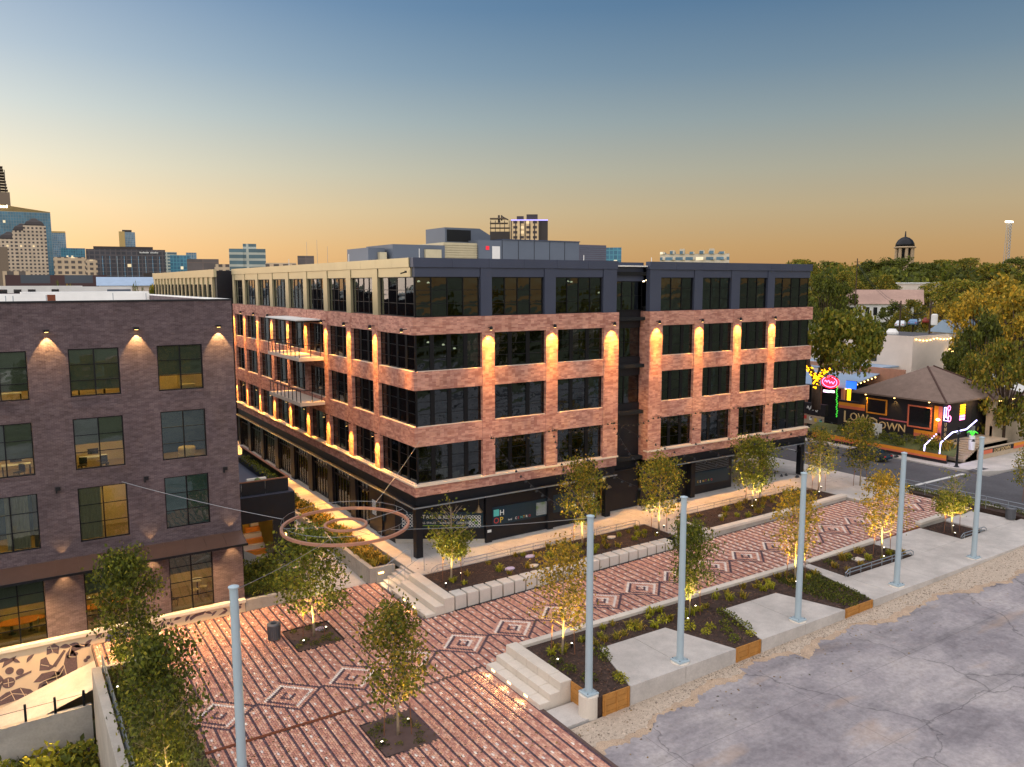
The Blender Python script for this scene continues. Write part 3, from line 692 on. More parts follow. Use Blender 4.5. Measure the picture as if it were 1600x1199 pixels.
# loose bark chips over the beds
rc = random.Random(55); mb = MB()
areas = [((-1.1, 19.4, -6.8, -3.3), lambda x: Wk(x)-.05, 2600), ((23.1, 40, -7.1, -3.4), lambda x: Wk(x)-.03, 1600), ((-1.4, 22.3, -22.9, -16.5), lambda x: -.06, 5200), ((23.5, 31.2, -19.4, -16.5), lambda x: .03, 1100), ((38.2, 41.6, -19.2, -16.3), lambda x: .05, 500), ((-11.3, -8.6, -7.5, -4.4), lambda x: -1.29, 500), ((-11.4, -8.85, -20.1, -17.1), lambda x: -1.29, 500), ((-21.4, -18.4, -24, -4.4), lambda x: -1.12, 1500)]
for (x0, x1, y0, y1), zf, n in areas:
    for i in range(n):
        x, y = rc.uniform(x0, x1), rc.uniform(y0, y1); a_ = rc.uniform(0, 6.28); L = rc.uniform(.03, .09); w_ = L*rc.uniform(.25, .5); z = zf(x)+rc.uniform(.005, .03)
        u = Vector((cos(a_)*L, sin(a_)*L, rc.uniform(-.02, .03))); v = Vector((-sin(a_)*w_, cos(a_)*w_, rc.uniform(-.01, .02))); g = rc.uniform(.5, 1.5); p = Vector((x, y, z))
        mb.add([p-u-v, p+u-v, p+u+v, p-u+v], [(0, 1, 2, 3)], tuple(c*g for c in srgb(84, 62, 50)[:3])+(1,))
tag(link('mulch_chips', mb.mesh('mulch_chips', 'pavers')), 'loose bark chips over the planting beds', kind='stuff')
# ================================================================== brick office building
Z1, ZR = 5.5, 22.07
off = thing('office_building', 'five storey red brick office building with dark metal top floor', 'building', (0, 0, 0))
FL = [(5.55, 8.37), (9.8, 12.52), (13.88, 16.55)]            # window openings of the brick storeys
BANDS = [(4.64, 5.38), (8.37, 9.8), (12.52, 13.88), (16.55, 17.8)]
PR = [(5.75, 6.85), (11.65, 12.8), (17.55, 19.15), (22.65, 24.15), (28.05, 29.2), (33.1, 34.2), (38.0, 39.05)]   # piers, right front
PL = [(6.4+5.62*k, 7.42+5.62*k) for k in range(8)]+[(50.6, 51.5)]                                           # piers, left front
LX = 51.5
mat('ceiling_tile', (120,120,116), .9, var=.05)
mat('office_lamp', (255,236,200), emit=9, ecol=(255,226,180), var=0)
# --- floors, core and roof inside
for z in (5.0, 9.1, 13.2, 17.3, 21.2):
    m = MB(); m.box(.6, 44.0, .6, LX-.3, z-.28, z); part('floor_slab', m, 'interior_dark', off)
m = MB(); m.box(9, 36, 9, 44, 0, 21); part('core', m, 'interior_dark', off)
m = MB(); m.box(.35, 44.3, .35, LX-.2, 21.62, 21.72); part('roof', m, 'roof_white', off)
# --- brick bands and piers
for z0, z1 in BANDS:
    for (a, b) in ((.02, 19.1), (22.68, 44.7)):
        m = MB(); m.box(a, b, .03, .5, z0, z1); part('brick_band', m, 'brick_red', off)
    m = MB(); m.box(.03, .5, .03 if False else .52, LX, z0, z1); part('brick_band', m, 'brick_red', off)
    m = MB(); m.box(44.2, 44.7, .52, 12, z0, z1); part('brick_band', m, 'brick_red', off)
m = MB()
for (a, b) in PR:
    m = MB(); m.box(a, b, 0, .5, 5.38, 17.8); part('brick_pier', m, 'brick_red', off)
for (a, b) in PL:
    m = MB(); m.box(0, .5, a, b, 5.38, 17.8); part('brick_pier', m, 'brick_red', off)
# brick returns of the recess
m = MB(); m.box(22.62, 23.0, .05, 1.6, 4.64, 17.79); part('brick_return', m, 'brick_red', off)
m = MB(); m.box(18.8, 19.13, .52, 1.6, 4.64, 17.79); part('brick_return', m, 'brick_red', off)
# cream ledge
for q in ((-.10, 19.2, -.10, .48), (22.55, 44.85, -.10, .48), (-.10, .48, .482, LX)):
    m = MB(); m.box(*q, 5.385, 5.52); part('stone_ledge', m, 'cream_sill', off)
# small stone sills on the storeys above
def sill(x0, x1, z, left):
    m = MB()
    if left: m.box(.06, .40, x0+.01, x1-.01, z-.03, z+.035)
    else: m.box(x0+.01, x1-.01, .06, .40, z-.03, z+.035)
    part('window_sill', m, 'cream_sill', off)
# --- windows: one frame per opening, one pane per light
WM = {}
def window(w, h, n, wide, cx, cz, left, parent, gl='glass', yy=.34, rows=3, fm='frame_dark', lab=None):
    """opening w x h, n vertical lights; wide mullions on the brick storeys"""
    key = (round(w, 2), round(h, 2), n, wide, gl, rows, fm)
    if key not in WM:
        f = MB(); e_ = .06; mw = .34 if wide else .07
        f.box(-w/2, w/2, -.05, .05, h-e_, h); f.box(-w/2, w/2, -.05, .05, 0, e_)
        f.box(-w/2, -w/2+e_, -.05, .05, e_, h-e_); f.box(w/2-e_, w/2, -.05, .05, e_, h-e_)
        pw = (w-2*e_-(n-1)*mw)/n; xs_ = []
        for i in range(n):
            x0 = -w/2+e_+i*(pw+mw); xs_.append(x0)
            if i: f.box(x0-mw, x0, -.06, .05, e_, h-e_)
            for r in range(1, rows): f.box(x0, x0+pw, -.03, .03, h*r/rows-.02, h*r/rows+.02)
        p = MB(); p.box(0, pw, -.006, .006, e_, h-e_)
        WM[key] = (f.mesh('window_frame', fm), p.mesh('pane', gl), xs_)
    fme, pme, xs_ = WM[key]
    wx = parent.name and WL[parent.name]
    loc = (yy, cx, cz) if left else (cx, yy, cz)
    o = link('window', fme, parent, tuple(a-b for a, b in zip(loc, wx)), -pi/2 if left else 0)
    for x0 in xs_: link('pane', pme, o, (x0, 0, 0))
    if lab: o['label'] = lab
    return o
RB = [(0.35, 5.75, 4), (6.85, 11.65, 3), (12.8, 17.55, 3), (24.15, 28.05, 3), (29.2, 33.1, 3), (34.2, 38.0, 3), (39.05, 44.4, 4)]
LB = [(.35, 6.4, 4)]+[(PL[k][1], PL[k+1][0], 3) for k in range(8)]
for (z0, z1) in FL:
    for a, b, n in RB:
        window(b-a, z1-z0, n, True, (a+b)/2, z0, False, off); sill(a, b, z0, False)
    for a, b, n in LB:
        window(b-a, z1-z0, n, True, (a+b)/2, z0, True, off); sill(a, b, z0, True)
    window(6, z1-z0, 3, True, 3.5, z0, True, off, yy=44.4) if False else None
    # glazed corner post
    m = MB(); m.box(.27, .36, .27, .36, z0, z1); part('corner_mullion', m, 'frame_dark', off)
# recess between the two blocks: metal wall with a window per storey
for z0, z1 in ((0, 9.7), (12.2, 13.8), (16.4, 17.9)):
    m = MB(); m.box(19.1, 22.65, 1.2, 1.6, z0, z1); part('metal_panel', m, 'black_metal', off)
for z0, z1 in ((9.7, 12.2), (13.8, 16.4)): window(3.5, z1-z0, 2, False, 20.88, z0, False, off, yy=1.35, rows=2)
m = MB(); m.box(19.1, 22.65, .95, 1.6, 20.4, 22.0); part('metal_panel', m, 'slate_panel', off)
window(3.5, 2.5, 3, False, 20.88, 17.9, False, off, yy=1.1, rows=2)
# --- metal top storey
TB = [(0.3, 5.65, 4), (6.75, 11.5, 4), (12.7, 17.45, 4), (24.0, 27.95, 3), (29.1, 32.75, 3), (34.0, 37.8, 3), (38.9, 44.2, 4)]
TC = [(5.65, 6.75), (11.5, 12.7), (17.45, 19.0), (22.6, 24.0), (27.95, 29.1), (32.75, 34.0), (37.8, 38.9)]
for a, b in TC:
    m = MB(); m.box(a+.06, b-.06, .10, .6, 17.8, 21.38); part('metal_column', m, 'slate_panel', off)
for a, b in [(.12, 19.02), (22.58, 44.4)]:
    n = round((b-a)/3.1); L = (b-a)/n
    for i in range(n):
        m = MB(); m.box(a+i*L+.008, a+(i+1)*L-.008, .04, .6, 21.4, ZR); part('fascia_panel', m, 'slate_panel', off)
for a, b, n in TB:
    m = MB(); m.box(a-.02, b+.02, .16, .6, 20.72, 21.39); part('spandrel_panel', m, 'slate_panel', off)
    window(b-a, 2.9, n, False, (a+b)/2, 17.82, False, off, yy=.36)
TL = [(.3, 6.3, 4)]+[(PL[k][1]+.02, PL[k+1][0]-.02, 4) for k in range(8)]
for (a, b) in PL:
    m = MB(); m.box(.10, .6, a, b, 17.8, 21.38); part('metal_column', m, 'sunset_metal', off)
mat_ = None
n = 17; L = (LX-.05-.6)/n
for i in range(n):
    m = MB(); m.box(.04, .6, .62+i*L, .62+(i+1)*L-.016, 21.4, ZR); part('fascia_panel', m, 'sunset_metal', off)
for a, b, n in TL:
    m = MB(); m.box(.16, .6, a if a > 1 else .62, b+.0, 20.72, 21.39); part('spandrel_panel', m, 'sunset_metal', off)
    window(b-a, 2.9, n, False, (a+b)/2, 17.82, True, off, yy=.36)
m = MB(); m.box(.3, .42, .3, .42, 17.8, 20.72); part('corner_mullion', m, 'frame_dark', off)
# far flank
m = MB(); m.box(44.0, 44.4, .6, LX, 17.8, 22.0); part('flank_wall', m, 'slate_panel', off)
m = MB(); m.box(44.0, 44.4, 12, LX, 0, 17.8); part('flank_wall', m, 'brick_red', off)
for z0, z1 in FL: window(11.2, z1-z0, 6, True, 6.2, z0, True, off, yy=44.42)
m = MB(); m.box(.3, 44.3, LX-.4, LX, 0, 22.0); part('back_wall', m, 'brick_red', off)
# --- ceiling lamps glimpsed through the glass
r_ = random.Random(11)
for (x, y, z) in [(1.6, 2.2, 20.4), (3.2, 3.8, 20.3), (19.8, 3, 20.1), (20.3, 3.6, 20.3), (20.9, 3.3, 19.8), (21.2, 4.0, 19.6), (20.5, 4.4, 19.4), (16, 3, 20.4), (16.6, 3.3, 20.35), (24.5, 3, 20.4), (25.2, 3.3, 20.5),
                  (1.0, 3.5, 16.1), (2.5, 2.6, 15.8), (3.6, 2.2, 15.6), (5.0, 3, 15.2), (8.5, 4, 16.2), (25, 3, 16.2), (36, 4, 15.9), (41, 3, 15.8), (30, 4, 16.1), (41.5, 3, 11.9), (42.1, 3, 11.6), (14.5, 3, 8.1), (15.6, 3, 8.1), (24.6, 3, 8.1), (26, 3, 8.1), (35, 3, 8.1), (42.5, 3.5, 7.9),
                  (3, 9.5, 8.0), (3, 15.5, 8.0), (2.5, 11, 12.0), (2.5, 26, 16), (2.5, 33, 20.2), (2.5, 21, 20.2), (2.5, 40, 16)]:
    m = MB(); m.lathe([(.09, -.05), (.12, 0), (.05, .07)], x, y, z, 8); part('ceiling_lamp', m, 'office_lamp', off)
# ring shaped pendants of the top storey, left front
for y in (4.2, 8.5, 10.4, 14.0, 15.6, 20):
    m = MB(); m.tube([(2.0+.0*k, y+.42*cos(2*pi*k/16), 19.7+.42*sin(2*pi*k/16)) for k in range(17)], .03, 5, False); part('ring_pendant', m, 'lamp_white', off)
# furniture shapes inside to break up the black
for z in (9.1, 13.2, 17.3, 21.2):
    for k in range(26):
        if r_.random() < .45: continue
        x, y = (1.2+k*1.65, r_.choice([1.6, 2.8, 4.2])); m = MB(); m.box(x, x+r_.choice([.12, .5]), y, y+r_.choice([.12, .5]), z-.32, z-.29); part('ceiling_lamp', m, 'office_lamp', off)
for k in range(70):
    x = r_.choice([r_.uniform(1.0, 5), r_.uniform(2, 42)]); y = r_.uniform(1.2, 3.5); z = r_.choice([5.0, 9.1, 13.2, 17.3])
    m = MB(); w, d, h = r_.uniform(.6, 1.8), r_.uniform(.5, .9), r_.uniform(.7, 1.8); m.box(x, x+w, y, y+d, z, z+h)
    part('furniture', m, r_.choice(['furn_grey', 'furn_teal', 'furn_tan']), off)
# --- wall washers on the piers
lamp_me = None
def washer(x, y, z, left, e=95, reach=3.2):
    global lamp_me
    if lamp_me is None:
        f = MB(); f.lathe([(.10, 0), (.13, .05), (.13, .22), (.08, .28)], 0, 0, 0, 10); f.box(-.03, .03, .1, .44, .16, .22); lamp_me = f.mesh('wall_lamp', 'black_metal')
    d = .40
    p = (x-d, y, z) if left else (x, y-d, z)
    o = link('wall_lamp', lamp_me, off, p, -pi/2 if left else 0)
    q = MB(); q.lathe([(.085, -.012), (.085, -.004)], 0, 0, 0, 10); link('lens', q.mesh('lens', 'lamp_on'), o)
    tgt = (x-.02, y, z-4.5) if left else (x, y-.02, z-4.5)
    spot('wash', o, (p[0], p[1], p[2]-.06), tgt, e*26, 84, .75, (1, .45, .07), .05)
    tg2 = (x-d*.45, y, z-9) if left else (x, y-d*.45, z-9)
    spot('wash', o, (p[0], p[1], p[2]-.08), tg2, e*75, 30, 1.0, (1, .45, .07), .05)
    WL_ = None
def fixspot():
    pass
for (a, b) in PR: washer((a+b)/2 if a != 22.65 else 23.4, 0, 16.75, False)
for (a, b) in PL: washer(0, (a+b)/2, 16.75, True)
washer(0, 1.1, 16.75, True, 60)
for (a, b) in PL: washer(0, (a+b)/2, 8.15, True, 80)
# --- ground floor: black steel fascia, ledge, columns
for q in ((.12, 19.0, .12, .6), (22.7, 44.5, .12, .6), (.12, .6, .602, LX)):
    m = MB(); m.box(*q, 3.9, 4.63); part('steel_fascia', m, 'black_metal', off)
for q in ((-.35, 18.9, -.35, -.29), (22.6, 44.9, -.35, -.29), (-.35, -.29, -.288, LX)):
    m = MB(); m.box(*q, 3.86, 3.95); part('canopy_edge', m, 'galv', off)
for q in ((-.35, 19.0, -.29, .6), (22.6, 44.9, -.29, .6), (-.29, .6, .602, LX)):
    m = MB(); m.box(*q, 3.885, 3.9); part('canopy_soffit', m, 'black_metal', off)
m = MB(); m.box(.6, 44.4, .6, 9, 3.88, 3.95); part('soffit', m, 'black_metal', off)
for x, y in [(.25, .25), (6.3, .35), (12.2, .35), (18.3, .4), (28.6, .5), (38.5, .45), (44.2, .4)]:
    m = MB(); m.box(x-.27, x+.27, y-.27, y+.27, Wk(x)-.2, 3.9); part('column', m, 'black_metal', off)
for (a, b) in PL:
    m = MB(); m.box(.02, .55, a-.05, b+.05, -.2, 3.9); part('column', m, 'black_metal', off)
# storefront: cut corner, then flush front
def wallseg(name, p, q, z0, z1, m_, th=.15, par=off):
    d = Vector((q[0]-p[0], q[1]-p[1])).normalized(); n_ = Vector((-d.y, d.x))*th
    m = MB(); m.prism([p, q, (q[0]+n_.x, q[1]+n_.y), (p[0]+n_.x, p[1]+n_.y)], z0, z1); return part(name, m, m_, par)
wallseg('storefront', (.15, 4.1), (6.0, .35), .35, 3.9, 'black_metal')
wallseg('plinth', (.12, 4.02), (6.0, .26), -.1, .36, 'concrete_wall', .3)
wallseg('storefront', (6.5, .35), (17.2, .35), 0.0, 3.9, 'black_metal')
wallseg('storefront', (22.7, .9), (34.5, .9), .2, 3.9, 'black_metal')
wallseg('storefront', (34.5, .9), (42.0, 8.5), .2, 3.9, 'black_metal')
wallseg('storefront', (.15, 9.2), (.15, 4.1), 0, 3.9, 'black_metal', .12) 
# lit entry niche
mat('niche_wall', (198,160,72), .7, var=.1)
wallseg('entry_wall', (17.2, 1.4), (18.1, 1.4), 0, 3.9, 'niche_wall'); wallseg('entry_wall', (17.2, .36), (17.2, 1.4), 0, 3.9, 'black_metal', .05)
wallseg('entry_wall', (18.6, 1.4), (19.1, 1.4), 0, 3.9, 'niche_wall')
point('entry_glow', off, (17.7, .8, 3.4), 26, (1, .72, .25))
# dark lattice panel of the far storefront
for k in range(9):
    m = MB(); m.box(29.3, 34, .86, .89, 2.4+k*.16, 2.4+k*.16+.03); part('slat', m, 'galv', off)
for k in range(12):
    m = MB(); m.box(34.6+k*.8, 34.66+k*.8, .6, 8.6, 3.80, 3.87); part('ceiling_slat', m, 'slate_panel', off)
# glazed bays of the alley front
for k in range(0, 8):
    a, b = PL[k][1]+.08, PL[k+1][0]-.08
    window(b-a, 3.75, 6, False, (a+b)/2, .1, True, off, 'glass_shop', .30, 1)
    m = MB(); m.box(.2, .4, a, b, 2.95, 3.05); part('transom', m, 'frame_dark', off)
mat('shop_floor', (168,150,110), .8, var=.15)
m = MB(); m.box(.55, 8.9, 7.6, 51, -.05, .02); part('shop_floor', m, 'shop_floor', off)
mat('shop_wall', (150,150,96), .8, var=.3, scale=.4)
m = MB(); m.box(8.6, 8.95, 7.6, 51, 0, 3.9); part('shop_wall', m, 'shop_wall', off)
for y in (10, 16, 22, 28, 34, 40, 46): 
    m = MB(); m.box(3.5, 4.1, y-.8, y+.8, 3.80, 3.84); part('ceiling_lamp', m, 'lamp_on', off); point('shop_glow', off, (3.8, y, 3.3), 150, (1, .78, .38), .3)
# pendant lamps and number plates of the corner front
for x in (5.3, 18.4):
    m = MB(); m.lathe([(.05, .5), (.08, .35), (.34, .0), (.30, -.02)], x, -.05 if x < 10 else .3, 2.75, 14); m.tube([(x, -.05 if x < 10 else .3, 3.2), (x, -.05 if x < 10 else .3, 3.88)], .015, 5)
    part('pendant_lamp', m, 'bronze', off); spot('pendant_glow', off, (x, -.05 if x < 10 else .3, 2.7), (x, .3, 0), 18, 120, .8, (1, .7, .3), .1)
m = MB(); m.box(6.15, 6.5, .05, .075, .9, 1.1); part('number_plate', m, 'white_paint', off)
# --- balconies with a canopy on the alley front
def balcony(z, lab, y0=18.7, y1=28.4):
    b = MB(); b.box(-2.35, -.02, y0, y1, z-.32, z); o = part('balcony', b, 'cream_sill', off); o['label'] = lab
    for i in range(9):
        y = y0+.1+(y1-y0-.2)*i/8; m = MB(); m.box(-2.30, -2.24, y-.03, y+.03, z, z+1.1); part('post', m, 'frame_dark', o)
    for x in (-1.2, -.3):
        for y in (y0+.1, y1-.1):
            m = MB(); m.box(x-.03, x+.03, y-.03, y+.03, z, z+1.1); part('post', m, 'frame_dark', o)
    m = MB(); m.box(-2.32, -2.22, y0+.05, y1-.05, z+1.08, z+1.14); m.box(-2.22, -.05, y0+.07, y0+.13, z+1.08, z+1.14); m.box(-2.22, -.05, y1-.13, y1-.07, z+1.08, z+1.14); part('handrail', m, 'frame_dark', o)
    for i in range(4):
        m = MB(); m.tube([(-2.27, y0+.1, z+.2+.22*i), (-2.27, y1-.1, z+.2+.22*i)], .008, 4); part('cable', m, 'galv', o)
balcony(13.6, 'upper white balcony'); balcony(9.5, 'lower white balcony')
m = MB(); m.box(-2.3, 0, 19.3, 29.0, 16.9, 17.02); o = part('canopy', m, 'white_paint', off)
for y in (19.6, 24, 28.6):
    m = MB(); m.box(-2.2, -.02, y-.06, y+.06, 16.75, 16.9); part('bracket', m, 'frame_dark', o)
m = MB(); m.box(-.12, -.02, .8, 1.0, 21.0, 21.15); m.tube([(-.1, .9, 21.05), (-.5, .8, 20.95)], .05, 6); part('camera_mount', m, 'frame_dark', off)
# --- plant on the roof
ph = [('penthouse', (16.3, 25.6, 14, 20, 21.7, 24.37), 'penthouse'), ('louver_screen', (25.6, 29.15, 14, 20, 21.7, 24.15), 'penthouse_lilac'), ('stair_head', (13.7, 16.29, 14.02, 20, 21.7, 24.3), 'penthouse'),
      ('plant_screen', (4.9, 10.1, 14, 20, 21.7, 23.7), 'penthouse'), ('plant_screen', (3.0, 4.6, 15, 20, 21.7, 23.4), 'penthouse')]
for nme, b_, m_ in ph:
    m = MB(); m.box(*b_); o = part(nme, m, m_, off)
    if nme == 'louver_screen':
        for k in range(11): q = MB(); q.box(25.65, 29.1, 13.95, 14.0, 21.8+k*.21, 21.8+k*.21+.07); part('slat', q, 'penthouse', o)
    if nme == 'penthouse':
        for k in range(5): q = MB(); q.box(16.3+k*1.86, 16.34+k*1.86, 13.975, 14.0, 21.7, 24.35); part('seam', q, 'black_metal', o)
m = MB(); m.box(16.28, 25.65, 13.9, 20.05, 24.372, 24.46); part('coping', m, 'slate_panel', off)
o = part('louver_wall', MB().box(10.1, 13.69, 14.3, 20, 21.7, 24.0), 'louver', off)
for k in range(10): q = MB(); q.box(10.12, 13.67, 14.2, 14.3, 21.8+k*.22, 21.8+k*.22+.12); part('slat', q, 'louver', o)
o = part('louver_wall', MB().box(8.0, 9.6, 13.7, 13.99, 21.7, 23.3), 'louver', off); o = part('louver_wall', MB().box(3.9, 4.55, 14.5, 14.99, 21.7, 23.0), 'louver', off)
m = MB(); m.box(15.2, 16.05, 13.97, 14.015, 21.7, 23.75); part('door', m, 'white_paint', off)
mat('sign_red', (210,40,50), emit=.6, ecol=(230,40,60), var=0)
m = MB(); m.box(14.5, 14.85, 13.97, 14.015, 23.4, 23.75); part('exit_sign', m, 'sign_red', off)
m = MB(); m.prism([(11.2, 16), (15.0, 16), (16.2, 16), (16.2, 20), (11.2, 20)], 24.0, lambda x, y: 25.5 if x < 15.1 else 24.9); part('air_handler', m, 'penthouse', off)
q = MB(); q.box(11.4, 14.0, 15.96, 15.995, 24.2, 25.3); part('intake', q, 'interior_dark', off)
for x, y in ((1.2, 1.2), (.8, 14), (20, 6), (30, 8), (.6, 30)):
    m = MB(); m.tube([(x, y, 21.7), (x, y, 22.75)], .03, 6); part('vent_pipe', m, 'white_paint', off)
# --- far wing beyond the passage
wing = thing('far_wing', 'far wing of the office block beyond the passage, black flank wall', 'building', (0, 54, 0))
m = MB(); m.box(-1.2, 20, 54, 100, 0, 21.9); part('wall', m, 'black_metal', wing)
for k in range(16):
    y = 55.5+k*2.85; m = MB(); m.box(-1.5, -1.2, y-.28, y+.28, 17.6, 21.1); part('metal_column', m, 'sunset_metal', wing)
    m = MB(); m.box(-1.32, -1.2, y+.3, y+2.5, 20.2, 21.1); part('spandrel_panel', m, 'sunset_metal', wing)
    window(2.2, 2.5, 3, False, y+1.42, 17.7, True, wing, yy=-1.26, rows=3)
for k in range(15):
    m = MB(); m.box(-1.55, -1.2, 54.0+k*3.06, 54.0+(k+1)*3.06-.02, 21.1, 22.07); part('fascia_panel', m, 'sunset_metal', wing)
m = MB(); m.box(-1.55, -1.2, 54, 100, 16.4, 17.6); part('brick_band', m, 'brick_red', wing)

# ================================================================== letting banners on the storefront
def banner(p, q, z0, z1, label):
    d = Vector((q[0]-p[0], q[1]-p[1])); L = d.length; d.normalize(); n_ = Vector((d.y, -d.x))
    t = thing('banner', label, 'banner', (p[0]+n_.x*.03, p[1]+n_.y*.03, z0), math.atan2(d.y, d.x))
    m = MB(); m.box(0, L, -.012, .012, 0, z1-z0); part('cloth', m, 'banner_teal', t, True); return t, L
def btext(t, s, size, m, x, z, sp=1.0, sx=1.0):
    cu = text('lettering', s, size, m, t, (0, 0, 0), (RD(90), 0, 0), .004, 'LEFT', sp, sx); cu.location = (x, -.02, z); return cu
def rosette(t, x0, z0, n, c, cols):
    for i in range(n):
        for j in range(n):
            m = MB(); cx, cz = x0+i*c, z0+j*c; k = cols.get((i, j), 'white_text')
            m.tube([(cx+.42*c*cos(2*pi*a/10), -.022, cz+.42*c*sin(2*pi*a/10)) for a in range(11)], c*.085, 4, False); part('ring_motif', m, k, t, True)
b1, L1 = banner((.5, 3.8), (5.9, .33), 1.25, 2.55, 'dark teal letting banner on the cut corner reading retail and restaurants')
btext(b1, 'RETAIL', .42, 'white_text', 1.15, .78, 1.15); btext(b1, '&', .42, 'white_text', 2.92, .78); btext(b1, 'RESTAURANTS', .36, 'white_text', 3.3, .78, 1.05, .82)
btext(b1, 'SMALL SPACES', .24, 'white_text', 1.3, .36, 1.2, .8); btext(b1, 'AVAILABLE', .24, 'white_text', 3.05, .36, 1.1, .75); btext(b1, 'COMING SOON', .24, 'white_text', 4.35, .36, 1.1, .6)
m = MB(); m.box(1.2, 5.0, -.022, -.014, .2, .24); part('green_line', m, 'bn_green', b1, True)
rosette(b1, .22, .22, 4, .26, {}); rosette(b1, 5.5, .2, 4, .26, {(1, 2): 'bn_green', (2, 1): 'bn_green'}) if L1 > 6.5 else rosette(b1, 5.42, .2, 4, .24, {(1, 2): 'bn_green', (2, 1): 'bn_green'})
b2, L2 = banner((6.75, .33), (12.0, .33), 1.3, 2.75, 'dark teal letting banner on the front reading shop in coloured blocks')
m = MB(); m.box(.1, .6, -.03, -.013, .72, 1.25); part('letter_block', m, 'bn_aqua', b2, True)
btext(b2, 'S', .5, 'banner_teal', .2, .8, 1); btext(b2, 'H', .62, 'white_text', .65, .74)
btext(b2, 'O', .66, 'bn_red', .08, .14); btext(b2, 'P', .66, 'bn_yellow', .66, .14); btext(b2, 'local', .2, 'white_text', 1.45, .2)
for k, (ch, c_m) in enumerate(zip('CENTRO', ('white_text', 'bn_red', 'bn_aqua', 'bn_yellow', 'white_text', 'bn_red'))): btext(b2, ch, .28, c_m, 2.1+k*.26, .18)
rosette(b2, 4.3, .28, 4, .26, {(2, 3): 'bn_green', (0, 2): 'bn_green'})
b3, L3 = banner((12.6, .33), (17.0, .33), 1.4, 2.9, 'dark teal letting banner beside the yellow lit entry')
rosette(b3, 3.45, .3, 3, .34, {(0, 1): 'bn_red', (2, 0): 'bn_aqua'})
for k, (ch, c_m) in enumerate(zip('CENTRO', ('white_text', 'bn_red', 'bn_aqua', 'bn_yellow', 'white_text', 'bn_red'))): btext(b3, ch, .28, c_m, 1.0+k*.3, .25)
b4, L4 = banner((29.2, .84), (34.0, .84), 1.2, 2.5, 'dark teal letting banner behind the far walk trees')
for k, (ch, c_m) in enumerate(zip('CENTRO', ('bn_yellow', 'white_text', 'bn_yellow', 'bn_red', 'bn_green', 'bn_red'))): btext(b4, ch, .3, c_m, .5+k*.36, .25)
b5, L5 = banner((.13, 8.6), (.13, 6.0), 1.3, 2.6, 'white lattice banner on the alley side storefront')
rosette(b5, .3, .2, 5, .25, {(3, 3): 'bn_green', (3, 2): 'bn_green'})
# ================================================================== dark brick building at the left
dk = thing('dark_brick_building', 'dark purple brown brick building with lit grid windows at left', 'building', (-19, .5, 0))
DX, DY = -12.4, .5
mat('room_wall', (214,190,140), .85, var=.06); mat('room_floor', (150,126,84), .7, var=.15); mat('blind', (118,122,110), .9, var=.06, scale=3)
mat('room_lamp', (255,226,160), emit=22, ecol=(255,214,140), var=0)
mat('blue_wall', (40,70,110), .8, var=.05); mat('teal_film', (70,110,112), .35, var=.12, scale=.8)
mat('curtain', (170,160,138), .9, var=.1, scale=4)
WIN = [(-16.93, -14.3), (-21.68, -19.02), (-26.45, -23.72), (-31.2, -28.5)]
ROWS = [(13.72, 16.52), (9.38, 12.44), (5.02, 8.3), (-.62, 3.42)]
LEFT = -40
# wall as strips between the openings
zs = [-.7]
for z0, z1 in sorted(ROWS): zs += [z0, z1]
zs.append(19.2)
def wallbox(x0, x1, z0, z1): 
    m = MB(); m.box(x0, x1, DY, DY+.35, z0, z1); part('brick_wall', m, 'brick_dark', dk)
wallbox(LEFT, DX, 16.52, 19.2); wallbox(LEFT, DX, 12.44, 13.72); wallbox(LEFT, DX, 8.3, 9.38); wallbox(LEFT, DX, 3.42, 5.02)
edges = [LEFT]+[v for w in sorted(WIN) for v in w]+[DX]
for z0, z1 in ROWS:
    for a, b in zip(edges[::2], edges[1::2]): wallbox(a, b, z0, z1)
m = MB(); m.box(DX-.35, DX, DY+.352, 60, -1.3, 19.2); part('side_wall', m, 'brick_dark', dk)
m = MB(); m.box(LEFT, DX-.4, 59.6, 60, -1.3, 19.2); part('back_wall', m, 'brick_dark', dk)
m = MB(); m.box(LEFT, DX-.36, DY+.36, 59.5, 18.3, 18.45); part('roof', m, 'roof_white', dk)
m = MB(); m.box(LEFT-.05, DX+.05, DY-.05, DY+.36, 19.2, 19.30); part('coping', m, 'black_metal', dk)
m = MB(); m.box(DX-.36, DX+.05, DY+.362, 60, 19.2, 19.30); part('coping', m, 'roof_white', dk)
m = MB(); m.box(LEFT, DX-.35, 30, 30.3, 18.45, 19.42); m.box(-23, DX-.36, 30.31, 34, 18.45, 19.55); part('roof_curb', m, 'roof_white', dk)
m = MB(); m.box(-21.2, -20.6, 27, 27.6, 18.45, 19.35); part('roof_vent', m, 'corten', dk)
for x, y in ((-24, 9), (-24.4, 9.3), (-22, 12), (-14.5, 20), (-16.5, 24)):
    m = MB(); m.tube([(x, y, 18.4), (x, y, 19.5)], .03, 6); part('vent_pipe', m, 'galv', dk)
# soldier-course sills
for w in WIN[:3]:
    for z0, z1 in ROWS[:3]:
        for k in range(13):
            x = w[0]-.02+k*(w[1]-w[0]+.04)/13; m = MB(); m.box(x+.006, x+.2, DY-.035, DY-.002, z0-.16, z0-.01); part('sill_brick', m, 'brick_dark', dk)
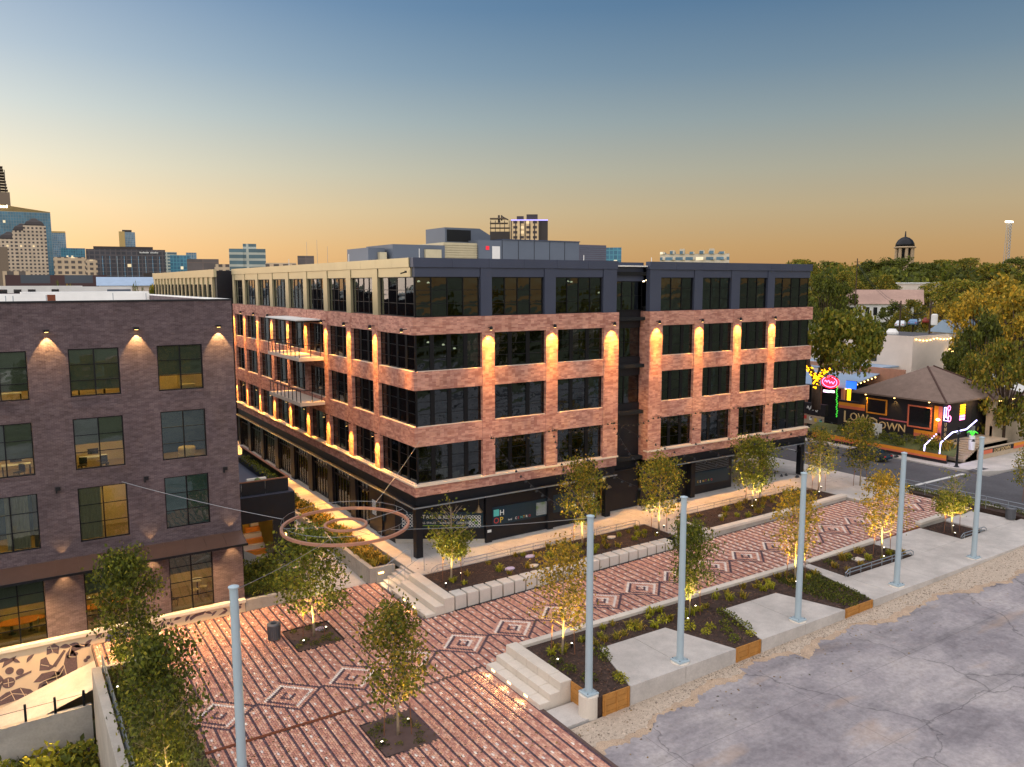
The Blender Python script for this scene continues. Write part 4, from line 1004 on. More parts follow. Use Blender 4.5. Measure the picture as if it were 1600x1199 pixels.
# windows + rooms
r_ = random.Random(21)
blind_h = {(0, 0): .64, (1, 0): .86, (2, 0): .80, (0, 1): 0, (1, 1): .5, (2, 1): .66, (0, 2): 0, (1, 2): 0, (2, 2): 0, (0, 3): .35, (1, 3): .42, (2, 3): .40}
for i, w in enumerate(WIN[:3]):
    for j, (z0, z1) in enumerate(ROWS):
        h = z1-z0; cx = (w[0]+w[1])/2
        window(w[1]-w[0]-.02, h-.02, 2, False, cx, z0+.01, False, dk, 'glass_clear', DY+.16, 3 if j < 3 else 4)
        a, b = w[0]-.9, w[1]+.9; fz = z0-.5 if j < 3 else z0-.06; cz = z1+.25; D = DY+5.0
        m = MB(); m.box(a, b, DY+.4, D, fz-.1, fz); part('room_floor', m, 'room_floor', dk)
        m = MB(); m.box(a, b, DY+.4, D, cz, cz+.1); part('room_ceiling', m, 'ceiling_tile', dk)
        m = MB(); m.box(a, b, D, D+.1, fz, cz); part('room_wall', m, 'blue_wall' if (i, j) in ((0, 1), (2, 2)) else 'room_wall', dk)
        m = MB(); m.box(a-.1, a, DY+.4, D, fz, cz); m.box(b, b+.1, DY+.4, D, fz, cz); part('room_wall', m, 'room_wall', dk)
        if (i, j) == (0, 2):
            m = MB(); m.box(w[0]+.05, w[1]-.05, DY+.22, DY+.24, z0+.05, z1-.05); part('window_film', m, 'teal_film', dk); continue
        m = MB(); m.box(cx-.9, cx+.9, DY+2.2, DY+2.9, cz-.05, cz-.01); part('ceiling_lamp', m, 'room_lamp', dk)
        bh = blind_h[(i, j)]
        if bh > 0:
            m = MB(); m.box(w[0]+.04, w[1]-.04, DY+.26, DY+.28, z1-h*bh, z1-.03); m.box(w[0]+.04, w[1]-.04, DY+.25, DY+.29, z1-h*bh-.04, z1-h*bh); part('roller_blind', m, 'blind', dk)
for (x0, x1) in ((-21.6, -20.45), (-25.35, -24.2), (-24.0, -23.8)):
    m = MB(); n = 14
    for k in range(n):
        a = x0+(x1-x0)*k/n; b = x0+(x1-x0)*(k+1)/n; m.quad((a, DY+.3+.05*(k % 2), 5.1), (b, DY+.3+.05*((k+1) % 2), 5.1), (b, DY+.3+.05*((k+1) % 2), 8.2), (a, DY+.3+.05*(k % 2), 8.2))
    part('curtain', m, 'curtain', dk)
# lamps on the wall
def dlamp(x, z, e=120, up=False):
    m = MB(); m.box(x-.14, x+.14, DY-.34, DY-.02, z, z+.14); o = part('wall_lamp', m, 'black_metal', dk)
    q = MB(); q.box(x-.09, x+.09, DY-.30, DY-.12, z-.015, z-.002); part('lens', q, 'lamp_on', o)
    spot('wash', dk, (x, DY-.30, z-.06), (x, DY+.04, z-1.6), e, 66, .25, (1, .58, .20), .03)
for x in (-13.3, -18.02, -22.68, -27.4): dlamp(x, 17.55, 700)
for x in (-13.27, -17.95, -22.67):
    m = MB(); m.box(x-.13, x+.13, DY-.16, DY-.01, 8.35, 8.55); m.box(x-.13, x-.05, DY-.16, DY-.01, 8.2, 8.35); part('wall_bracket', m, 'black_metal', dk)
# steel canopy over the ground floor
m = MB()
m.add([(LEFT, DY-.02, 4.2), (DX, DY-.02, 4.2), (DX-.1, DY-1.5, 3.72), (LEFT, DY-1.5, 3.72), (LEFT, DY-.02, 4.14), (DX, DY-.02, 4.14), (DX-.1, DY-1.5, 3.66), (LEFT, DY-1.5, 3.66)], [(0, 1, 2, 3)[::-1], (4, 5, 6, 7), (0, 4, 7, 3), (1, 2, 6, 5), (2, 3, 7, 6)])
can = part('canopy', m, 'canopy_brown', dk)
for k in range(18):
    x = DX-.06-k*1.18; m = MB(); m.add([(x-.02, DY-.03, 4.205), (x+.02, DY-.03, 4.205), (x+.02, DY-1.5, 3.73), (x-.02, DY-1.5, 3.73), (x-.02, DY-.03, 4.235), (x+.02, DY-.03, 4.235), (x+.02, DY-1.5, 3.76), (x-.02, DY-1.5, 3.76)], [(4, 7, 6, 5), (0, 4, 5, 1), (2, 6, 7, 3), (0, 3, 7, 4), (1, 5, 6, 2)]); part('seam', m, 'canopy_brown', can)
m = MB(); m.box(LEFT, DX, DY-1.56, DY-1.5, 3.6, 3.74); part('edge_channel', m, 'black_metal', can)
for x in (-13.1, -17.9, -22.7):
    m = MB(); m.lathe([(.07, -.1), (.1, .05)], x, DY-.2, 3.75, 8); part('down_light', m, 'lamp_on', can)
    spot('down', dk, (x, DY-.35, 3.6), (x, DY-.1, 0), 220, 75, .6, (1, .62, .26), .05)
    spot('up', dk, (x, DY-.25, 4.35), (x, DY, 6), 40, 80, .6, (1, .62, .26), .05)
    # warm flood on the mural and the paving at its foot
    spot('flood', dk, (x-1.6, DY-1.45, 3.55), (x-1.6, DY-2.6, -1.3), 1900, 135, .8, (1, .60, .24), .2)
spot('flood', dk, (-24.6, DY-1.45, 3.5), (-24.6, DY-.9, -3.5), 1300, 100, .8, (1, .60, .24), .2)
# ---- mural wall below
mat('mural_ground', (224,196,160), .85, var=.06, scale=1.5); mat('mural_dark', (104,84,84), .9, var=.3, scale=9, fine=.25); mat('mural_blue', (98,96,116), .9, var=.2, scale=9)
mw = thing('mural_wall', 'cream mural wall with dark animal, rider and leaf figures', 'mural', (-19, .2, -1.2))
m = MB(); m.box(LEFT, -12.45, .2, .48, -6, -.62); part('wall', m, 'mural_ground', mw)
m = MB(); m.box(LEFT, -12.42, .08, .5, -.62, -.42); part('ledge', m, 'limestone', mw)
def fig(poly, m_='mural_dark', name='figure', y=.2):
    f = MB(); pts = [(x, y-.012, z) for x, z in poly]; n = len(pts)
    a = sum(poly[i][0]*poly[(i+1) % n][1]-poly[(i+1) % n][0]*poly[i][1] for i in range(n))
    if a < 0: pts = pts[::-1]
    back = [(p[0], y+.003, p[2]) for p in pts]
    f.add(pts+back, [tuple(range(n))]+[(i, n+i, n+(i+1) % n, (i+1) % n) for i in range(n)]); part(name, f, m_, mw)
def leaf(x, z, L, w, a, m_='mural_dark'):
    p = []
    for k in range(9): t_ = k/8; p.append((t_*L, w*sin(pi*t_)))
    for k in range(7, 0, -1): t_ = k/8; p.append((t_*L, -w*.35*sin(pi*t_)))
    fig([(x+u*cos(a)-v*sin(a), z+u*sin(a)+v*cos(a)) for u, v in p], m_, 'leaf')
def disc(x, z, r, m_='mural_dark', n=12, sx=1., name='disc'): fig([(x+r*sx*cos(2*pi*k/n), z+r*sin(2*pi*k/n)) for k in range(n)], m_, name)
# horse with rider, guitar player, sun and leaves, laid out in metres along the wall
hx, hz = -24.5, -3.4
fig([(hx+u, hz+v) for u, v in [(0, .05), (.5, .0), (1.3, .15), (1.9, .25), (2.15, .9), (2.15, 1.6), (2.05, 1.95), (2.6, 2.1), (2.85, 2.05), (2.95, 2.2), (2.4, 2.35), (1.9, 2.3), (1.6, 1.9), (1.45, 1.3), (1.1, .95), (.6, .6), (.15, .45)]])
fig([(hx+u, hz+v) for u, v in [(-.15, .62), (.3, 1.05), (.9, 1.05), (1.4, .8), (1.25, .55), (.5, .5)]], 'mural_dark')
fig([(hx+u, hz+v) for u, v in [(.2, 1.25), (.3, 1.9), (.6, 2.0), (.75, 1.5), (1.0, 1.3), (.7, 1.15)]])
fig([(hx+u, hz+v) for u, v in [(.62, 2.1), (.66, 2.55), (1.05, 2.7), (1.3, 2.45), (1.22, 2.0), (.95, 2.2)]])
fig([(hx+u, hz+v) for u, v in [(.85, 1.35), (1.5, 2.2), (1.62, 2.12), (1.05, 1.25)]])
fig([(hx+u, hz+v) for u, v in [(2.2, .3), (2.6, .75), (3.05, .95), (3.0, 1.1), (2.5, .95), (2.1, .55)]])
for u in (.1, .6): fig([(hx+u, hz), (hx+u+.25, hz+.42), (hx+u+.45, hz+.3), (hx+u+.3, hz-.1)])
gx, gz = -26.2, -3.7
fig([(gx+u, gz+v) for u, v in [(-.2, 0), (.8, .1), (1.6, .25), (1.4, .55), (.9, .8), (.2, .7), (-.3, .4)]])
disc(gx+.35, gz+1.25, .33); disc(gx+.35, gz+1.25, .08, 'mural_ground', name='sound_hole', n=8) if False else None
fig([(gx+u, gz+v) for u, v in [(.7, 1.3), (1.5, 1.55), (1.52, 1.68), (.7, 1.48)]]); disc(gx+.45, gz+1.95, .22); fig([(gx+u, gz+v) for u, v in [(.1, 2.2), (.25, 2.6), (.85, 2.75), (.7, 2.5)]])
fig([(gx+u, gz+v) for u, v in [(-.5, 1.0), (0, 1.8), (.15, 1.5), (-.1, .8)]]); disc(gx+.95, gz+1.75, .2)
disc(-20.1, -1.3, .72, 'mural_blue', 18, name='sun_disc')
for x, z, L, w, a in [(-26.3, -1.15, .6, .16, .2), (-25.2, -1.4, .55, .14, 2.3), (-24.9, -1.5, .6, .15, .8), (-23.2, -1.0, .6, .2, -.2), (-22.7, -.95, .7, .22, -.5), (-21.9, -1.35, .6, .16, .8), (-21.3, -.95, .5, .12, .6), (-20.6, -.75, .5, .1, .4), (-19.2, -.8, .6, .14, .5),
                      (-16.9, -.85, .5, .13, .2), (-16.2, -1.1, .5, .14, .9), (-15.0, -.75, .5, .12, -.4), (-14.6, -1.1, .45, .11, .7), (-13.9, -.72, .4, .1, -.7), (-13.3, -1.05, .5, .13, .4), (-17.6, -1.1, .4, .11, 1.2), (-18.3, -.9, .5, .12, -.5)]: leaf(x, z, L, w, a)
for x, z, r in [(-22.6, -1.45, .14), (-22.4, -1.62, .13), (-22.75, -1.68, .13), (-21.75, -2.0, .12), (-21.9, -2.15, .12), (-22.1, -2.6, .13), (-17.2, -.95, .1), (-17.0, -1.05, .1), (-13.0, -.75, .09), (-12.8, -.9, .1), (-12.75, -.7, .09)]: disc(x, z, r, n=9, name='flower')
fig([(-15.9+u, -1.1+v) for u, v in [(0, 0), (.35, .2), (.8, .25), (1.0, .45), (.75, .42), (.3, .38), (-.05, .2)]]); fig([(-14.2+u, -1.15+v) for u, v in [(0, 0), (.4, .25), (.6, .2), (.45, .05)]])
def stroke(pts, w=.035):
    for (x0, z0), (x1, z1) in zip(pts, pts[1:]):
        dx, dz = x1-x0, z1-z0; L = math.hypot(dx, dz) or 1; nx_, nz_ = -dz/L*w/2, dx/L*w/2
        fig([(x0+nx_, z0+nz_), (x1+nx_, z1+nz_), (x1-nx_, z1-nz_), (x0-nx_, z0-nz_)], 'mural_ground', 'incised_line', .191)
for pl in ([(0, .5), (.6, .62), (1.2, .7), (1.5, 1.2)], [(1.45, 1.3), (1.6, .3)], [(1.9, 2.3), (1.75, 1.7), (2.1, 1.6)], [(.5, .5), (.7, .1)], [(1.0, .95), (1.1, .15)], [(.3, 1.6), (.7, 1.4)], [(.7, 2.5), (1.2, 2.4)], [(.85, 2.6), (.95, 2.2)], [(2.3, 2.32), (2.6, 2.15)]): stroke([(hx+u, hz+v) for u, v in pl])
for pl in ([(-.1, .3), (.5, .55), (1.2, .3)], [(.4, .75), (.6, .1)], [(.9, .75), (1.1, .2)], [(.1, 1.25), (.6, 1.25)], [(.35, 1.5), (.35, 1.0)], [(-.3, 1.1), (.05, 1.4)]): stroke([(gx+u, gz+v) for u, v in pl])
stroke([(-20.5, -1.7), (-20.2, -1.45), (-19.7, -1.3)], .09); stroke([(-20.2, -1.0), (-20.1, -1.45)], .07)
# ---- things inside the lit rooms
mat('orange_table', (214,128,40), .45, var=.08); mat('chair_cream', (214,190,130), .6, var=.08); mat('chair_dark', (44,40,38), .7, var=.1); mat('pot_white', (226,220,205), .5, var=.03)
def oval_table(x, y, z, lab, rx=1.3, ry=.6):
    t = thing('oval_table', lab, 'table', (x, y, z), group='oval meeting tables')
    m = MB(); m.lathe([(1, 0), (1, .05)], 0, 0, .72, 28); m.v = [(a*rx, b*ry, c) for a, b, c in m.v]; part('table_top', m, 'orange_table', t, True)
    m = MB(); m.lathe([(.3, 0), (.08, .05), (.08, .72)], -.5, 0, 0, 10); m.lathe([(.3, 0), (.08, .05), (.08, .72)], .5, 0, 0, 10); part('pedestal', m, 'chair_dark', t, True)
oval_table(-25.0, 3.0, -.7, 'orange oval meeting table in the leftmost ground floor window')
oval_table(-20.3, 3.0, -.7, 'orange oval meeting table behind the leafy tree')
def chair(x, y, z, rz, lab, m_='chair_cream', h=.46, grp='chairs inside the dark brick building'):
    t = thing('chair', lab, 'chair', (x, y, z), rz, grp)
    m = MB(); m.box(-.22, .22, -.22, .22, h-.04, h); part('seat', m, m_, t, True)
    m = MB(); m.box(-.22, .22, .19, .23, h+.02, h+.42); part('backrest', m, m_, t, True)
    for sx in (-1, 1):
        for sy in (-1, 1): m = MB(); m.tube([(sx*.2, sy*.2, 0), (sx*.18, sy*.18, h-.04)], .016, 5); part('leg', m, m_, t, True)
    return t
for k, (x, y, rz, lab) in enumerate([(-25.7, 4.0, 0, 'chair behind the orange table in the leftmost window'), (-24.2, 4.0, .2, 'chair at the right rear of the leftmost orange table'), (-23.9, 2.6, 1.4, 'chair at the end of the leftmost orange table'), (-21.0, 4.0, 0, 'chair behind the orange table hidden by the tree')]): chair(x, y, -.7, rz, lab)
chair(-15.1, 2.6, -.7, .4, 'tall cream bar stool in the ground floor window next to the corner', h=.74); chair(-14.5, 2.9, -.7, -.5, 'tall cream bar stool nearest to the building corner', h=.74)
chair(-16.4, 2.4, -.7, 1.2, 'dark chair in the ground floor window next to the corner', 'chair_dark')
t = thing('bar_table', 'tall round bar table in the ground floor corner window', 'table', (-14.75, 3.5, -.7))
m = MB(); m.lathe([(.42, 0), (.42, .04)], 0, 0, 1.02, 18); part('table_top', m, 'pot_white', t, True); m = MB(); m.lathe([(.25, 0), (.04, .04), (.04, 1.02)], 0, 0, 0, 10); part('stem', m, 'chair_dark', t, True)
for k, (x, z, lab) in enumerate([(-21.2, 9.0-.12, 'black desk chair in the second storey middle window'), (-20.0, 8.88, 'dark desk chair right of the other in middle window'), (-24.5, 8.88, 'dark desk chair in the second storey left window')]):
    chair(x, 2.2, z, rnd.uniform(-1, 1), lab, 'chair_dark')
def desk(x, y, z, lab, w=1.5):
    t = thing('desk', lab, 'desk', (x, y, z), group='desks inside the dark brick building')
    m = MB(); m.box(-w/2, w/2, -.35, .35, .7, .74); part('desk_top', m, 'pot_white', t, True)
    for sx in (-1, 1): m = MB(); m.box(sx*(w/2-.06)-.03, sx*(w/2-.06)+.03, -.3, .3, 0, .7); part('leg', m, 'chair_dark', t, True)
    m = MB(); m.box(-.3, .3, .1, .13, .86, 1.2); part('monitor', m, 'chair_dark', t, True)
desk(-20.5, 3.2, 8.88, 'white desk in the second storey middle window'); desk(-24.6, 3.2, 8.88, 'white desk in the second storey left window'); desk(-20.4, 2.6, 13.22, 'white desk in the top storey middle window'); desk(-24.8, 2.6, 13.22, 'white desk in the top storey left window')
t = thing('armchair', 'pale yellow rounded armchair in the second storey corner window', 'armchair', (-15.2, 2.6, 8.88))
m = MB(); m.lathe([(.45, 0), (.5, .2), (.48, .42)], 0, 0, 0, 14); part('seat', m, 'chair_cream', t, True); m = MB(); m.lathe([(.5, 0), (.55, .4), (.5, .5)], .1, .2, .3, 14); part('backrest', m, 'chair_cream', t, True)
t = thing('armchair', 'pale yellow armchair below the raised blind of the top corner window', 'armchair', (-14.9, 2.6, 13.22))
m = MB(); m.lathe([(.45, 0), (.5, .3), (.48, .62)], 0, 0, 0, 14); part('seat', m, 'chair_cream', t, True); m = MB(); m.box(-.5, .5, .3, .5, .4, 1.2); part('backrest', m, 'chair_cream', t, True)
# ================================================================== annex with roof terrace in the alley
an = thing('terrace_annex', 'black annex with roof terrace and lit stair beside the alley', 'building', (-9.6, 7, -1))
m = MB(); m.box(-12.39, -6.8, 7.0, 7.25, 2.6, 4.55); part('fascia', m, 'black_metal', an)
m = MB(); m.box(-7.0, -6.8, 7.252, 22, -.9, 4.55); part('side_wall', m, 'black_metal', an)
m = MB(); m.box(-12.39, -6.78, 6.98, 22, 4.56, 4.62); part('terrace_floor', m, 'slate_panel', an)
m = MB(); m.box(-8.5, -7.002, 7.0, 7.25, -1.0, 2.6); part('front_wall', m, 'black_metal', an)
m = MB(); m.box(-12.38, -7.02, 11.5, 11.7, -1, 4.5); part('back_wall', m, 'niche_wall', an)
for k in range(3):
    m = MB(); m.box(-12.38+k*1.75, -12.38+(k+1)*1.75-.03, 7.3, 7.36, 4.62, 5.62); part('parapet_panel', m, 'black_metal', an)
m = MB(); m.box(-12.38, -7.05, 7.22, 7.44, 5.63, 5.70); m.box(-7.25, -7.05, 7.442, 21, 5.63, 5.70); part('timber_rail', m, 'wood_dark', an)
for k in range(7):
    m = MB(); m.box(-7.18, -7.12, 7.45+k*1.9, 7.45+(k+1)*1.9-.03, 4.62, 5.62); part('parapet_panel', m, 'black_metal', an)
m = MB(); m.box(-7.85, -7.3, 8.2, 20, 4.62, 5.1); part('planter_box', m, 'black_metal', an)
for k in range(7):
    x = -12.1+k*.62; z = -.1+k*.0; m = MB(); m.box(-12.2+k*.5, -8.6, 8.4+k*.4, 8.8+k*.4, -.7, -.5+k*.34); part('stair_step', m, 'orange_table' if k % 2 else 'limestone', an)
m = MB(); m.prism([(-12.38, 7.6), (-9.5, 7.6), (-9.5, 7.8), (-12.38, 7.8)], -1, lambda x, y: 1.6 if x < -11 else -.3); part('ramp_cheek', m, 'concrete_wall', an)
m = MB(); m.tube([(-10.7, 7.4, -.9), (-10.7, 7.4, 2.6)], .045, 8); part('post', m, 'frame_dark', an)
for x, y in ((-11.8, 8.5), (-10.4, 9.5), (-9.2, 9)):
    m = MB(); m.lathe([(.05, -.05), (.09, 0), (.05, .06)], x, y, 2.4, 8); part('pendant', m, 'lamp_on', an); point('annex_glow', an, (x, y, 2.25), 20, (1, .62, .25), .1)
m = MB(); m.lathe([(.06, 0), (.06, .3)], -7.6, 6.9, 1.2, 8); part('wall_lamp', m, 'lamp_on', an); point('annex_glow', an, (-7.6, 6.7, 1.35), 8, (1, .62, .25), .08)
t = thing('terrace_sofa', 'white outdoor sofa with green cushion on the annex terrace', 'sofa', (-9.6, 8.6, 4.62))
m = MB(); m.bbox(-1.3, 1.0, -.4, .45, .12, .42, .05); part('seat', m, 'pot_white', t, True); m = MB(); m.bbox(-.2, 1.3, .46, .68, .12, .85, .05); m.bbox(1.02, 1.25, -.4, .455, .12, .7, .05); part('backrest', m, 'pot_white', t, True)
m = MB(); m.smooth = True; m.lathe([(.05, -.25), (.22, -.15), (.26, 0), (.22, .15), (.05, .25)], .55, .2, .68, 10); part('cushion', m, 'cushion_green', t, True)
# ================================================================== light poles, cables, ring lights
HP = 9.15
def pole_thing(x, y, z0, lab, plinth=0.):
    t = thing('light_pole', lab, 'pole', (x, y, z0), group='tall pale blue steel poles')
    m = MB(); m.smooth = False
    m.lathe([(.20, .14), (.19, .5), (.155, HP-z0-.12)], 0, 0, 0, 20); part('shaft', m, 'steel_pole', t, True)
    m = MB(); m.lathe([(.17, 0), (.20, .03), (.20, .08), (.02, .14)], 0, 0, HP-z0-.12, 16); part('cap', m, 'steel_pole', t, True)
    m = MB(); m.bbox(-.36, .36, -.36, .36, .06, .16, .02); part('base_plate', m, 'steel_pole', t, True)
    for sx in (-1, 1):
        for sy in (-1, 1): m = MB(); m.lathe([(.03, 0), (.03, .07)], sx*.27, sy*.27, .16, 6); part('bolt', m, 'galv', t, True)
    m = MB(); m.lathe([(.5, 0 if not plinth else -plinth), (.5, .03), (.47, .06)], 0, 0, 0, 20); part('footing', m, 'limestone', t, True)
    m = MB(); m.box(-.17, .17, -.03, .03, .6, .9) if plinth == 0 else m.box(-.06, .06, .17, .24, .5, .75); part('hand_hole', m, 'steel_pole', t, True)
pole_thing(-18.3, -22.45, -1.25, 'pale blue pole in the foreground cut by the bottom edge')
pole_thing(-1.56, -22.5, .0, 'pale blue pole on the round stone plinth beside timber boards', 1.15)
pole_thing(4.69, -22.46, 0, 'pale blue pole on the first tapered concrete pad')
pole_thing(14.45, -22.46, 0, 'pale blue pole on the second tapered concrete pad')
pole_thing(24.72, -22.42, 0, 'pale blue pole on the big slab before the railed bed')
pole_thing(34.5, -22.4, .02, 'pale blue pole farthest along the terrace')
mat('cable', (150,156,160), .4, .7, var=0); mat('socket', (16,16,18), .5, var=0)
def sag(p, q, s, n=14):
    p, q = Vector(p), Vector(q); return [p.lerp(q, k/n)-Vector((0, 0, s*4*(k/n)*(1-k/n))) for k in range(n+1)]
RC = Vector((-7.9, -6.55, 5.5))
ringt = thing('ring_light', 'big copper ring light with small inner ring above the plaza', 'ring light', tuple(RC))
def ring(r, h, w, z):
    m = MB(); n = 56; prof = [(r-w/2, 0), (r+w/2, 0), (r+w/2, h), (r-w/2, h)]
    vs = [(a*cos(2*pi*k/n), a*sin(2*pi*k/n), z+b) for k in range(n) for a, b in prof]
    fs = [(k*4+i, ((k+1) % n)*4+i, ((k+1) % n)*4+(i+1) % 4, k*4+(i+1) % 4) for k in range(n) for i in range(4)]
    m.add(vs, fs); return m
part('outer_ring', ring(3.8, .16, .16, 0), 'copper_ring', ringt, True); part('inner_ring', ring(1.25, .13, .13, .05), 'copper_ring', ringt, True)
NR, NL, NT_, NB = (-3.31, -7.8, 5.6), (-10.7, -.95, 5.9), (-3.6, -1.4, 6.1), (-11.0, -8.6, 5.75)
for k in range(16):
    a = 2*pi*(k+.5)/16; m = MB(); m.tube([(3.8*cos(a), 3.8*sin(a), .15), (3.8*cos(a), 3.8*sin(a), .55)], .012, 4); part('hanger', m, 'cable', ringt, True)
m = MB()
for a in (0, pi/2, pi, 1.5*pi): m.tube([(1.25*cos(a), 1.25*sin(a), .15), (3.8*cos(a), 3.8*sin(a), .5)], .012, 4)
m.tube([(3.8*cos(2*pi*k/24), 3.8*sin(2*pi*k/24), .55) for k in range(25)], .012, 4, False); part('rigging', m, 'cable', ringt, True)
for p, lab in (((-19.31, .4, 8.41), 'stay cable from ring light to the dark brick wall'), ((-18.3, -22.45, 8.95), 'stay cable from ring light to the foreground pole'), ((-1.56, -22.5, 9.0), 'stay cable from ring light to the plinth pole'), ((.37, 0.0, 8.8), 'stay cable from ring light to the brick corner')):
    v = Vector(p)-RC; v.z = 0; q = RC+v.normalized()*3.8+Vector((0, 0, .5))
    m = MB(); m.tube(sag(p, q, .12, 8), .016, 5, False); solo('stay_cable', m, 'cable', lab, 'cable', 'stay cables of the ring light')
# festoon strings between building and poles
def festoon(p, q, lab, n=16, s=.6):
    t = thing('festoon_string', lab, 'string lights', tuple(p), group='dark festoon strings over the walk')
    pts = sag(p, q, s, 22); m = MB(); m.tube(pts, .010, 4, False); part('cable', m, 'socket', t)
    m = MB()
    for k in range(n):
        u = (k+.5)/n*22; i = int(u); c = pts[i].lerp(pts[min(i+1, 22)], u-i); m.lathe([(.10, -.16), (.085, -.10), (.03, -.05), (.02, 0)], c.x, c.y, c.z, 6)
    part('lamp_shades', m, 'socket', t)['kind'] = 'stuff'
piers = [6.3, 12.2, 18.3, 23.4, 28.6, 33.65, 38.5]
tops = [(-1.56, -22.5), (4.69, -22.46), (14.45, -22.46), (24.72, -22.42), (34.5, -22.4)]
names = ['plinth pole', 'first pad pole', 'second pad pole', 'railed bed pole', 'farthest pole']
ords = ['first', 'second', 'third', 'fourth', 'fifth', 'sixth', 'seventh']
for i, px in enumerate(piers):
    for j, (tx, ty) in enumerate(tops):
        if abs((tx-2)-(px-8)) < 7.5 and (i+j) % 2 == 0 or (j == i-1):
            festoon((px, -.1, 8.75), (tx, ty, 8.95), 'festoon string from the %s brick pier to the %s' % (ords[i], names[j]), 18, 1.0)
for i in range(0, 6):
    festoon((piers[i], -.15, 8.6), (piers[i+1], -.15, 8.6), 'festoon swag on the brick front between %s and %s pier' % (ords[i], ords[i+1]), 9, .5)
# ================================================================== rails, bins, small fittings
def tube_rail(name, pts_list, posts, m_, lab, r=.022, grp=None):
    t = thing(name, lab, 'railing', tuple(pts_list[0][0]), group=grp)
    for pts in pts_list: m = MB(); m.tube(pts, r, 6); part('rail', m, m_, t)
    for p, q in posts: m = MB(); m.tube([p, q], r*.9, 5); part('post', m, m_, t)
y = -3.26
def walkrail(x0, x1, lab):
    f = lambda x, h: (x, y, Wk(x)+h)
    posts = []; x = x0
    while x <= x1+.01: posts.append((f(x, -.05), f(x, .48))); x += 2.05
    tube_rail('bed_rail', [[f(x0-.5, 0), f(x0-.4, .3), f(x0, .5), f(x1, .5), f(x1+.4, .3), f(x1+.45, 0)], [f(x0-.3, 0), f(x0, .26), f(x1, .26)]], posts, 'galv', lab, .02, 'low rails of the beds')
walkrail(0, 18.5, 'low steel rail between walk and the bed of cube seats'); walkrail(23.6, 38, 'low steel rail between walk and the far building bed')
def bedrail(x0, x1, yy, lab):
    f = lambda x, h: (x, yy, h)
    posts = []; x = x0+.5
    while x <= x1-.3: posts.append((f(x, 0), f(x, .5))); x += 1.25
    tube_rail('bed_rail', [[f(x0, 0), f(x0, .3), f(x0+.35, .5), f(x1-.35, .5), f(x1, .3), f(x1, 0)], [f(x0+.15, 0), f(x0+.2, .18), f(x0+.45, .26), f(x1-.3, .26), f(x1-.15, 0)]], posts, 'galv', lab, .035, 'low rails of the beds')
bedrail(23.2, 31.4, -19.6, 'chunky looped steel rail of the railed terrace bed'); bedrail(38.0, 41.8, -19.6, 'short looped steel rail of the small far bed')
f = lambda yy, h: (47.6, yy, .55+h)
tube_rail('street_railing', [[f(-5.5, .9), f(-20.3, .9)], [f(-5.5, .55), f(-20.3, .55)]], [(f(-5.5-k*1.85, -.5), f(-5.5-k*1.85, .92)) for k in range(9)], 'galv', 'long steel railing between paseo and the cross street', .03)
def bin_thing(x, y, z, lab, m_='bin_grey'):
    t = thing('litter_bin', lab, 'litter bin', (x, y, z), group='ribbed litter bins')
    m = MB(); m.lathe([(.33, .05), (.36, .9)], 0, 0, 0, 20); part('body', m, m_, t, True)
    m = MB()
    for k in range(20): a = 2*pi*k/20; m.tube([(.35*cos(a), .35*sin(a), .04), (.385*cos(a), .385*sin(a), .92)], .022, 4)
    part('ribs', m, m_, t, True)
    m = MB(); n = 20; prof = [(.40, .92), (.40, 1.0), (.34, 1.06), (.19, 1.06), (.17, .95)]
    m.add([(r*cos(2*pi*k/n), r*sin(2*pi*k/n), h) for r, h in prof for k in range(n)], [(i*n+k, i*n+(k+1) % n, (i+1)*n+(k+1) % n, (i+1)*n+k) for i in range(4) for k in range(n)]); part('lid_ring', m, m_, t, True)
    m = MB(); m.lathe([(.18, .9), (.18, .91)], 0, 0, 0, 16); part('opening', m, 'socket', t, True)
bin_thing(-12.1, -5.1, -1.25, 'ribbed grey litter bin beside the first tree pit'); bin_thing(46.5, -19.2, .2, 'ribbed grey litter bin at the end of the street railing')
for k, (x, y) in enumerate([(-13.9, -22.2), (-15.3, -21.9), (-16.4, -21.6), (-15.7, -22.6)]):
    m = MB(); m.lathe([(.06, 0), (.06, 1.1-.15*k), (.05, 1.13-.15*k)], 0, 0, 0, 8)
    solo('bollard_post', m, 'galv', ['steel post at bottom edge, tallest of the four', 'steel post at bottom edge, second tallest', 'short steel post nearest to the foreground pole', 'shortest steel post at the bottom edge'][k], 'post', 'steel posts at the bottom edge', (x, y, -1.25))
# ================================================================== trees
def leafcols(rr, base, spread=.35, yellow=0.):
    out = []
    for c, w in base: out += [srgb(min(255, c[0]*1.20+8), c[1]*1.08+4, c[2]*.78)]*w
    return out
GREEN = leafcols(0, [((86,104,46), 4), ((70,90,40), 4), ((104,120,56), 3), ((58,76,36), 3), ((124,132,66), 1)])
OLIVE = leafcols(0, [((118,120,56), 4), ((100,104,48), 3), ((140,134,66), 3), ((84,90,42), 2), ((160,146,74), 1)])
GOLD = leafcols(0, [((168,150,64), 4), ((150,138,58), 3), ((190,170,78), 2), ((120,116,52), 2)])
DARK = leafcols(0, [((60,76,38), 4), ((48,64,32), 4), ((76,90,46), 3), ((90,100,52), 1)])
def addleaf(mb, p, s, rr, col, flat=.0):
    d = Vector((rr.gauss(0, 1), rr.gauss(0, 1), rr.gauss(0, .7))).normalized()
    u = d.orthogonal().normalized(); u = Matrix.Rotation(rr.uniform(0, 6.28), 3, d) @ u; v = d.cross(u)
    k = rr.uniform(.8, 1.25); f = rr.uniform(.72, 1.25); c = (col[0]*f, col[1]*f, col[2]*f, 1)
    mb.add([p-u*s*.5, p+v*s*.32*k+d*s*.1, p+u*s*.55, p-v*s*.32*k+d*s*.1], [(0, 1, 2, 3)], c)
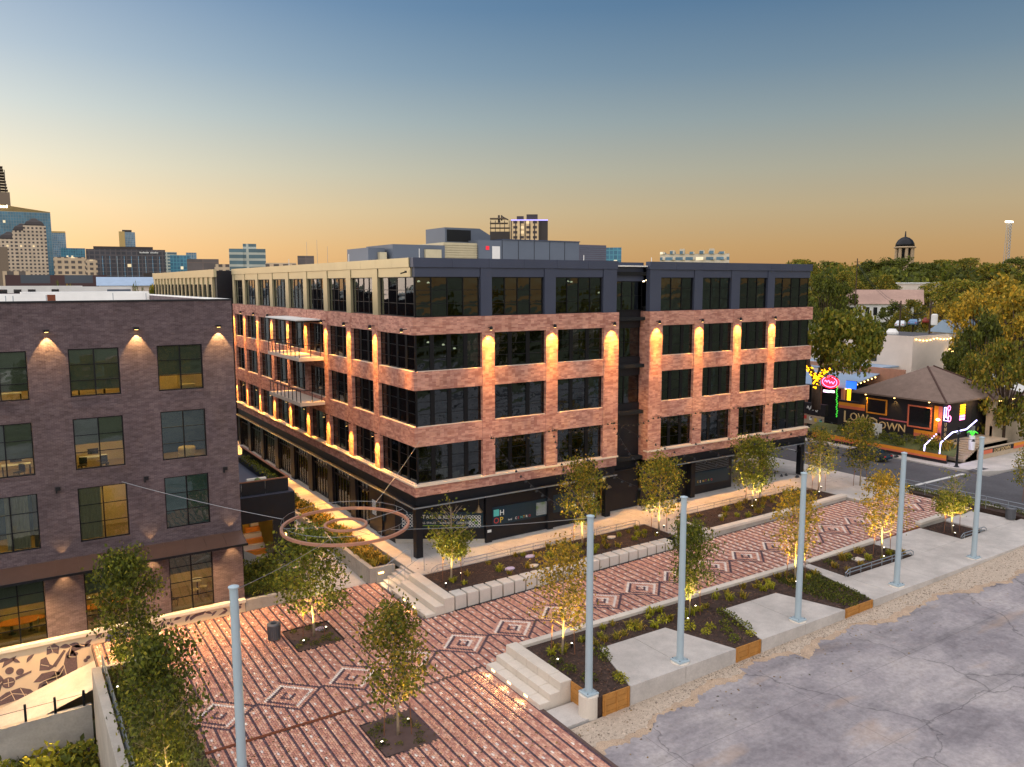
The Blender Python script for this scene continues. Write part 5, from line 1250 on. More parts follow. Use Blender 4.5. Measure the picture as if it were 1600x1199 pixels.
def young_tree(seed, H, trunk_h, R, nleaf, size, cols, bare=0., shape=1.0, lean=.0):
    """street tree: slim trunk, ascending limbs, leaves gathered in clumps along the twigs"""
    rr = random.Random(seed); w = MB(); w.smooth = True
    top = Vector((rr.uniform(-.15, .15)+lean, rr.uniform(-.15, .15), H*.96))
    def tp(t): return Vector((top.x*t+.05*sin(t*7+seed), top.y*t+.05*cos(t*6+seed), H*.96*t))
    w.tube([tp(k/8) for k in range(9)], [.075*(1-k/8.6)+.006 for k in range(9)], 7)
    tips = []; nb = int(20*shape)+6
    for i in range(nb):
        t = trunk_h/H+(.97-trunk_h/H)*(i/nb)**.9; p0 = tp(t)
        f = (t-trunk_h/H)/(1-trunk_h/H); prof = (.42+1.0*f)*(1-f)**.75*1.55+.10
        L = R*prof*rr.uniform(.7, 1.15); a = i*2.4+rr.uniform(-.5, .5); up = .45+.6*f
        d = Vector((cos(a), sin(a), up)).normalized(); mid = p0+d*L*.5+Vector((0, 0, .06*L)); end = p0+d*L+Vector((0, 0, .16*L))
        w.tube([p0, mid, end], [.028*(1-f*.6), .017, .005], 5)
        tips += [(p0.lerp(mid, .6), .5), (mid, .8), (mid.lerp(end, .5), 1), (end, 1)]
        for k in range(3):
            q0 = mid.lerp(end, rr.uniform(-.3, .8)); dd = (d+Vector((rr.gauss(0, .6), rr.gauss(0, .6), rr.gauss(.1, .4)))).normalized(); q1 = q0+dd*L*rr.uniform(.25, .5)
            w.tube([q0, q1], [.010, .003], 4); tips += [(q1, 1), (q0.lerp(q1, .5), .8)]
    lf = MB()
    tips = [(p, wt*(0.0 if (bare and p.z > H*(1-bare) and rr.random() < .93) else 1)) for p, wt in tips]
    tips = [(p, wt) for p, wt in tips if wt > 0]
    for i in range(nleaf):
        p, wt = rr.choice(tips); sg = R*.15
        q = p+Vector((rr.gauss(0, sg), rr.gauss(0, sg), rr.gauss(0, sg*.9)))
        if q.z < trunk_h*.9: continue
        addleaf(lf, q, size*rr.uniform(.7, 1.3), rr, rr.choice(cols))
    return w.mesh('trunk', 'bark'), lf.mesh('crown', 'leaves')
TV = [young_tree(1, 6.2, 1.4, 2.3, 4200, .21, GREEN), young_tree(2, 6.4, 1.6, 1.95, 3200, .19, GREEN+OLIVE), young_tree(3, 6.3, 1.8, 1.8, 2300, .19, OLIVE+GREEN, shape=.8),
      young_tree(4, 6.8, 1.7, 2.05, 3600, .19, GREEN+OLIVE), young_tree(5, 5.6, 1.5, 1.7, 2100, .19, GREEN+OLIVE[:3], bare=.36), young_tree(6, 6.4, 1.5, 1.95, 2300, .18, GOLD+OLIVE, shape=.8), young_tree(8, 7.4, 1.3, 2.2, 5200, .22, GREEN+DARK)]
def tree(v, x, y, z, H, lab, e=0, rz=0, grp='young trees around the plaza', wide=1.0, ux=(-.85, -.7)):
    tm, cm = TV[v]; h0 = max(q.co.z for q in tm.vertices)
    t = thing('young_tree', lab, 'tree', (x, y, z), rz, grp); s = H/h0
    t.scale = (s*wide, s*wide, s)
    link('trunk', tm, t); link('crown', cm, t)
    # stakes
    for k, (sx, sy) in enumerate(((-.55, .35), (.6, -.3))):
        m = MB(); m.tube([(x+sx, y+sy, z-.1), (x+sx*.9, y+sy*.9, z+1.75)], .025, 5); solo('tree_stake', m, 'wood_dark', 'thin stake %s of the %s' % (('left', 'right')[k], lab), 'stake', 'tree stakes')
    if e:
        ul = thing('uplight', 'ground uplight at the %s' % lab, 'uplight', (x+ux[0], y+ux[1], z), group='tree uplights')
        m = MB(); m.lathe([(.03, -.05), (.03, .14), (.07, .16), (.08, .3)], 0, 0, 0, 8); part('body', m, 'socket', ul, True)
        m = MB(); m.lathe([(.055, .302), (.045, .32)], 0, 0, 0, 8); part('lens', m, 'lamp_white', ul, True)
        spot('beam', ul, (x+ux[0], y+ux[1], z+.4), (x, y, z+3.0), e*7, 85, .7, (1, .76, .22), .05)
        ux2 = (-ux[0]*1.1, -ux[1]*.6)
        ul = thing('uplight', 'second ground uplight at the %s' % lab, 'uplight', (x+ux2[0], y+ux2[1], z), group='tree uplights')
        m = MB(); m.lathe([(.03, -.05), (.03, .14), (.07, .16), (.08, .3)], 0, 0, 0, 8); part('body', m, 'socket', ul, True)
        m = MB(); m.lathe([(.055, .302), (.045, .32)], 0, 0, 0, 8); part('lens', m, 'lamp_white', ul, True)
tree(0, -9.96, -6.03, -1.3, 6.9, 'leafy tree in the pit beside the litter bin', 320, .3, wide=1.05)
tree(1, -10.22, -18.81, -1.3, 6.5, 'tree in the pit near the rusty strip', 330, 1.2, ux=(.9, .7), wide=1.0)
tree(6, -20.11, -6.41, -1.15, 7.2, 'dense tree in the left bed before the mural', 160, 2.0, wide=.8)
tree(6, -20.35, -18.4, -1.15, 7.1, 'dense tree at the bottom left in the left bed', 160, .7, wide=.8)
tree(4, .04, -5.37, -.05, 5.6, 'half bare tree in the bed by the corner column', 260, 0)
tree(3, 11.89, -4.5, .05, 6.8, 'tall tree in the bed of cube seats', 300, 1.7)
tree(3, 19.1, -5.4, .15, 6.3, 'tree at the end of the cube seat bed', 320, .2, wide=1.1)
tree(0, 31.19, -4.6, .3, 6.3, 'round crowned tree in the far building bed', 320, 2.2, wide=1.0)
tree(2, 40.0, -5.0, .4, 6.2, 'thin tree at the far end of the building bed', 300, 2.7)
tree(5, -.06, -18.3, -.08, 6.3, 'sparse yellowish tree by the near seat steps', 240, 0, wide=.95)
tree(0, 9.6, -18.3, -.08, 6.0, 'dark narrow tree between the two tapered pads', 260, 1.1, wide=.72)
tree(5, 20.05, -17.96, -.06, 6.2, 'yellowish tree right of the second tapered pad', 300, 1.5, wide=1.05)
tree(5, 29.45, -18.31, .02, 6.3, 'sparse golden tree in the railed bed', 320, 2.4, wide=1.0)
tree(4, 39.26, -18.2, .05, 5.0, 'small half bare tree in the small far bed', 280, 1.0, wide=1.15)
tree(1, 45.0, -6.0, .4, 6.6, 'thin dark tree at the street corner', 0, .5)
tree(2, 53.5, -17.5, .3, 5.2, 'tree at the right edge by the street', 0, 2.0, wide=1.2)
# ================================================================== small planting
def tuft(seed, n, h, spread, cols, w=.03):
    rr = random.Random(seed); m = MB()
    for i in range(n):
        a = rr.uniform(0, 6.28); L = h*rr.uniform(.6, 1.1); o = Vector((rr.gauss(0, spread*.2), rr.gauss(0, spread*.2), 0)); d = Vector((cos(a), sin(a), 0)); s = Vector((-sin(a), cos(a), 0))*w
        p1 = o+d*L*.3+Vector((0, 0, L*.7)); p2 = o+d*L*.75+Vector((0, 0, L*rr.uniform(.5, .95))); c = rr.choice(cols); f = rr.uniform(.7, 1.25); c = (c[0]*f, c[1]*f, c[2]*f, 1)
        m.add([o-s, o+s, p1+s, p1-s, p2], [(0, 1, 2, 3), (3, 2, 4)], c)
    return m.mesh('foliage', 'plants')
def clump(seed, n, R, H, size, cols):
    rr = random.Random(seed); m = MB()
    for i in range(n):
        a = rr.uniform(0, 6.28); r = R*rr.random()**.6; z = H*rr.uniform(.1, 1)*(1-(r/R)**2*.6); addleaf(m, Vector((r*cos(a), r*sin(a), z)), size*rr.uniform(.7, 1.3), rr, rr.choice(cols))
    return m.mesh('foliage', 'plants')
LIME = leafcols(0, [((128,140,52), 3), ((106,122,46), 3), ((150,158,70), 2)])
GREY = leafcols(0, [((104,120,104), 3), ((90,108,92), 3), ((122,134,116), 2)])
TAN = leafcols(0, [((150,134,74), 3), ((120,116,60), 3), ((96,104,52), 3)])
PLV = {'tuft': [tuft(1, 36, .5, .5, LIME), tuft(2, 30, .42, .45, OLIVE), tuft(3, 40, .55, .5, TAN)], 'bush': [clump(4, 110, .42, .5, .12, LIME), clump(5, 120, .45, .55, .12, GREEN), clump(6, 120, .5, .5, .12, DARK)],
       'cover': [clump(7, 130, .6, .16, .13, GREY), clump(8, 130, .55, .2, .12, DARK)]}
rp_ = random.Random(31)
def plants(kind, variants, pts, lab, cat, grp, s0=.7, s1=1.2):
    for (x, y, z) in pts:
        v = rp_.choice(variants); s = rp_.uniform(s0, s1)
        o = link({'tuft': 'grass_tuft', 'bush': 'small_shrub', 'cover': 'ground_cover_plant'}[kind], PLV[kind][v], None, (x, y, z), rp_.uniform(0, 6)); o.scale = (s, s, s*rp_.uniform(.85, 1.15)); tag(o, lab, cat, grp)
def scat(n, x0, x1, y0, y1, z, avoid=None, seed=1):
    rr = random.Random(seed); out = []
    for _ in range(n*12):
        x, y = rr.uniform(x0, x1), rr.uniform(y0, y1)
        if avoid and avoid(x, y): continue
        if all((x-a)**2+(y-b)**2 > .3 for a, b, _ in out): out.append((x, y, z(x)))
        if len(out) >= n: break
    return out
inpad = lambda x, y: any(-23.1 < y < -18.6 and (2.1+k-1.42*(-18.85-y)/4.2-.35) < x < (7.05+k+1.35*(-18.85-y)/4.2+.35) for k in (0, 9.85))
plants('tuft', [0, 1], scat(34, -.6, 19, -6.5, -3.6, lambda x: Wk(x)-.05, seed=2), 'small grass tuft in the bed behind the cube seats', 'grass', 'grass tufts behind the cube seats')
plants('tuft', [0, 1, 2], scat(34, 23.4, 39, -6.9, -3.7, lambda x: Wk(x)-.03, seed=3), 'small grass tuft in the far building bed', 'grass', 'grass tufts in the far building bed')
plants('tuft', [0, 1], scat(42, -1, 22, -18.4, -16.8, lambda x: -.06, inpad, 4), 'small grass tuft beside the long coping wall', 'grass', 'grass tufts along the coping wall')
plants('bush', [0, 1], [(1.75, -19.4, -.06), (1.55, -20.0, -.06), (.9, -21.8, -.06), (.75, -22.3, -.06), (11.35, -20.0, -.06), (11.1, -20.8, -.06), (10.9, -21.5, -.06), (10.6, -22.2, -.06), (10.4, -20.4, -.06), (11.5, -19.2, -.06), (9.3, -20.3, -.06), (8.6, -20.6, -.06), (9.7, -21.2, -.06), (8.2, -19.6, -.06), (9.2, -22.2, -.06), (5.4, -17.9, -.06), (7.6, -18.1, -.06)], 'light green shrub beside the tapered concrete pads', 'shrub', 'light green shrubs by the pads', .75, 1.15)
plants('bush', [2], [(-.9, -20.0, -.06), (-.6, -21.3, -.06), (-1.0, -19.0, -.06), (2.2, -17.6, -.06), (24.5, -17.4, .03), (26.5, -17.6, .03), (30.2, -18.6, .03)], 'dark green shrub in a terrace bed', 'shrub', 'dark shrubs in the terrace beds', .7, 1.1)
plants('cover', [1], scat(40, 18.9, 22.2, -22.6, -17.4, lambda x: -.06, lambda x, y: x > 22.5-(-16.5-y)*.24 or inpad(x, y), 6), 'dark low ground cover next to the big slab', 'ground cover', 'dark ground cover next to the big slab')
plants('tuft', [0, 2], scat(10, 23.8, 31, -19.2, -17, lambda x: .03, seed=7), 'grass tuft in the railed terrace bed', 'grass', 'grass tufts in the railed bed')
plants('cover', [0], scat(90, -21.2, -18.6, -24, -9.2, lambda x: -1.12, seed=8), 'silvery ground cover in the left bed', 'ground cover', 'silvery ground cover of the left bed', .9, 1.3)
plants('cover', [1], scat(40, -21.2, -18.6, -9.2, -4.5, lambda x: -1.12, seed=9), 'dark ground cover around the tree before the mural', 'ground cover', 'dark ground cover before the mural')
plants('tuft', [0], scat(12, -21.2, -18.7, -22, -6, lambda x: -1.08, seed=10), 'bright grass tuft in the left bed', 'grass', 'bright tufts of the left bed')
plants('bush', [1, 2], scat(46, -12.0, -8.7, .9, 6.8, lambda x: -.65, seed=11), 'dark green shrub in the bed below the annex', 'shrub', 'shrubs in the bed below the annex', 1.0, 1.7)
plants('tuft', [2, 1, 2], scat(70, -3.35, -2.05, .3, 18, lambda x: -.08, seed=12), 'tan grass clump in the alley planter', 'grass', 'grass clumps of the alley planter', 1.0, 1.5)
plants('bush', [2, 1], scat(40, -3.35, -2.0, 14, 46, lambda x: -.08, seed=13), 'dark shrub in the alley planter', 'shrub', 'shrubs of the alley planter', 1.0, 1.6)
plants('bush', [1, 2, 0], scat(60, -28, -22.4, -16, -4.2, lambda x: -5.6, seed=14), 'leafy shrub in the sunken corner below the ramp', 'shrub', 'shrubs of the sunken corner', 1.5, 3.2)
plants('bush', [1, 2], scat(10, -11.2, -8.9, -7.3, -4.6, lambda x: -1.32, lambda x, y: (x+9.96)**2+(y+6.03)**2 < .5, 15), 'low dark shrub in the pit beside the litter bin', 'shrub', 'shrubs of the first pit', .5, .8)
plants('bush', [1, 2], scat(10, -11.2, -9.0, -19.9, -17.3, lambda x: -1.32, lambda x, y: (x+10.2)**2+(y+18.8)**2 < .5, 16), 'low dark shrub in the pit near the rusty strip', 'shrub', 'shrubs of the second pit', .5, .9)
plants('bush', [2, 1], [(-7.6, 8.6+k*1.1, 5.0) for k in range(10)], 'green plant in the terrace planter of the annex', 'shrub', 'terrace planter plants', .8, 1.1)
plants('bush', [2, 1], [(48.4+rp_.uniform(-.2, .2), -5.5-k*.9, .35) for k in range(17)], 'dark shrub between street railing and kerb', 'shrub', 'shrubs along the street kerb', .8, 1.3)
# flat stepping stones and sprinkler boxes in the beds
for k, (x, y, m_, lab) in enumerate([(4.6, -5.6, 'lilac_stone', 'pale lilac flat stone nearest the corner in the cube seat bed'), (7.2, -4.3, 'lilac_stone', 'pale lilac flat stone by the low rail'), (6.3, -6.1, 'limestone', 'pale flat stone right behind a cube seat'), (9.5, -6.3, 'limestone', 'larger pale flat stone further along the cube seats'), (15.0, -4.3, 'limestone', 'small white flat stone near the middle of the low rail'), (27.0, -18.0, 'limestone', 'square pale access cover in the railed bed'), (26.5, -5.3, 'limestone', 'pale flat stone in the far building bed'), (-9.2, -5.2, 'lilac_stone', 'pale disc in the pit beside the litter bin')]):
    m = MB(); m.prism([(.42*cos(a)*rnd.uniform(.8, 1.1), .28*sin(a)*rnd.uniform(.8, 1.1)) for a in (0, .8, 1.6, 2.5, 3.3, 4.1, 5.0, 5.6)] if k != 5 else [(-.4, -.3), (.4, -.3), (.4, .3), (-.4, .3)], -.06, .07)
    solo('flat_stone', m, m_, lab, 'stone', 'flat stones in the beds', (x, y, (Wk(x)-.03) if y > -10 and x > -5 else (.05 if x > 0 else -1.28)))

# leaf litter blown over paving, walk and lot
rl = random.Random(90); lf = MB()
for i in range(2600):
    k = rl.random()
    if k < .45: x, y = rl.uniform(-18, -3.8), rl.uniform(-24, -.5); z = P(x)+.012
    elif k < .75: x, y = rl.uniform(-3, 46), rl.choice([rl.uniform(-15.9, -8.1), rl.gauss(-15.5, .4), rl.gauss(-8.4, .3)]); z = P(x)+.012
    elif k < .9: x, y = rl.uniform(-1, 46), rl.gauss(-2.6, .8); z = Wk(x)+.012
    else: x, y = rl.uniform(-8, 46), rl.gauss(-24.5, 1.5); z = G(x)+.03
    if y > -.3 and x < 46: continue
    if k >= .45 and k < .75 and not (-15.95 < y < -8.05): continue
    if k >= .9 and y > -23.2: continue
    a_ = rl.uniform(0, 6.28); s = rl.uniform(.04, .09); c = rl.choice([srgb(120,92,50), srgb(150,122,60), srgb(96,74,48), srgb(84,84,44)])
    u = Vector((cos(a_), sin(a_), rl.uniform(-.1, .25)))*s; v = Vector((-sin(a_), cos(a_), rl.uniform(0, .3)))*s*.55; p = Vector((x, y, z))
    lf.add([p-u, p+v, p+u, p-v], [(0, 1, 2, 3)], c)
tag(link('fallen_leaves', lf.mesh('fallen_leaves', 'plants')), 'scattered dry leaves on the paving', 'leaves', kind='stuff')
# ================================================================== pixel helper: a pixel gives a direction, a plane or a distance gives the point
_M = np.array([[cam.matrix_basis.to_3x3()[i][j] for j in range(3)] for i in range(3)])
_M = np.array(cam.rotation_euler.to_matrix())
def pray(px, py): v = _M @ np.array([(px-800)/1252.5, (599.5-py)/1252.5, -1.0]); return v
def on_x(px, py, X): v = pray(px, py); t = (X-CAM[0])/v[0]; return (X, CAM[1]+v[1]*t, CAM[2]+v[2]*t)
def on_y(px, py, Y): v = pray(px, py); t = (Y-CAM[1])/v[1]; return (CAM[0]+v[0]*t, Y, CAM[2]+v[2]*t)
def at_d(px, py, D): v = pray(px, py); t = D/math.hypot(v[0], v[1]); return (CAM[0]+v[0]*t, CAM[1]+v[1]*t, CAM[2]+v[2]*t)
# ================================================================== streets
mat('asphalt', (86,84,86), .9, var=.18, scale=.4, fine=.12, stain=.15); mat('road_paint', (205,203,196), .8, var=.1, scale=3, fine=.1)
mb = MB(); mb.box(48.9, 60.2, -90, 110, -.4, .30); struct('cross_street', mb, 'asphalt')
mb = MB()
for k in range(14):
    x0, x1 = 60.2+k*12, 60.2+(k+1)*12; h = lambda x: .30+max(0, hill(x, 0)-.35)*.98
    mb.add([(x0, -24, h(x0)), (x1, -24, h(x1)), (x1, -10.5, h(x1)), (x0, -10.5, h(x0))], [(0, 1, 2, 3)])
struct('side_street', mb, 'asphalt')
mb = MB(); mb.box(48.7, 48.9, -60, 60, -.3, .42); struct('kerb', mb, 'concrete_block')
mb = MB(); mb.box(47.42, 48.68, -22.4, -4.4, -.3, .36); struct('verge', mb, 'mulch')
mb = MB(); mb.box(47.42, 48.68, -4.38, 60, -.3, .43); struct('pavement', mb, 'concrete')
mb = MB(); mb.prism([(60.22, 60), (60.22, -6.0), (61.5, -9.2), (64, -10.3), (90, -10.3), (90, -6.2), (63.0, -6.0), (61.6, 60)], -.3, .44); struct('pavement', mb, 'concrete')
mb = MB(); mb.box(54.5, 54.65, 4, 60, .301, .304); struct('road_line', mb, 'road_paint')
mb = MB(); mb.box(49.6, 59.4, -8.6, -8.2, .301, .304); struct('road_line', mb, 'road_paint')
mb = MB()
for x in (60.6, 62.1): mb.box(x, x+1.2, -9.0, -8.1, .442, .446)
struct('kerb_ramp_plate', mb, 'asphalt')
mat('car_teal', (36,62,74), .25, .4, var=0, spec=.6); mat('car_white', (205,208,210), .25, .2, var=0, spec=.6); mat('car_blue', (96,128,160), .25, .3, var=0); mat('car_red', (130,52,40), .3, .3, var=0); mat('tyre', (22,22,24), .9, var=0); mat('rim', (150,152,156), .35, .8, var=0); mat('car_glass', (18,24,28), .08, .0, var=0, spec=.8)
mat('tail_lamp', (150,20,20), .3, var=0, emit=.5)
def car(x, y, z, rz, m_, lab, grp):
    t = thing('parked_car', lab, 'car', (x, y, z), rz, grp)
    prof = [(-2.2, .35), (-2.25, .62), (-2.1, .86), (-1.25, .95), (-.55, 1.38), (.75, 1.42), (1.55, 1.0), (2.15, .92), (2.25, .6), (2.2, .32)]
    m = MB(); n = len(prof); ws = [.86 if z_ < 1.1 else .66 for _, z_ in prof]
    m.add([(u, -w, v) for (u, v), w in zip(prof, ws)]+[(u, w, v) for (u, v), w in zip(prof, ws)], [tuple(range(n)), tuple(range(n, 2*n))[::-1]]+[(i, n+i, n+(i+1) % n, (i+1) % n) for i in range(n)]); part('body', m, m_, t, True)
    for s in (-1, 1):
        m = MB(); m.add([(-1.1, s*.80, .99), (1.35, s*.80, 1.02), (.68, s*.69, 1.35), (-.5, s*.69, 1.32)], [(0, 1, 2, 3) if s < 0 else (3, 2, 1, 0)]); part('side_window', m, 'car_glass', t, True)
        for u in (-1.4, 1.4):
            m = MB(); k = 14; m.add([(u+.32*cos(2*pi*i/k), s*(.72+.17*j), .32+.32*sin(2*pi*i/k)) for j in (0, 1) for i in range(k)], [tuple(range(k)), tuple(range(k, 2*k))[::-1]]+[(i, k+i, k+(i+1) % k, (i+1) % k) for i in range(k)]); w = part('wheel', m, 'tyre', t, True)
            m = MB(); m.add([(u+.19*cos(2*pi*i/k), s*.895, .32+.19*sin(2*pi*i/k)) for i in range(k)], [tuple(range(k)) if s < 0 else tuple(range(k))[::-1]]); part('rim', m, 'rim', w, True)
        m = MB(); m.box(2.14, 2.24, s*.62-.16, s*.62+.16, .66, .8); part('headlight', m, 'white_paint', t, True)
        m = MB(); m.box(-2.24, -2.14, s*.62-.16, s*.62+.16, .66, .8); part('tail_light', m, 'tail_lamp', t, True)
    m = MB(); m.add([(-1.18, -.7, .99), (-1.18, .7, .99), (-.58, .6, 1.36), (-.58, -.6, 1.36)], [(0, 3, 2, 1)]); m.add([(1.47, -.7, 1.05), (1.47, .7, 1.05), (.82, .6, 1.40), (.82, -.6, 1.40)], [(0, 1, 2, 3)]); part('windscreen', m, 'car_glass', t, True)
car(57.6, 1.2, .3, pi/2, 'car_teal', 'dark teal car parked below the black bar wall', 'cars parked along the kerb')
car(57.4, 15.5, .3, pi/2, 'car_teal', 'dark car glimpsed through the open building corner', 'cars parked along the kerb')
for px, D, m_, lab in ((1407, 185, 'car_white', 'pale car lowest in the row on the hill street'), (1427, 192, 'car_blue', 'pale blue car in the middle of the hill row'), (1449, 200, 'car_red', 'reddish car highest in the row on the hill street')):
    p = at_d(px, 508-(px-1407)*.12, D); car(p[0], p[1], p[2]-.5, .45, m_, lab, 'cars parked on the hill')
# ================================================================== low bar with painted black walls
bar = thing('bar_house', 'low black bar house with hip roof and painted sunset stripes', 'building', (66, 3, 2))
mat('bar_black', (34,29,33), .7, var=.15, scale=1.5); mat('bar_orange', (226,142,40), .6, var=.06); mat('bar_coral', (214,110,78), .6, var=.05); mat('bar_pink', (200,104,112), .6, var=.05); mat('bar_cream', (222,188,132), .6, var=.05)
mat('shingle', (124,104,92), .9, var=.18, scale=1.2, fine=.18); mat('beige_wall', (188,168,142), .8, var=.08, stain=.1)
mat('neon_pink', (255,150,190), emit=4, ecol=(255,130,190), var=0); mat('neon_plate', (255,225,245), emit=3, ecol=(255,205,240), var=0); mat('neon_white', (240,240,255), emit=4, ecol=(190,180,255), var=0); mat('neon_red', (255,40,60), emit=3.2, ecol=(255,25,50), var=0); mat('neon_green', (90,200,60), emit=1.1, ecol=(60,210,60), var=0); mat('fairy_yellow', (255,200,40), emit=2.6, ecol=(255,180,20), var=0); mat('tv_blue', (40,110,230), emit=1.6, ecol=(30,100,240), var=0)
X0, Y0, X1, Y1 = 65.6, -2.4, 77.5, 8.2
m = MB(); m.box(X0, X1, Y0, Y1, .6, 6.75); part('wall', m, 'bar_black', bar)
m = MB(); m.box(X0+.05, X0+.4, Y1+.002, 11.2, .6, 5.3); part('wall', m, 'bar_black', bar)
ax, ay, az_ = 71.2, 2.9, 9.95
ev = [(X0-.75, Y0-.75, 6.72), (X1+.6, Y0-.75, 6.72), (X1+.6, Y1+.7, 6.72), (X0-.75, Y1+.7, 6.72)]
m = MB(); m.add(ev+[(ax, ay, az_), (ax+1.2, ay, az_)]+[(p[0], p[1], p[2]-.18) for p in ev], [(0, 1, 5, 4), (1, 2, 5), (2, 3, 4, 5), (3, 0, 4), (6, 7, 1, 0), (7, 8, 2, 1), (8, 9, 3, 2), (9, 6, 0, 3), (9, 8, 7, 6)]); rf = part('roof', m, 'shingle', bar)
m = MB(); m.tube([ev[0], (ax, ay, az_+.03)], .12, 5); part('ridge_cap', m, 'corten_dark', rf)
m = MB(); m.tube([ev[1], (ax+1.2, ay, az_+.03)], .12, 5); part('ridge_cap', m, 'corten_dark', rf)
pv = [(X1-4.2, -4.2, 6.5), (X1+4.0, -4.2, 6.5), (X1+4.0, 4.0, 6.5), (X1-4.2, 4.0, 6.5)]
m = MB(); m.add(pv+[(X1-.6, .2, 8.1), (X1+.6, .2, 8.1)]+[(p[0], p[1], p[2]-.16) for p in pv], [(0, 1, 5, 4), (1, 2, 5), (2, 3, 4, 5), (3, 0, 4), (6, 7, 1, 0), (7, 8, 2, 1), (8, 9, 3, 2), (9, 6, 0, 3), (9, 8, 7, 6)]); rf2 = part('porch_roof', m, 'shingle', bar)
m = MB(); m.tube([pv[0], (X1-.6, .2, 8.13)], .1, 5); part('ridge_cap', m, 'corten_dark', rf2)
# porch of pale brick with dark openings
for x0, x1 in ((X1-3.9, X1-3.0), (X1+.2, X1+1.0), (X1+3.1, X1+3.8)):
    m = MB(); m.box(x0, x1, -4.0, -3.2, 1.0, 6.35); part('porch_pier', m, 'beige_wall', bar)
m = MB(); m.box(X1-3.9, X1+7, -4.05, -3.7, .6, 3.3); part('porch_wall', m, 'beige_wall', bar)
m = MB(); m.box(X1-2.99, X1+.19, -3.5, -3.4, 3.3, 6.3); part('porch_window', m, 'car_glass', bar)
m = MB(); m.box(X1+1.01, X1+3.09, -3.5, -3.4, 3.3, 6.3); part('porch_screen', m, 'bar_black', bar)
for k in range(12):
    m = MB(); m.lathe([(.03, -.04), (.05, 0), (.02, .04)], X1-2.9+k*.45, -4.1, 6.25, 6); part('eave_bulb', m, 'lamp_on', bar)
# low painted garden wall
def stripe(y0, y1, z0, z1, m_, x=X0, th=.03, name='painted_stripe'):
    m = MB(); m.box(x-th, x-.002, min(y0, y1), max(y0, y1), z0, z1); return part(name, m, m_, bar)
gw = thing('garden_wall', 'low garden wall with orange and pink stripe along pavement', 'wall', (61.9, 3, .4))
m = MB(); m.box(61.75, 62.05, -5.2, 30, .2, 1.35); part('wall', m, 'bar_black', gw)
m = MB(); m.box(61.72, 61.748, -5.2, 12, 1.0, 1.37); part('painted_stripe', m, 'bar_orange', gw); m = MB(); m.box(61.715, 61.748, -5.2, 12, .78, .998); part('painted_stripe', m, 'bar_coral', gw)
m = MB(); m.box(66.8, 84, -6.2, -5.9, .2, 1.6); part('wall', m, 'beige_wall', gw); m = MB(); m.box(66.8, 76.4, -6.24, -6.202, 1.0, 1.5); part('painted_stripe', m, 'bar_black', gw)
m = MB(); m.box(67.0, 69.4, -6.26, -6.242, 1.0, 1.45); part('painted_stripe', m, 'bar_coral', gw); m = MB(); m.box(74.2, 78.5, -6.26, -6.242, .9, 1.2); part('painted_stripe', m, 'bar_coral', gw); m = MB(); m.box(74.2, 78.5, -6.26, -6.242, 1.2, 1.55); part('painted_stripe', m, 'bar_orange', gw); m = MB(); m.box(78.6, 84, -6.26, -6.242, .9, 1.55); part('painted_stripe', m, 'bar_black', gw)
o = text('lettering', 'LOW DOWN', .62, 'bar_cream', gw, (69.7, -6.25, 1.0), (RD(90), 0, 0), .01)
mb = MB(); mb.add([(62.05, -5.9, 1.3), (X0, -4.5, 2.0), (X0, 14, 2.0), (62.05, 14, 1.3)], [(0, 1, 2, 3)]); struct('lawn', mb, 'grass_lawn')
# painted stripes, letters and windows of the bar wall
stripe(11.1, 7.4, 4.65, 5.05, 'bar_orange'); stripe(11.1, 7.4, 4.3, 4.648, 'bar_coral')
stripe(.9, -2.3, 2.62, 3.0, 'bar_orange'); stripe(.9, -2.35, 2.2, 2.618, 'bar_coral'); stripe(-1.4, -1.9, 3.0, 6.1, 'bar_orange'); stripe(-1.92, -2.35, 2.64, 6.1, 'bar_pink')
stripe(5.4, 1.2, 3.62, 3.78, 'bar_pink', th=.02); stripe(9.3, 6.0, 2.55, 2.68, 'bar_pink', th=.02)
text('lettering', 'L', 2.1, 'bar_cream', bar, (X0-.04, 10.4, 2.55), (RD(90), 0, RD(-90)), .03, sx=1.0)
text('lettering', 'OW', 1.45, 'bar_cream', bar, (X0-.04, 9.45, 2.9), (RD(90), 0, RD(-90)), .03, sx=.95)
text('lettering', 'D', 1.9, 'bar_cream', bar, (X0-.04, 6.85, 2.35), (RD(90), 0, RD(-90)), .03)
text('lettering', 'OWN', 1.3, 'bar_cream', bar, (X0-.04, 5.5, 2.45), (RD(90), 0, RD(-90)), .03, sx=1.05)
def barwin(y0, y1, z0, z1, m_):
    m = MB(); m.box(X0-.05, X0+.02, y1, y0, z0, z1); w = part('window', m, 'car_glass', bar)
    for a, b, c, d in ((y1-.16, y0+.16, z1, z1+.16), (y1-.16, y0+.16, z0-.16, z0), (y0, y0+.16, z0, z1), (y1-.16, y1, z0, z1)): m = MB(); m.box(X0-.12, X0, a, b, c, d); part('frame', m, m_, w)
barwin(7.0, 4.6, 4.3, 5.9, 'bar_orange'); barwin(1.6, -1.0, 3.4, 5.7, 'bar_coral')
for y in (7.2, 3.4, -.9):
    m = MB(); m.lathe([(.07, -.05), (.1, 0), (.05, .07)], X0-.3, y, 6.45, 8); part('eave_lamp', m, 'lamp_on', bar); spot('eave_glow', bar, (X0-.3, y, 6.35), (X0+.1, y, 4), 160, 80, .7, (1, .6, .15), .05)
m = MB(); m.lathe([(.1, -.14), (.22, -.05), (.22, .06), (.1, .15)], X0-.4, -2.1, 4.6, 10); part('globe_lamp', m, 'lamp_on', bar); point('globe_glow', bar, (X0-.8, -2.1, 4.6), 60, (1, .6, .2), .15)
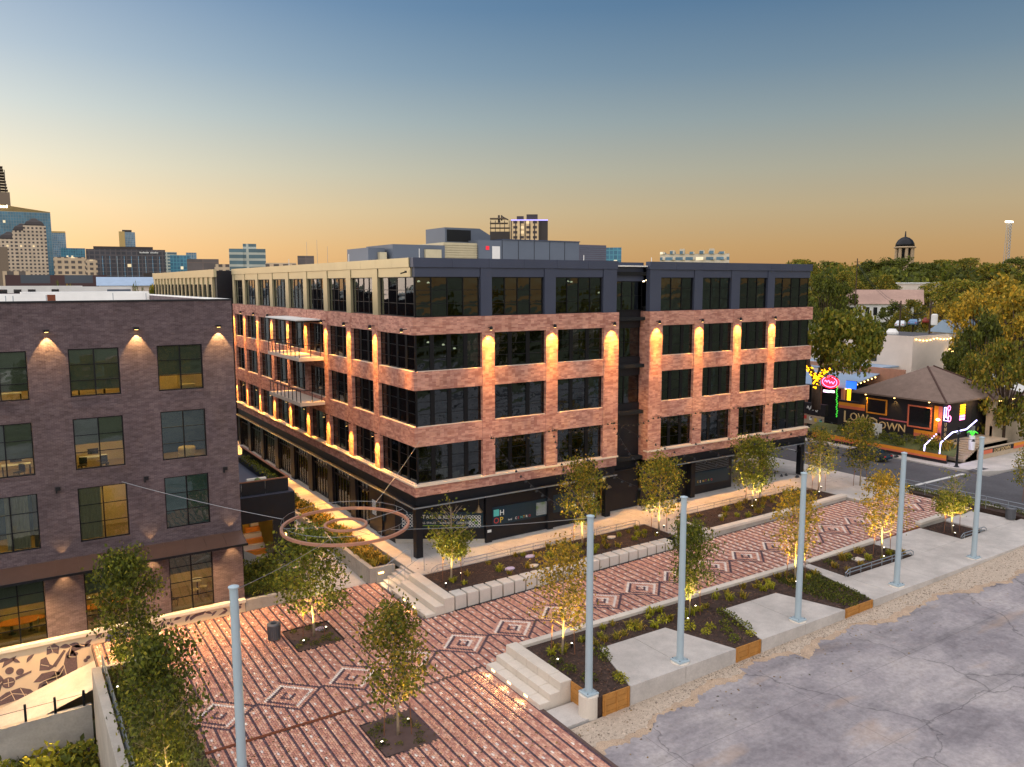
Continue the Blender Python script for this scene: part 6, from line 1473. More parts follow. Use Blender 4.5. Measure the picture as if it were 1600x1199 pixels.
for k, ch in enumerate('UNGE'):
    text('lettering', ch, .62, 'bar_cream', bar, (X0+.45, Y0-.03, 3.75-k*.58), (RD(90), 0, 0), .02)
m = MB(); m.tube([(X0+.15, Y0-.08, 6.0), (X0+.15, Y0-.08, 4.5), (X0+.95, Y0-.08, 4.4), (X0+1.1, Y0-.08, 4.7), (X0+.55, Y0-.08, 4.8), (X0+.55, Y0-.08, 6.0), (X0+.15, Y0-.08, 6.0)], .045, 5); part('neon_tube', m, 'neon_white', bar)
m = MB(); m.tube([(X0+1.1+.28*cos(2*pi*k/12), Y0-.08, 5.85+.28*sin(2*pi*k/12)) for k in range(13)], .045, 5, False); m.tube([(X0+1.0, Y0-.08, 5.55), (X0+1.0, Y0-.08, 4.75)], .045, 5); m.tube([(X0+1.3+.3*cos(2*pi*k/12), Y0-.08, 4.6+.34*sin(2*pi*k/12)) for k in range(13)], .045, 5, False); part('neon_tube', m, 'neon_pink', bar)
for k in range(6):
    m = MB(); m.box(X0+3.6, X0+4.7, Y0-.05, Y0-.01, 4.2+k*.32, 4.2+k*.32+.24); part('lit_slat', m, 'fairy_yellow' if k > 1 else 'neon_pink', bar)
m = MB(); m.box(X0+6.2, X0+7.3, Y0-.03, Y0-.01, 2.2, 5.6); part('door', m, 'interior_dark', bar)
m = MB(); m.box(X0+5.2, X0+5.9, Y0-.7, Y0-.2, 2.1, 3.4); part('porch_cabinet', m, 'galv', bar)
point('porch_glow', bar, (X0+6, Y0-.9, 6.0), 60, (1, .65, .25), .1)
# stair with lit handrails
st = thing('bar_stair', 'bar steps with white violet lit handrail at the corner', 'stair', (66, -5, .5))
for k in range(9):
    m = MB(); m.box(64.6+k*.42, 74, -5.6, -2.45, .3, .62+k*.18); part('step', m, 'beige_wall', st)
def nrail(px_list, Y, m_, r):
    m = MB(); m.tube([on_y(a, b, Y) for a, b in px_list], r, 6); return part('lit_handrail', m, m_, st)
nrail([(1468, 709), (1470, 692), (1488, 676), (1510, 671), (1526, 657)], -5.2, 'neon_white', .07)
m = MB()
pp = [on_y(a, b, -4.9) for a, b in [(1444, 704), (1445, 696), (1453, 688), (1466, 676)]]
for p, q in zip(pp, pp[1:]):
    for k in range(4): c = Vector(p).lerp(Vector(q), k/4); m.lathe([(.05, -.06), (.08, 0), (.05, .06)], c.x, c.y, c.z, 6)
part('fairy_bulbs', m, 'neon_white', st)
p = on_y(1520, 670, -5.6); m = MB(); m.smooth = True
point('rail_glow', st, (p[0]-2, p[1]-.3, 2.2), 50, (.6, .55, 1), .3)
t = thing('palm_ornament', 'green lit ornament on white tub beside lit handrail', 'ornament', (p[0], p[1], 1.6))
[m.tube([(0, 0, 1.6), (.3*cos(a), .3*sin(a), 2.1), (.6*cos(a), .6*sin(a), 1.9)], [.05, .07, .02], 5) for a in (0, .8, 1.6, 2.4, 3.2, 4.0, 4.8, 5.6)]; part('head', m, 'neon_green', t, True); m = MB(); m.lathe([(.3, 0), (.35, .8), (.3, 1.6)], 0, 0, 0, 12); part('tub', m, 'white_paint', t, True)
# signs and lamp post on the bar corner
t = thing('street_light_pole', 'black pole on the corner pavement before the bar', 'pole', (61.3, -6.6, .44)); m = MB(); m.lathe([(.3, 0), (.16, .15), (.12, .6), (.08, 4.4)], 0, 0, 0, 10); part('shaft', m, 'black_metal', t, True); m = MB(); m.box(-.3, .3, -.04, .04, 3.6, 3.9); part('sign_plate', m, 'galv', t, True)
p = on_x(1371, 660, 63.5); t = thing('white_sign', 'small white sign board on the lawn before painted letters', 'sign', (63.5, p[1], 1.4)); m = MB(); m.box(-.03, .03, -.6, .6, .9, 2.0); part('board', m, 'white_paint', t, True); m = MB(); m.box(-.03, .03, -.25, .25, 0, .9); part('post', m, 'white_paint', t, True)
plants('bush', [1, 2], scat(26, 62.4, 65.2, -3.8, 9.5, lambda x: 1.35+(x-62)*.18, seed=21), 'shrub on the lawn before the black bar wall', 'shrub', 'shrubs before the bar wall', 1.0, 2.0)
plants('tuft', [2, 1], [(64.4, -3.2, 1.6), (64.8, -1.8, 1.7), (64.0, -4.0, 1.5)], 'spiky plant beside the bar steps', 'plant', 'spiky plants by the bar steps', 2.4, 3.2)
# ================================================================== neighbouring pub with neon sign
pub = thing('pub', 'pub porch with blue metal roof and red neon oval', 'building', (68, 16, 1))
def proof(pts, m_, name='roof', par=pub, th=.12):
    m = MB(); n = len(pts); m.add(list(pts)+[(a, b, c-th) for a, b, c in pts], [tuple(range(n)), tuple(range(n, 2*n))[::-1]]+[(i, n+i, n+(i+1) % n, (i+1) % n) for i in range(n)]); return part(name, m, m_, par)
mat('blue_roof', (150,170,190), .5, .3, var=.1, scale=.6); mat('tan_brick', (172,128,104), .8, var=.15, scale=2)
zr = 7.6
q = [on_x(1300, 568, 76), on_x(1350, 577, 74), on_x(1327, 593, 69), on_x(1262, 586, 69)]
m = MB(); m.box(69.5, 76, 13.0, 26, .6, 6.2); part('wall', m, 'interior_dark', pub)
proof([(68.2, 12.3, 6.5), (76.0, 12.3, 7.9), (76.0, 27, 7.9), (68.2, 27, 6.5)], 'blue_roof')
m = MB(); m.box(68.4, 68.8, 12.4, 12.8, .6, 6.3); m.box(68.4, 68.8, 18.2, 18.6, .6, 6.3); part('porch_post', m, 'tan_brick', pub)
m = MB(); m.box(76.05, 76.4, 8.8, 30, .6, 8.7); part('parapet_wall', m, 'tan_brick', pub)
for k in range(9):
    m = MB(); m.lathe([(.05, -.07), (.09, 0), (.05, .07)], 68.5+k*.8, 12.2, 6.35+k*.14, 6); part('eave_bulb', m, 'lamp_on', pub)
c = on_x(1297, 597, 67.8); m = MB(); m.smooth = False
t = thing('neon_sign', 'red neon oval sign with script lettering over the pub', 'sign', c)
n = 28; m.add([(-.06, 1.35*cos(2*pi*k/n), .85*sin(2*pi*k/n)) for k in range(n)]+[(.1, 1.35*cos(2*pi*k/n), .85*sin(2*pi*k/n)) for k in range(n)], [tuple(range(n))[::-1], tuple(range(n, 2*n))]+[(k, (k+1) % n, n+(k+1) % n, n+k) for k in range(n)]); part('board', m, 'neon_red', t, True)
m = MB(); m.tube([(-.1, 1.1*cos(2*pi*k/n), .68*sin(2*pi*k/n)) for k in range(n+1)], .04, 5, False); part('neon_tube', m, 'neon_pink', t, True)
m = MB(); m.tube([(-.1, .75-.1*k, .16*sin(k*1.35)+.08*sin(k*.4)) for k in range(16)], .045, 5, False); part('script_stroke', m, 'neon_pink', t, True)
m = MB(); m.box(-.05, .05, .05, .95, -1.45, -1.15); part('lit_plate', m, 'neon_plate', t, True); m = MB(); m.box(-.05, .05, -.7, -.1, -1.4, -1.1); part('lit_plate', m, 'neon_plate', t, True)
m = MB(); m.box(.0, .12, 1.25, 1.4, -6.0, .2); part('post', m, 'wood_dark', t, True)
c = on_x(1330, 602, 68.9); t = thing('tv_screen', 'blue television screen under the pub eave', 'screen', c); m = MB(); m.box(-.04, .04, -.75, .75, -.5, .5); part('screen', m, 'tv_blue', t, True); m = MB(); m.box(.041, .12, -.8, .8, -.55, .55); part('case', m, 'black_metal', t, True)
m = MB()
for k in range(26): a = on_x(1308+.6*sin(k), 604+k*1.9, 67.2); m.lathe([(.05, -.07), (.09, 0), (.05, .07)], a[0], a[1]+.08*(k % 2), a[2], 6)
solo('fairy_column', m, 'neon_green', 'green lit garland hanging on a post by the pub', 'string lights')
c0 = on_x(1327, 608, 68.3); m = MB(); m.lathe([(.22, -1.9), (.25, 0)], c0[0], c0[1], c0[2], 9); solo('lit_post', m, 'fairy_yellow', 'short post wrapped in yellow fairy lights by the screen', 'post')
t = thing('pub_planter', 'dark planter box with white script and painted front', 'planter', on_x(1272, 650, 66.5))
m = MB(); m.box(-.3, .3, -1.9, 1.9, .2, 1.7); part('box', m, 'bar_black', t, True); m = MB(); m.box(-.33, -.301, -1.8, 1.8, -1.1, .1); part('painted_front', m, 'beige_wall', t, True)
m = MB(); m.tube([(-.33, .9-.13*k, .95+.28*sin(k*1.5)+.12*sin(k*.35)) for k in range(15)], .07, 5, False); part('script_stroke', m, 'white_text', t, True)
for k, c_m in enumerate(('bn_aqua', 'bn_yellow', 'white_text', 'bn_red')): m = MB(); m.prism([(0, 0), (0, 0), (0, 0)], 0, 0) if False else m.box(-.345, -.335, -1.5+k*.8, -1.1+k*.8, -.8+.1*k, -.3+.1*k); part('painted_patch', m, c_m, t, True)
# ================================================================== white stucco blocks behind the bar
wb = thing('white_stucco_building', 'tall white stucco block with flat roof behind the bar', 'building', (88, 14, 3))
mat('stucco', (222,206,190), .85, var=.06, scale=.4, stain=.1)
P0 = on_y(1427, 526, 13.5); P1 = on_y(1483, 526, 13.5); zt_ = P0[2]
m = MB(); m.box(P0[0], P1[0], 13.5, 34, 1, zt_); part('wall', m, 'stucco', wb)
m = MB(); m.box(P0[0]+.3, P1[0]-.3, 13.8, 33.7, zt_+.001, zt_+.03); part('roof', m, 'asphalt', wb)
m = MB(); m.box(P0[0]-11, P0[0]-.01, 15.5, 34, 1, zt_-4.6); part('low_wall', m, 'stucco', wb); m = MB(); m.box(P0[0]-11, P0[0]-.02, 15.4, 34, zt_-4.59, zt_-4.4); part('low_roof', m, 'blue_roof', wb)
for i in range(2):
    for j in range(2): m = MB(); y = 19+i*1.9; m.box(P0[0]-.05, P0[0]+.02, y, y+1.1, zt_-4.0+j*1.1, zt_-3.2+j*1.1); w = part('window', m, 'car_glass', wb)
m = MB(); m.lathe([(.9, 0), (.9, .3), (.5, .8)], P0[0]+2, 18, zt_+.03, 10); part('roof_fan', m, 'white_paint', wb)
for k in range(11):
    m = MB(); m.lathe([(.06, -.08), (.11, 0), (.06, .08)], P0[0]+.5+k*.9, 13.3, zt_-.45-.25*abs(sin(k*.55)), 6); part('garland_bulb', m, 'lamp_on', wb)
m = MB(); m.box(60, 60.01, 0, .01, 0, .01) if False else None
lw = thing('white_fence_building', 'long low white wall building beside the pub', 'building', (80, 12, 2))
m = MB(); m.box(78.2, 87, 11.5, 12.0, .8, 7.3); part('wall', m, 'stucco', lw); m = MB(); m.box(78.1, 87.1, 11.4, 12.1, 7.3, 7.45); part('coping', m, 'black_metal', lw)
t = thing('festoon_string', 'warm bulbs strung from the white block to the trees', 'string lights', (P1[0], 13, 8)); m = MB(); mc = MB()
for (a, b), (c, d) in (((1484, 545), (1519, 556)), ((1482, 562), (1514, 565))):
    p, q = Vector(on_y(a, b, 13)), Vector(on_y(c, d, 17)); pts = sag(p, q, .4, 8); mc.tube(pts, .02, 4, False)
    for v in pts: m.lathe([(.09, -.12), (.15, 0), (.09, .12)], v.x, v.y, v.z-.12, 6)
part('cable', mc, 'socket', t); part('bulbs', m, 'lamp_on', t)['kind'] = 'stuff'
# white tents beyond the bar
t = thing('canopy_tent', 'white peaked canopy tent right of the bar roof', 'tent', (88, 5, 2)); a, b = on_y(1555, 575, 6), on_y(1545, 600, 1)
m = MB(); m.add([(84, -1, 5.2), (93, -1, 5.2), (93, 8, 5.2), (84, 8, 5.2), (88.5, 3.5, 8.0)], [(0, 1, 4), (1, 2, 4), (2, 3, 4), (3, 0, 4), (3, 2, 1, 0)]); part('cover', m, 'white_paint', t)
for x, y in ((84.1, -.9), (92.9, -.9), (92.9, 7.9), (84.1, 7.9)): m = MB(); m.tube([(x, y, .5), (x, y, 5.2)], .06, 6); part('leg', m, 'galv', t)
# ================================================================== utility poles
def upole(px, pb, pt, D, lab, arm=True, trans=False):
    b, tpt = at_d(px, pb, D), at_d(px, pt, D); gz = hill(b[0], b[1])
    t = thing('utility_pole', lab, 'utility pole', (b[0], b[1], gz), group='wooden utility poles'); h = tpt[2]-gz
    m = MB(); m.lathe([(.17, 0), (.12, h)], 0, 0, 0, 8); part('shaft', m, 'bark_dark', t, True)
    if arm: m = MB(); m.box(-1.2, 1.2, -.06, .06, h-1.0, h-.85); part('cross_arm', m, 'bark_dark', t, True)
    if trans: m = MB(); m.lathe([(.42, 0), (.45, .1), (.45, 1.5), (.3, 1.65)], 0, -.65, h-3.6, 12); part('transformer', m, 'white_paint', t, True)
    return (b[0], b[1], gz+h-.9)
u1 = upole(1337, 460, 404, 230, 'tall thin utility pole before the white hall'); u2 = upole(1405, 520, 470, 150, 'utility pole above the white block roof'); u3 = upole(1452, 520, 470, 135, 'utility pole with white transformer can', True, True)
for k, (a, b) in enumerate(((u1, u2), (u2, u3), (u3, on_y(1600, 560, 20)))):
    m = MB()
    for dz in (0, -.5): m.tube(sag(Vector(a)+Vector((0, 0, dz)), Vector(b)+Vector((0, 0, dz)), 1.2, 8), .03, 4, False)
    solo('power_line', m, 'socket', ['power lines between the first two utility poles', 'power lines to the pole with the transformer', 'power lines leaving to the right over the trees'][k], 'power line', 'power lines')
# ================================================================== hall, church, mast and houses on the hill
def gable(name, lab, cx, cy, L, Wd, z0, h, rh, rz, wm, rm, wins=0):
    t = thing(name, lab, 'building', (cx, cy, z0), rz)
    m = MB(); m.box(-L/2, L/2, -Wd/2, Wd/2, -4, h); part('wall', m, wm, t, True)
    m = MB(); m.add([(-L/2-.5, -Wd/2-.6, h-.1), (L/2+.5, -Wd/2-.6, h-.1), (L/2+.5, Wd/2+.6, h-.1), (-L/2-.5, Wd/2+.6, h-.1), (-L/2-.5, 0, h+rh), (L/2+.5, 0, h+rh)], [(0, 1, 5, 4), (2, 3, 4, 5), (1, 2, 5), (3, 0, 4), (3, 2, 1, 0)]); part('roof', m, rm, t, True)
    for k in range(wins): m = MB(); x = -L/2+L*(k+.7)/(wins+.4); m.box(x-.5, x+.5, -Wd/2-.05, -Wd/2+.01, 1.2, h-1.0); part('window', m, 'car_glass', t, True)
    return t
mat('rust_roof', (172,140,124), .7, .1, var=.18, scale=.12, fine=.06, stain=.2)
p = at_d(1378, 492, 250); gable('white_hall', 'long white hall with rust stained metal roof on the hill', p[0]+2, p[1]+1, 19, 13, p[2]-1.2, 4.4, 3.8, -RD(57), 'white_paint', 'rust_roof', 9)
p = at_d(1446, 452, 330); m = MB(); t = thing('cream_house', 'small cream house between the trees right of the hall', 'house', p); m.box(-8, 8, -6, 6, -8, 2); part('wall', m, 'stucco', t, True); m = MB(); m.box(-8.4, 8.4, -6.4, 6.4, 2.0, 2.4); part('roof', m, 'roof_white', t, True)
p = at_d(1508, 520, 165); gable('grey_house', 'grey house gable among the trees at the right', p[0]+3, p[1]+2, 8, 6, p[2]-3.4, 3.4, 2.2, -RD(20), 'stucco', 'blue_roof', 3)
t = thing('church_tower', 'domed church bell tower rising above the hill trees', 'tower', at_d(1412, 418, 430))
mat('tower_stone', (168,146,116), .85, var=.1)
m = MB(); m.lathe([(5.6, -18), (5.6, 1.2), (6.2, 1.4), (6.2, 2.0), (4.6, 2.2)], 0, 0, 0, 8); part('base', m, 'tower_stone', t, True)
for k in range(8):
    a = 2*pi*k/8; m = MB(); m.lathe([(.8, 2.0), (.7, 9.0)], 3.6*cos(a), 3.6*sin(a), 0, 6); part('column', m, 'tower_stone', t, True)
m = MB(); m.lathe([(2.6, 2.0), (2.6, 9.0)], 0, 0, 0, 8); part('bell_core', m, 'interior_dark', t, True)
m = MB(); m.lathe([(4.7, 9.0), (5.0, 9.4), (4.4, 9.8)], 0, 0, 0, 12); part('cornice', m, 'tower_stone', t, True)
m = MB(); m.smooth = True; m.lathe([(4.3, 9.8), (4.1, 11.2), (3.2, 12.8), (1.8, 13.9), (.4, 14.4), (.2, 17)], 0, 0, 0, 16); part('dome', m, 'frame_dark', t, True)
t = thing('floodlight_mast', 'thin lattice floodlight mast on the right horizon', 'mast', at_d(1573, 400, 480)); b = at_d(1576, 348, 480)[2]-at_d(1573, 400, 480)[2]
m = MB()
for sx, sy in ((-1, -1), (1, -1), (1, 1), (-1, 1)): m.tube([(sx*1.1, sy*1.1, -15), (sx*.7, sy*.7, b)], .13, 4)
for k in range(12):
    z = -2+k*(b+2)/12; m.tube([(-1, -1, z), (1, -1, z+1.6)], .08, 4); m.tube([(1, -1, z), (-1, -1, z+1.6)], .08, 4); m.tube([(1, 1, z), (1, -1, z+1.6)], .08, 4)
part('lattice', m, 'galv', t, True); m = MB(); m.box(-2.4, 2.4, -.8, .8, b, b+.7); part('lamp_bar', m, 'lamp_white', t, True)
# ================================================================== big trees beyond the street
def big_tree(seed, cols, n=4200, size=.42, H=10., R=5., flat=.75, bushy=False):
    """spreading crown: limbs end in separate leaf clumps with gaps between"""
    rr = random.Random(seed); w = MB(); w.smooth = True; lf = MB()
    fork = Vector((0, 0, H*.28)); w.tube([(0, 0, -.6), (0, 0, H*.12), fork], [.36, .30, .26], 9)
    lobes = []
    for i in range(30):
        a = i*2.4+rr.uniform(-.3, .3); el = rr.uniform(.15, 1.35); L = R*rr.uniform(.62, 1.0)
        d = Vector((cos(a)*cos(el), sin(a)*cos(el), sin(el)*flat*1.25))
        end = Vector((d.x*L, d.y*L, H*.40+d.z*(H*.52)*rr.uniform(.75, 1.0)))
        if i % 2 == 0:
            mid = fork.lerp(end, .55)+Vector((0, 0, -.25)); w.tube([fork, mid, end], [.17, .10, .03], 6)
        lobes.append((end, rr.uniform(.16, .30)*R))
    if bushy:
        for i in range(16):
            a = i*2.4; L = R*rr.uniform(.35, .92); lobes.append((Vector((cos(a)*L, sin(a)*L, H*rr.uniform(.12, .42))), rr.uniform(.2, .32)*R))
    for i in range(n):
        c, r = rr.choice(lobes); v = Vector((rr.gauss(0, 1), rr.gauss(0, 1), rr.gauss(0, 1))).normalized()*r*rr.random()**.4
        q = c+Vector((v.x, v.y, v.z*.72)); col = rr.choice(cols); addleaf(lf, q, size*rr.uniform(.6, 1.3), rr, col)
    return w.mesh('trunk', 'bark_dark'), lf.mesh('crown', 'leaves'), H, R
BT = [big_tree(41, GREEN+OLIVE[:6], 6500, .36), big_tree(42, DARK+GREEN[:5], 5200, .42, bushy=True), big_tree(43, GREEN+OLIVE, 5200, .42, bushy=True), big_tree(44, OLIVE+GOLD[:4], 5200, .4, bushy=True), big_tree(45, GOLD+OLIVE, 4200, .40, bushy=True), big_tree(46, OLIVE+GREEN, 4200, .40, bushy=True)]
def bigtree(v, px, ytop, D, wpx, lab, rz=0., zb=None, hmin=5., grp='trees beyond the street', notrunk=False):
    b = at_d(px, 440, D); top = at_d(px, ytop, D)[2]; gz = hill(b[0], b[1]) if zb is None else zb
    tm, cm, H, R = BT[v]; h = max(hmin, top-gz); r = wpx/1252.5*D/2
    t = thing('broadleaf_tree', lab, 'tree', (b[0], b[1], top-h), rz, grp); t.scale = (r/R*.95, r/R*.95, h/H/.93)
    if not notrunk: link('trunk', tm, t)
    link('crown', cm, t); return t
oak = bigtree(0, 1325, 478, 104, 158, 'wide spreading oak at the end of the brick building', .4, .4, notrunk=True)
for k, (v, px, yt, D, w, lab) in enumerate([
 (1, 1292, 424, 190, 70, 'dark tree behind the oak left of the hall'), (2, 1262, 430, 230, 60, 'pale green tree peeping over the brick roof edge'), (2, 1320, 424, 300, 60, 'tree directly left of the tall thin pole'),
 (1, 1372, 404, 370, 80, 'dark round tree left of the church tower'), (1, 1412, 402, 380, 90, 'dark dense tree right below the church tower'), (1, 1442, 410, 400, 70, 'dark tree right of the church tower'),
 (2, 1480, 406, 420, 80, 'broad green tree on the ridge between church and mast'), (5, 1515, 400, 400, 60, 'bare topped tree on the ridge left of the mast'), (2, 1555, 412, 380, 80, 'green tree on the ridge below the mast'), (1, 1590, 402, 420, 70, 'dark tree at the right end of the ridge'),
 (2, 1250, 405, 520, 60, 'dark treetop showing over the brick building roof'), (1, 1290, 408, 560, 60, 'low treetop on the horizon right of the roof'), (1, 1335, 416, 520, 60, 'low treetop on the horizon behind the thin pole'),
 (2, 1468, 440, 300, 70, 'mid green tree right of the cream house'), (5, 1500, 432, 240, 80, 'olive tree rising right of the hall'), (2, 1430, 468, 215, 46, 'small tree at the right end of the hall'), (1, 1398, 470, 222, 44, 'small dark tree before the hall wall'),
 (2, 1410, 486, 205, 40, 'low bush tree behind the parked hill cars'), (3, 1560, 424, 170, 130, 'large yellow green tree filling the upper right'), (4, 1530, 455, 160, 90, 'golden tree left of the large yellow green one'), (3, 1600, 440, 150, 120, 'yellow green tree cut by the right edge'),
 (1, 1540, 484, 128, 90, 'dark green round tree above the tents'), (5, 1585, 520, 112, 100, 'olive brown tree at the right edge above tents'), (5, 1540, 545, 118, 90, 'dry olive tree behind the hip roof'), (1, 1500, 545, 125, 60, 'dark tree right of the white block'),
 (2, 1590, 470, 200, 90, 'tall green tree far right behind the golden ones'), (3, 1480, 470, 200, 60, 'yellowish tree beside the transformer pole'), (5, 1455, 452, 260, 60, 'brownish tree above the hill cars')]):
    bigtree(v, px, yt, D, w, lab, k*1.3)
# fairy lights wound round the oak's trunk
b = at_d(1276, 440, 104); m = MB(); r_ = random.Random(4)
for (p, q) in (((1273, 606), (1276, 590)), ((1276, 592), (1262, 572)), ((1277, 592), (1293, 577))):
    A_, B_ = Vector(at_d(*p, 101)), Vector(at_d(*q, 101))
    for k in range(34): c = A_.lerp(B_, k/33); m.lathe([(.06, -.08), (.12, 0), (.06, .08)], c.x+r_.uniform(-.3, .3), c.y+r_.uniform(-.3, .3), c.z+r_.uniform(-.1, .1), 6)
solo('fairy_lights', m, 'fairy_yellow', 'yellow fairy lights wound round the oak limbs', 'string lights', kind=None)
w = MB(); w.smooth = True
A_ = Vector(at_d(1275, 640, 101.3))
w.tube([A_, Vector(at_d(1275, 592, 101.3))], [.55, .45], 9); w.tube([Vector(at_d(1275, 594, 101.3)), Vector(at_d(1262, 570, 101.3)), Vector(at_d(1262, 530, 102))], [.36, .3, .2], 8)
w.tube([Vector(at_d(1276, 594, 101.3)), Vector(at_d(1293, 576, 101.3)), Vector(at_d(1330, 560, 102)), Vector(at_d(1375, 540, 103))], [.34, .28, .2, .1], 8); w.tube([Vector(at_d(1276, 592, 101.3)), Vector(at_d(1285, 560, 101.5)), Vector(at_d(1310, 525, 103))], [.28, .22, .12], 8)
tr = link('trunk', w.mesh('trunk', 'bark_dark'), oak)
bpy.context.view_layer.update(); tr.matrix_parent_inverse = oak.matrix_world.inverted()
# distant wood filling the ridge: one mass of treetops
rr = random.Random(77); lf = MB()
for k in range(120):
    px = rr.uniform(1225, 1640); D = rr.uniform(330, 620); c = at_d(px, rr.uniform(412, 432), D); R_ = rr.uniform(5, 9); cc = rr.choice([GREEN, DARK, OLIVE, GREEN+OLIVE])
    for i in range(150):
        v = Vector((rr.gauss(0, 1), rr.gauss(0, 1), rr.gauss(0, 1))).normalized()*R_*rr.random()**.4; addleaf(lf, Vector(c)+Vector((v.x, v.y, v.z*.8-R_*.6)), rr.uniform(1.2, 2.4), rr, rr.choice(cc))
tag(link('far_wood', lf.mesh('far_wood', 'leaves')), 'far wooded ridge of mixed green treetops on the right horizon', 'wood', kind='stuff')
for k in range(26):
    px = rr.uniform(1270, 1600); D = rr.uniform(200, 330)
    if 1310 < px < 1445 and D < 290: continue
    bigtree(rr.choice([1, 2, 2, 3, 5]), px, 452+rr.uniform(-14, 14)-(D-200)*.12, D, rr.uniform(50, 80), 'mixed green tree among others on the hillside', rr.uniform(0, 6), grp='hillside trees that look alike')
# trees and bushes behind the dark building
for k, (v, px, yt, D, w_, lab) in enumerate([(1, 88, 447, 150, 40, 'dark bush tree over the dark building roof at left'), (2, 108, 445, 160, 26, 'small tree right of the dark bush over the roof'), (1, 215, 446, 170, 34, 'bush tree left in the group behind the roof'), (2, 240, 446, 165, 36, 'bush tree in the middle of the group behind the roof'), (1, 258, 448, 160, 24, 'bush tree beside the far wing')]):
    bigtree(v, px, yt, D, w_, lab, k, -.6, 12, 'trees behind the dark building')
# ================================================================== skyline
gridmat('sk_glass', (96,112,118), (40,84,104), 3.0, 3.6, .18, .03, .15, metal=.2); gridmat('sk_hotel', (196,176,152), (58,52,54), 3.6, 3.6, .95, .01, .7); gridmat('sk_blue', (140,150,152), (70,104,126), 2.5, 3.6, .25, .01, .25)
gridmat('sk_beige', (200,176,146), (84,76,72), 4.5, 4.0, 1.0, .02, .8); gridmat('sk_dark', (84,78,80), (50,50,56), 4.2, 3.6, .5, .015, .6); gridmat('sk_band', (176,180,168), (70,96,104), 40, 3.6, .75, .01, .4); gridmat('sk_condo', (226,196,150), (70,60,58), 4.5, 3.4, .85, .22, .7)
gridmat('sk_teal', (70,140,158), (40,96,120), 3.2, 3.6, .35, .02, .3); gridmat('sk_garage', (206,190,164), (60,52,46), 60, 3.2, .9, 0, .8); gridmat('sk_brown', (112,98,92), (86,78,76), 50, 6, .4, 0, .7); gridmat('sk_apart', (204,192,168), (84,112,128), 5.5, 3.3, .8, .03, .6); gridmat('sk_maroon', (70,44,44), (58,64,72), 9, 5, 1.6, .06, .6)
mat('sk_gold', (176,150,96), .4, .4, var=.05); mat('sk_roofdark', (64,58,56), .8, var=.1); mat('sk_conc', (128,112,96), .9, var=.1)
def skb(name, lab, x0, x1, yt, D, m_, yb=470, depth=.7, rz=0., cat='building'):
    c = at_d((x0+x1)/2, 440, D); wd = (x1-x0)/1252.5*D; zt_ = at_d((x0+x1)/2, yt, D)[2]; ang = -math.atan2(c[0]-CAM[0], c[1]-CAM[1])+rz
    t = thing(name, lab, cat, (c[0], c[1], -1.0), ang, 'downtown skyline'); dp = wd*depth if wd*depth < 60 else 60
    m = MB(); m.box(-wd/2, wd/2, 0, dp, 0, zt_+1); part('tower', m, m_, t, True); return t, wd, dp, zt_+1
t, w_, d_, h_ = skb('glass_tower', 'teal glass tower with sloping gold striped crown', -14, 71, 331, 1250, 'sk_glass')
m = MB()
for k in range(5): m.prism([(-w_/2, 0), (w_/2, 0), (w_/2, d_), (-w_/2, d_)], lambda x, y: h_+k*2.6*(w_/2-x)/w_+k*.2, lambda x, y: h_+1.3*(w_/2-x)/w_+k*2.6*(w_/2-x)/w_+k*.2+.1)
part('crown', m, 'sk_gold', t, True); m = MB(); m.prism([(-w_/2+.3, .5), (w_/2-.3, .5), (w_/2-.3, d_-.5), (-w_/2+.3, d_-.5)], h_, lambda x, y: h_+.3+13*(w_/2-x)/w_); part('crown_core', m, 'sk_roofdark', t, True)
o = text('lettering', 'Indeed', 5.5, 'lamp_white', t, (0, 0, 0), (RD(90), 0, 0), .2); o.location = (-w_/2+22, -.8, h_+4.4)
t, w_, d_, h_ = skb('construction_tower', 'unfinished tower frame behind the glass tower', -16, 19, 300, 1500, 'sk_conc')
for k in range(9): m = MB(); z = h_+k*4.4; m.box(-w_/2, w_/2-2-k*.6, 0, d_, z+3.2, z+4.0); part('floor_plate', m, 'sk_conc', t, True)
m = MB()
for i in range(6):
    for j in (0, 1): x = -w_/2+1+i*(w_-6)/5; m.box(x-.5, x+.5, j*(d_-1), j*(d_-1)+1, h_, h_+38+(-4 if i > 3 else 2))
part('columns', m, 'sk_roofdark', t, True); m = MB(); m.box(-w_/2-4, -w_/2+9, d_*.3, d_*.7, h_, h_+46); part('lift_core', m, 'sk_roofdark', t, True); m = MB(); m.box(-w_/2-6, -w_/2+16, d_*.5, d_*.5+1.2, h_+72, h_+74); m.box(-w_/2, -w_/2+1.4, d_*.5, d_*.5+1.2, h_+40, h_+73); part('crane', m, 'sk_roofdark', t, True)
for x0, x1, yt, lab in ((7, 32, 374, 'lowest step of the beige hotel with many small windows'), (29, 52, 361, 'middle step of the beige hotel with many small windows'), (47, 73, 353, 'tallest step of the beige hotel with many small windows')):
    t, w_, d_, h_ = skb('stepped_hotel', lab, x0, x1, yt, 950, 'sk_hotel', depth=.9)
    m = MB(); m.lathe([(w_*.62, 0), (w_*.62, 1.2), (w_*.5, 4), (w_*.3, 5.5), (w_*.12, 7.5)], 0, d_/2, h_, 4); m.v = [((a*cos(pi/4)-(b-d_/2)*sin(pi/4)), (a*sin(pi/4)+(b-d_/2)*cos(pi/4))+d_/2, c) for a, b, c in m.v]; part('mansard_roof', m, 'sk_roofdark', t, True)
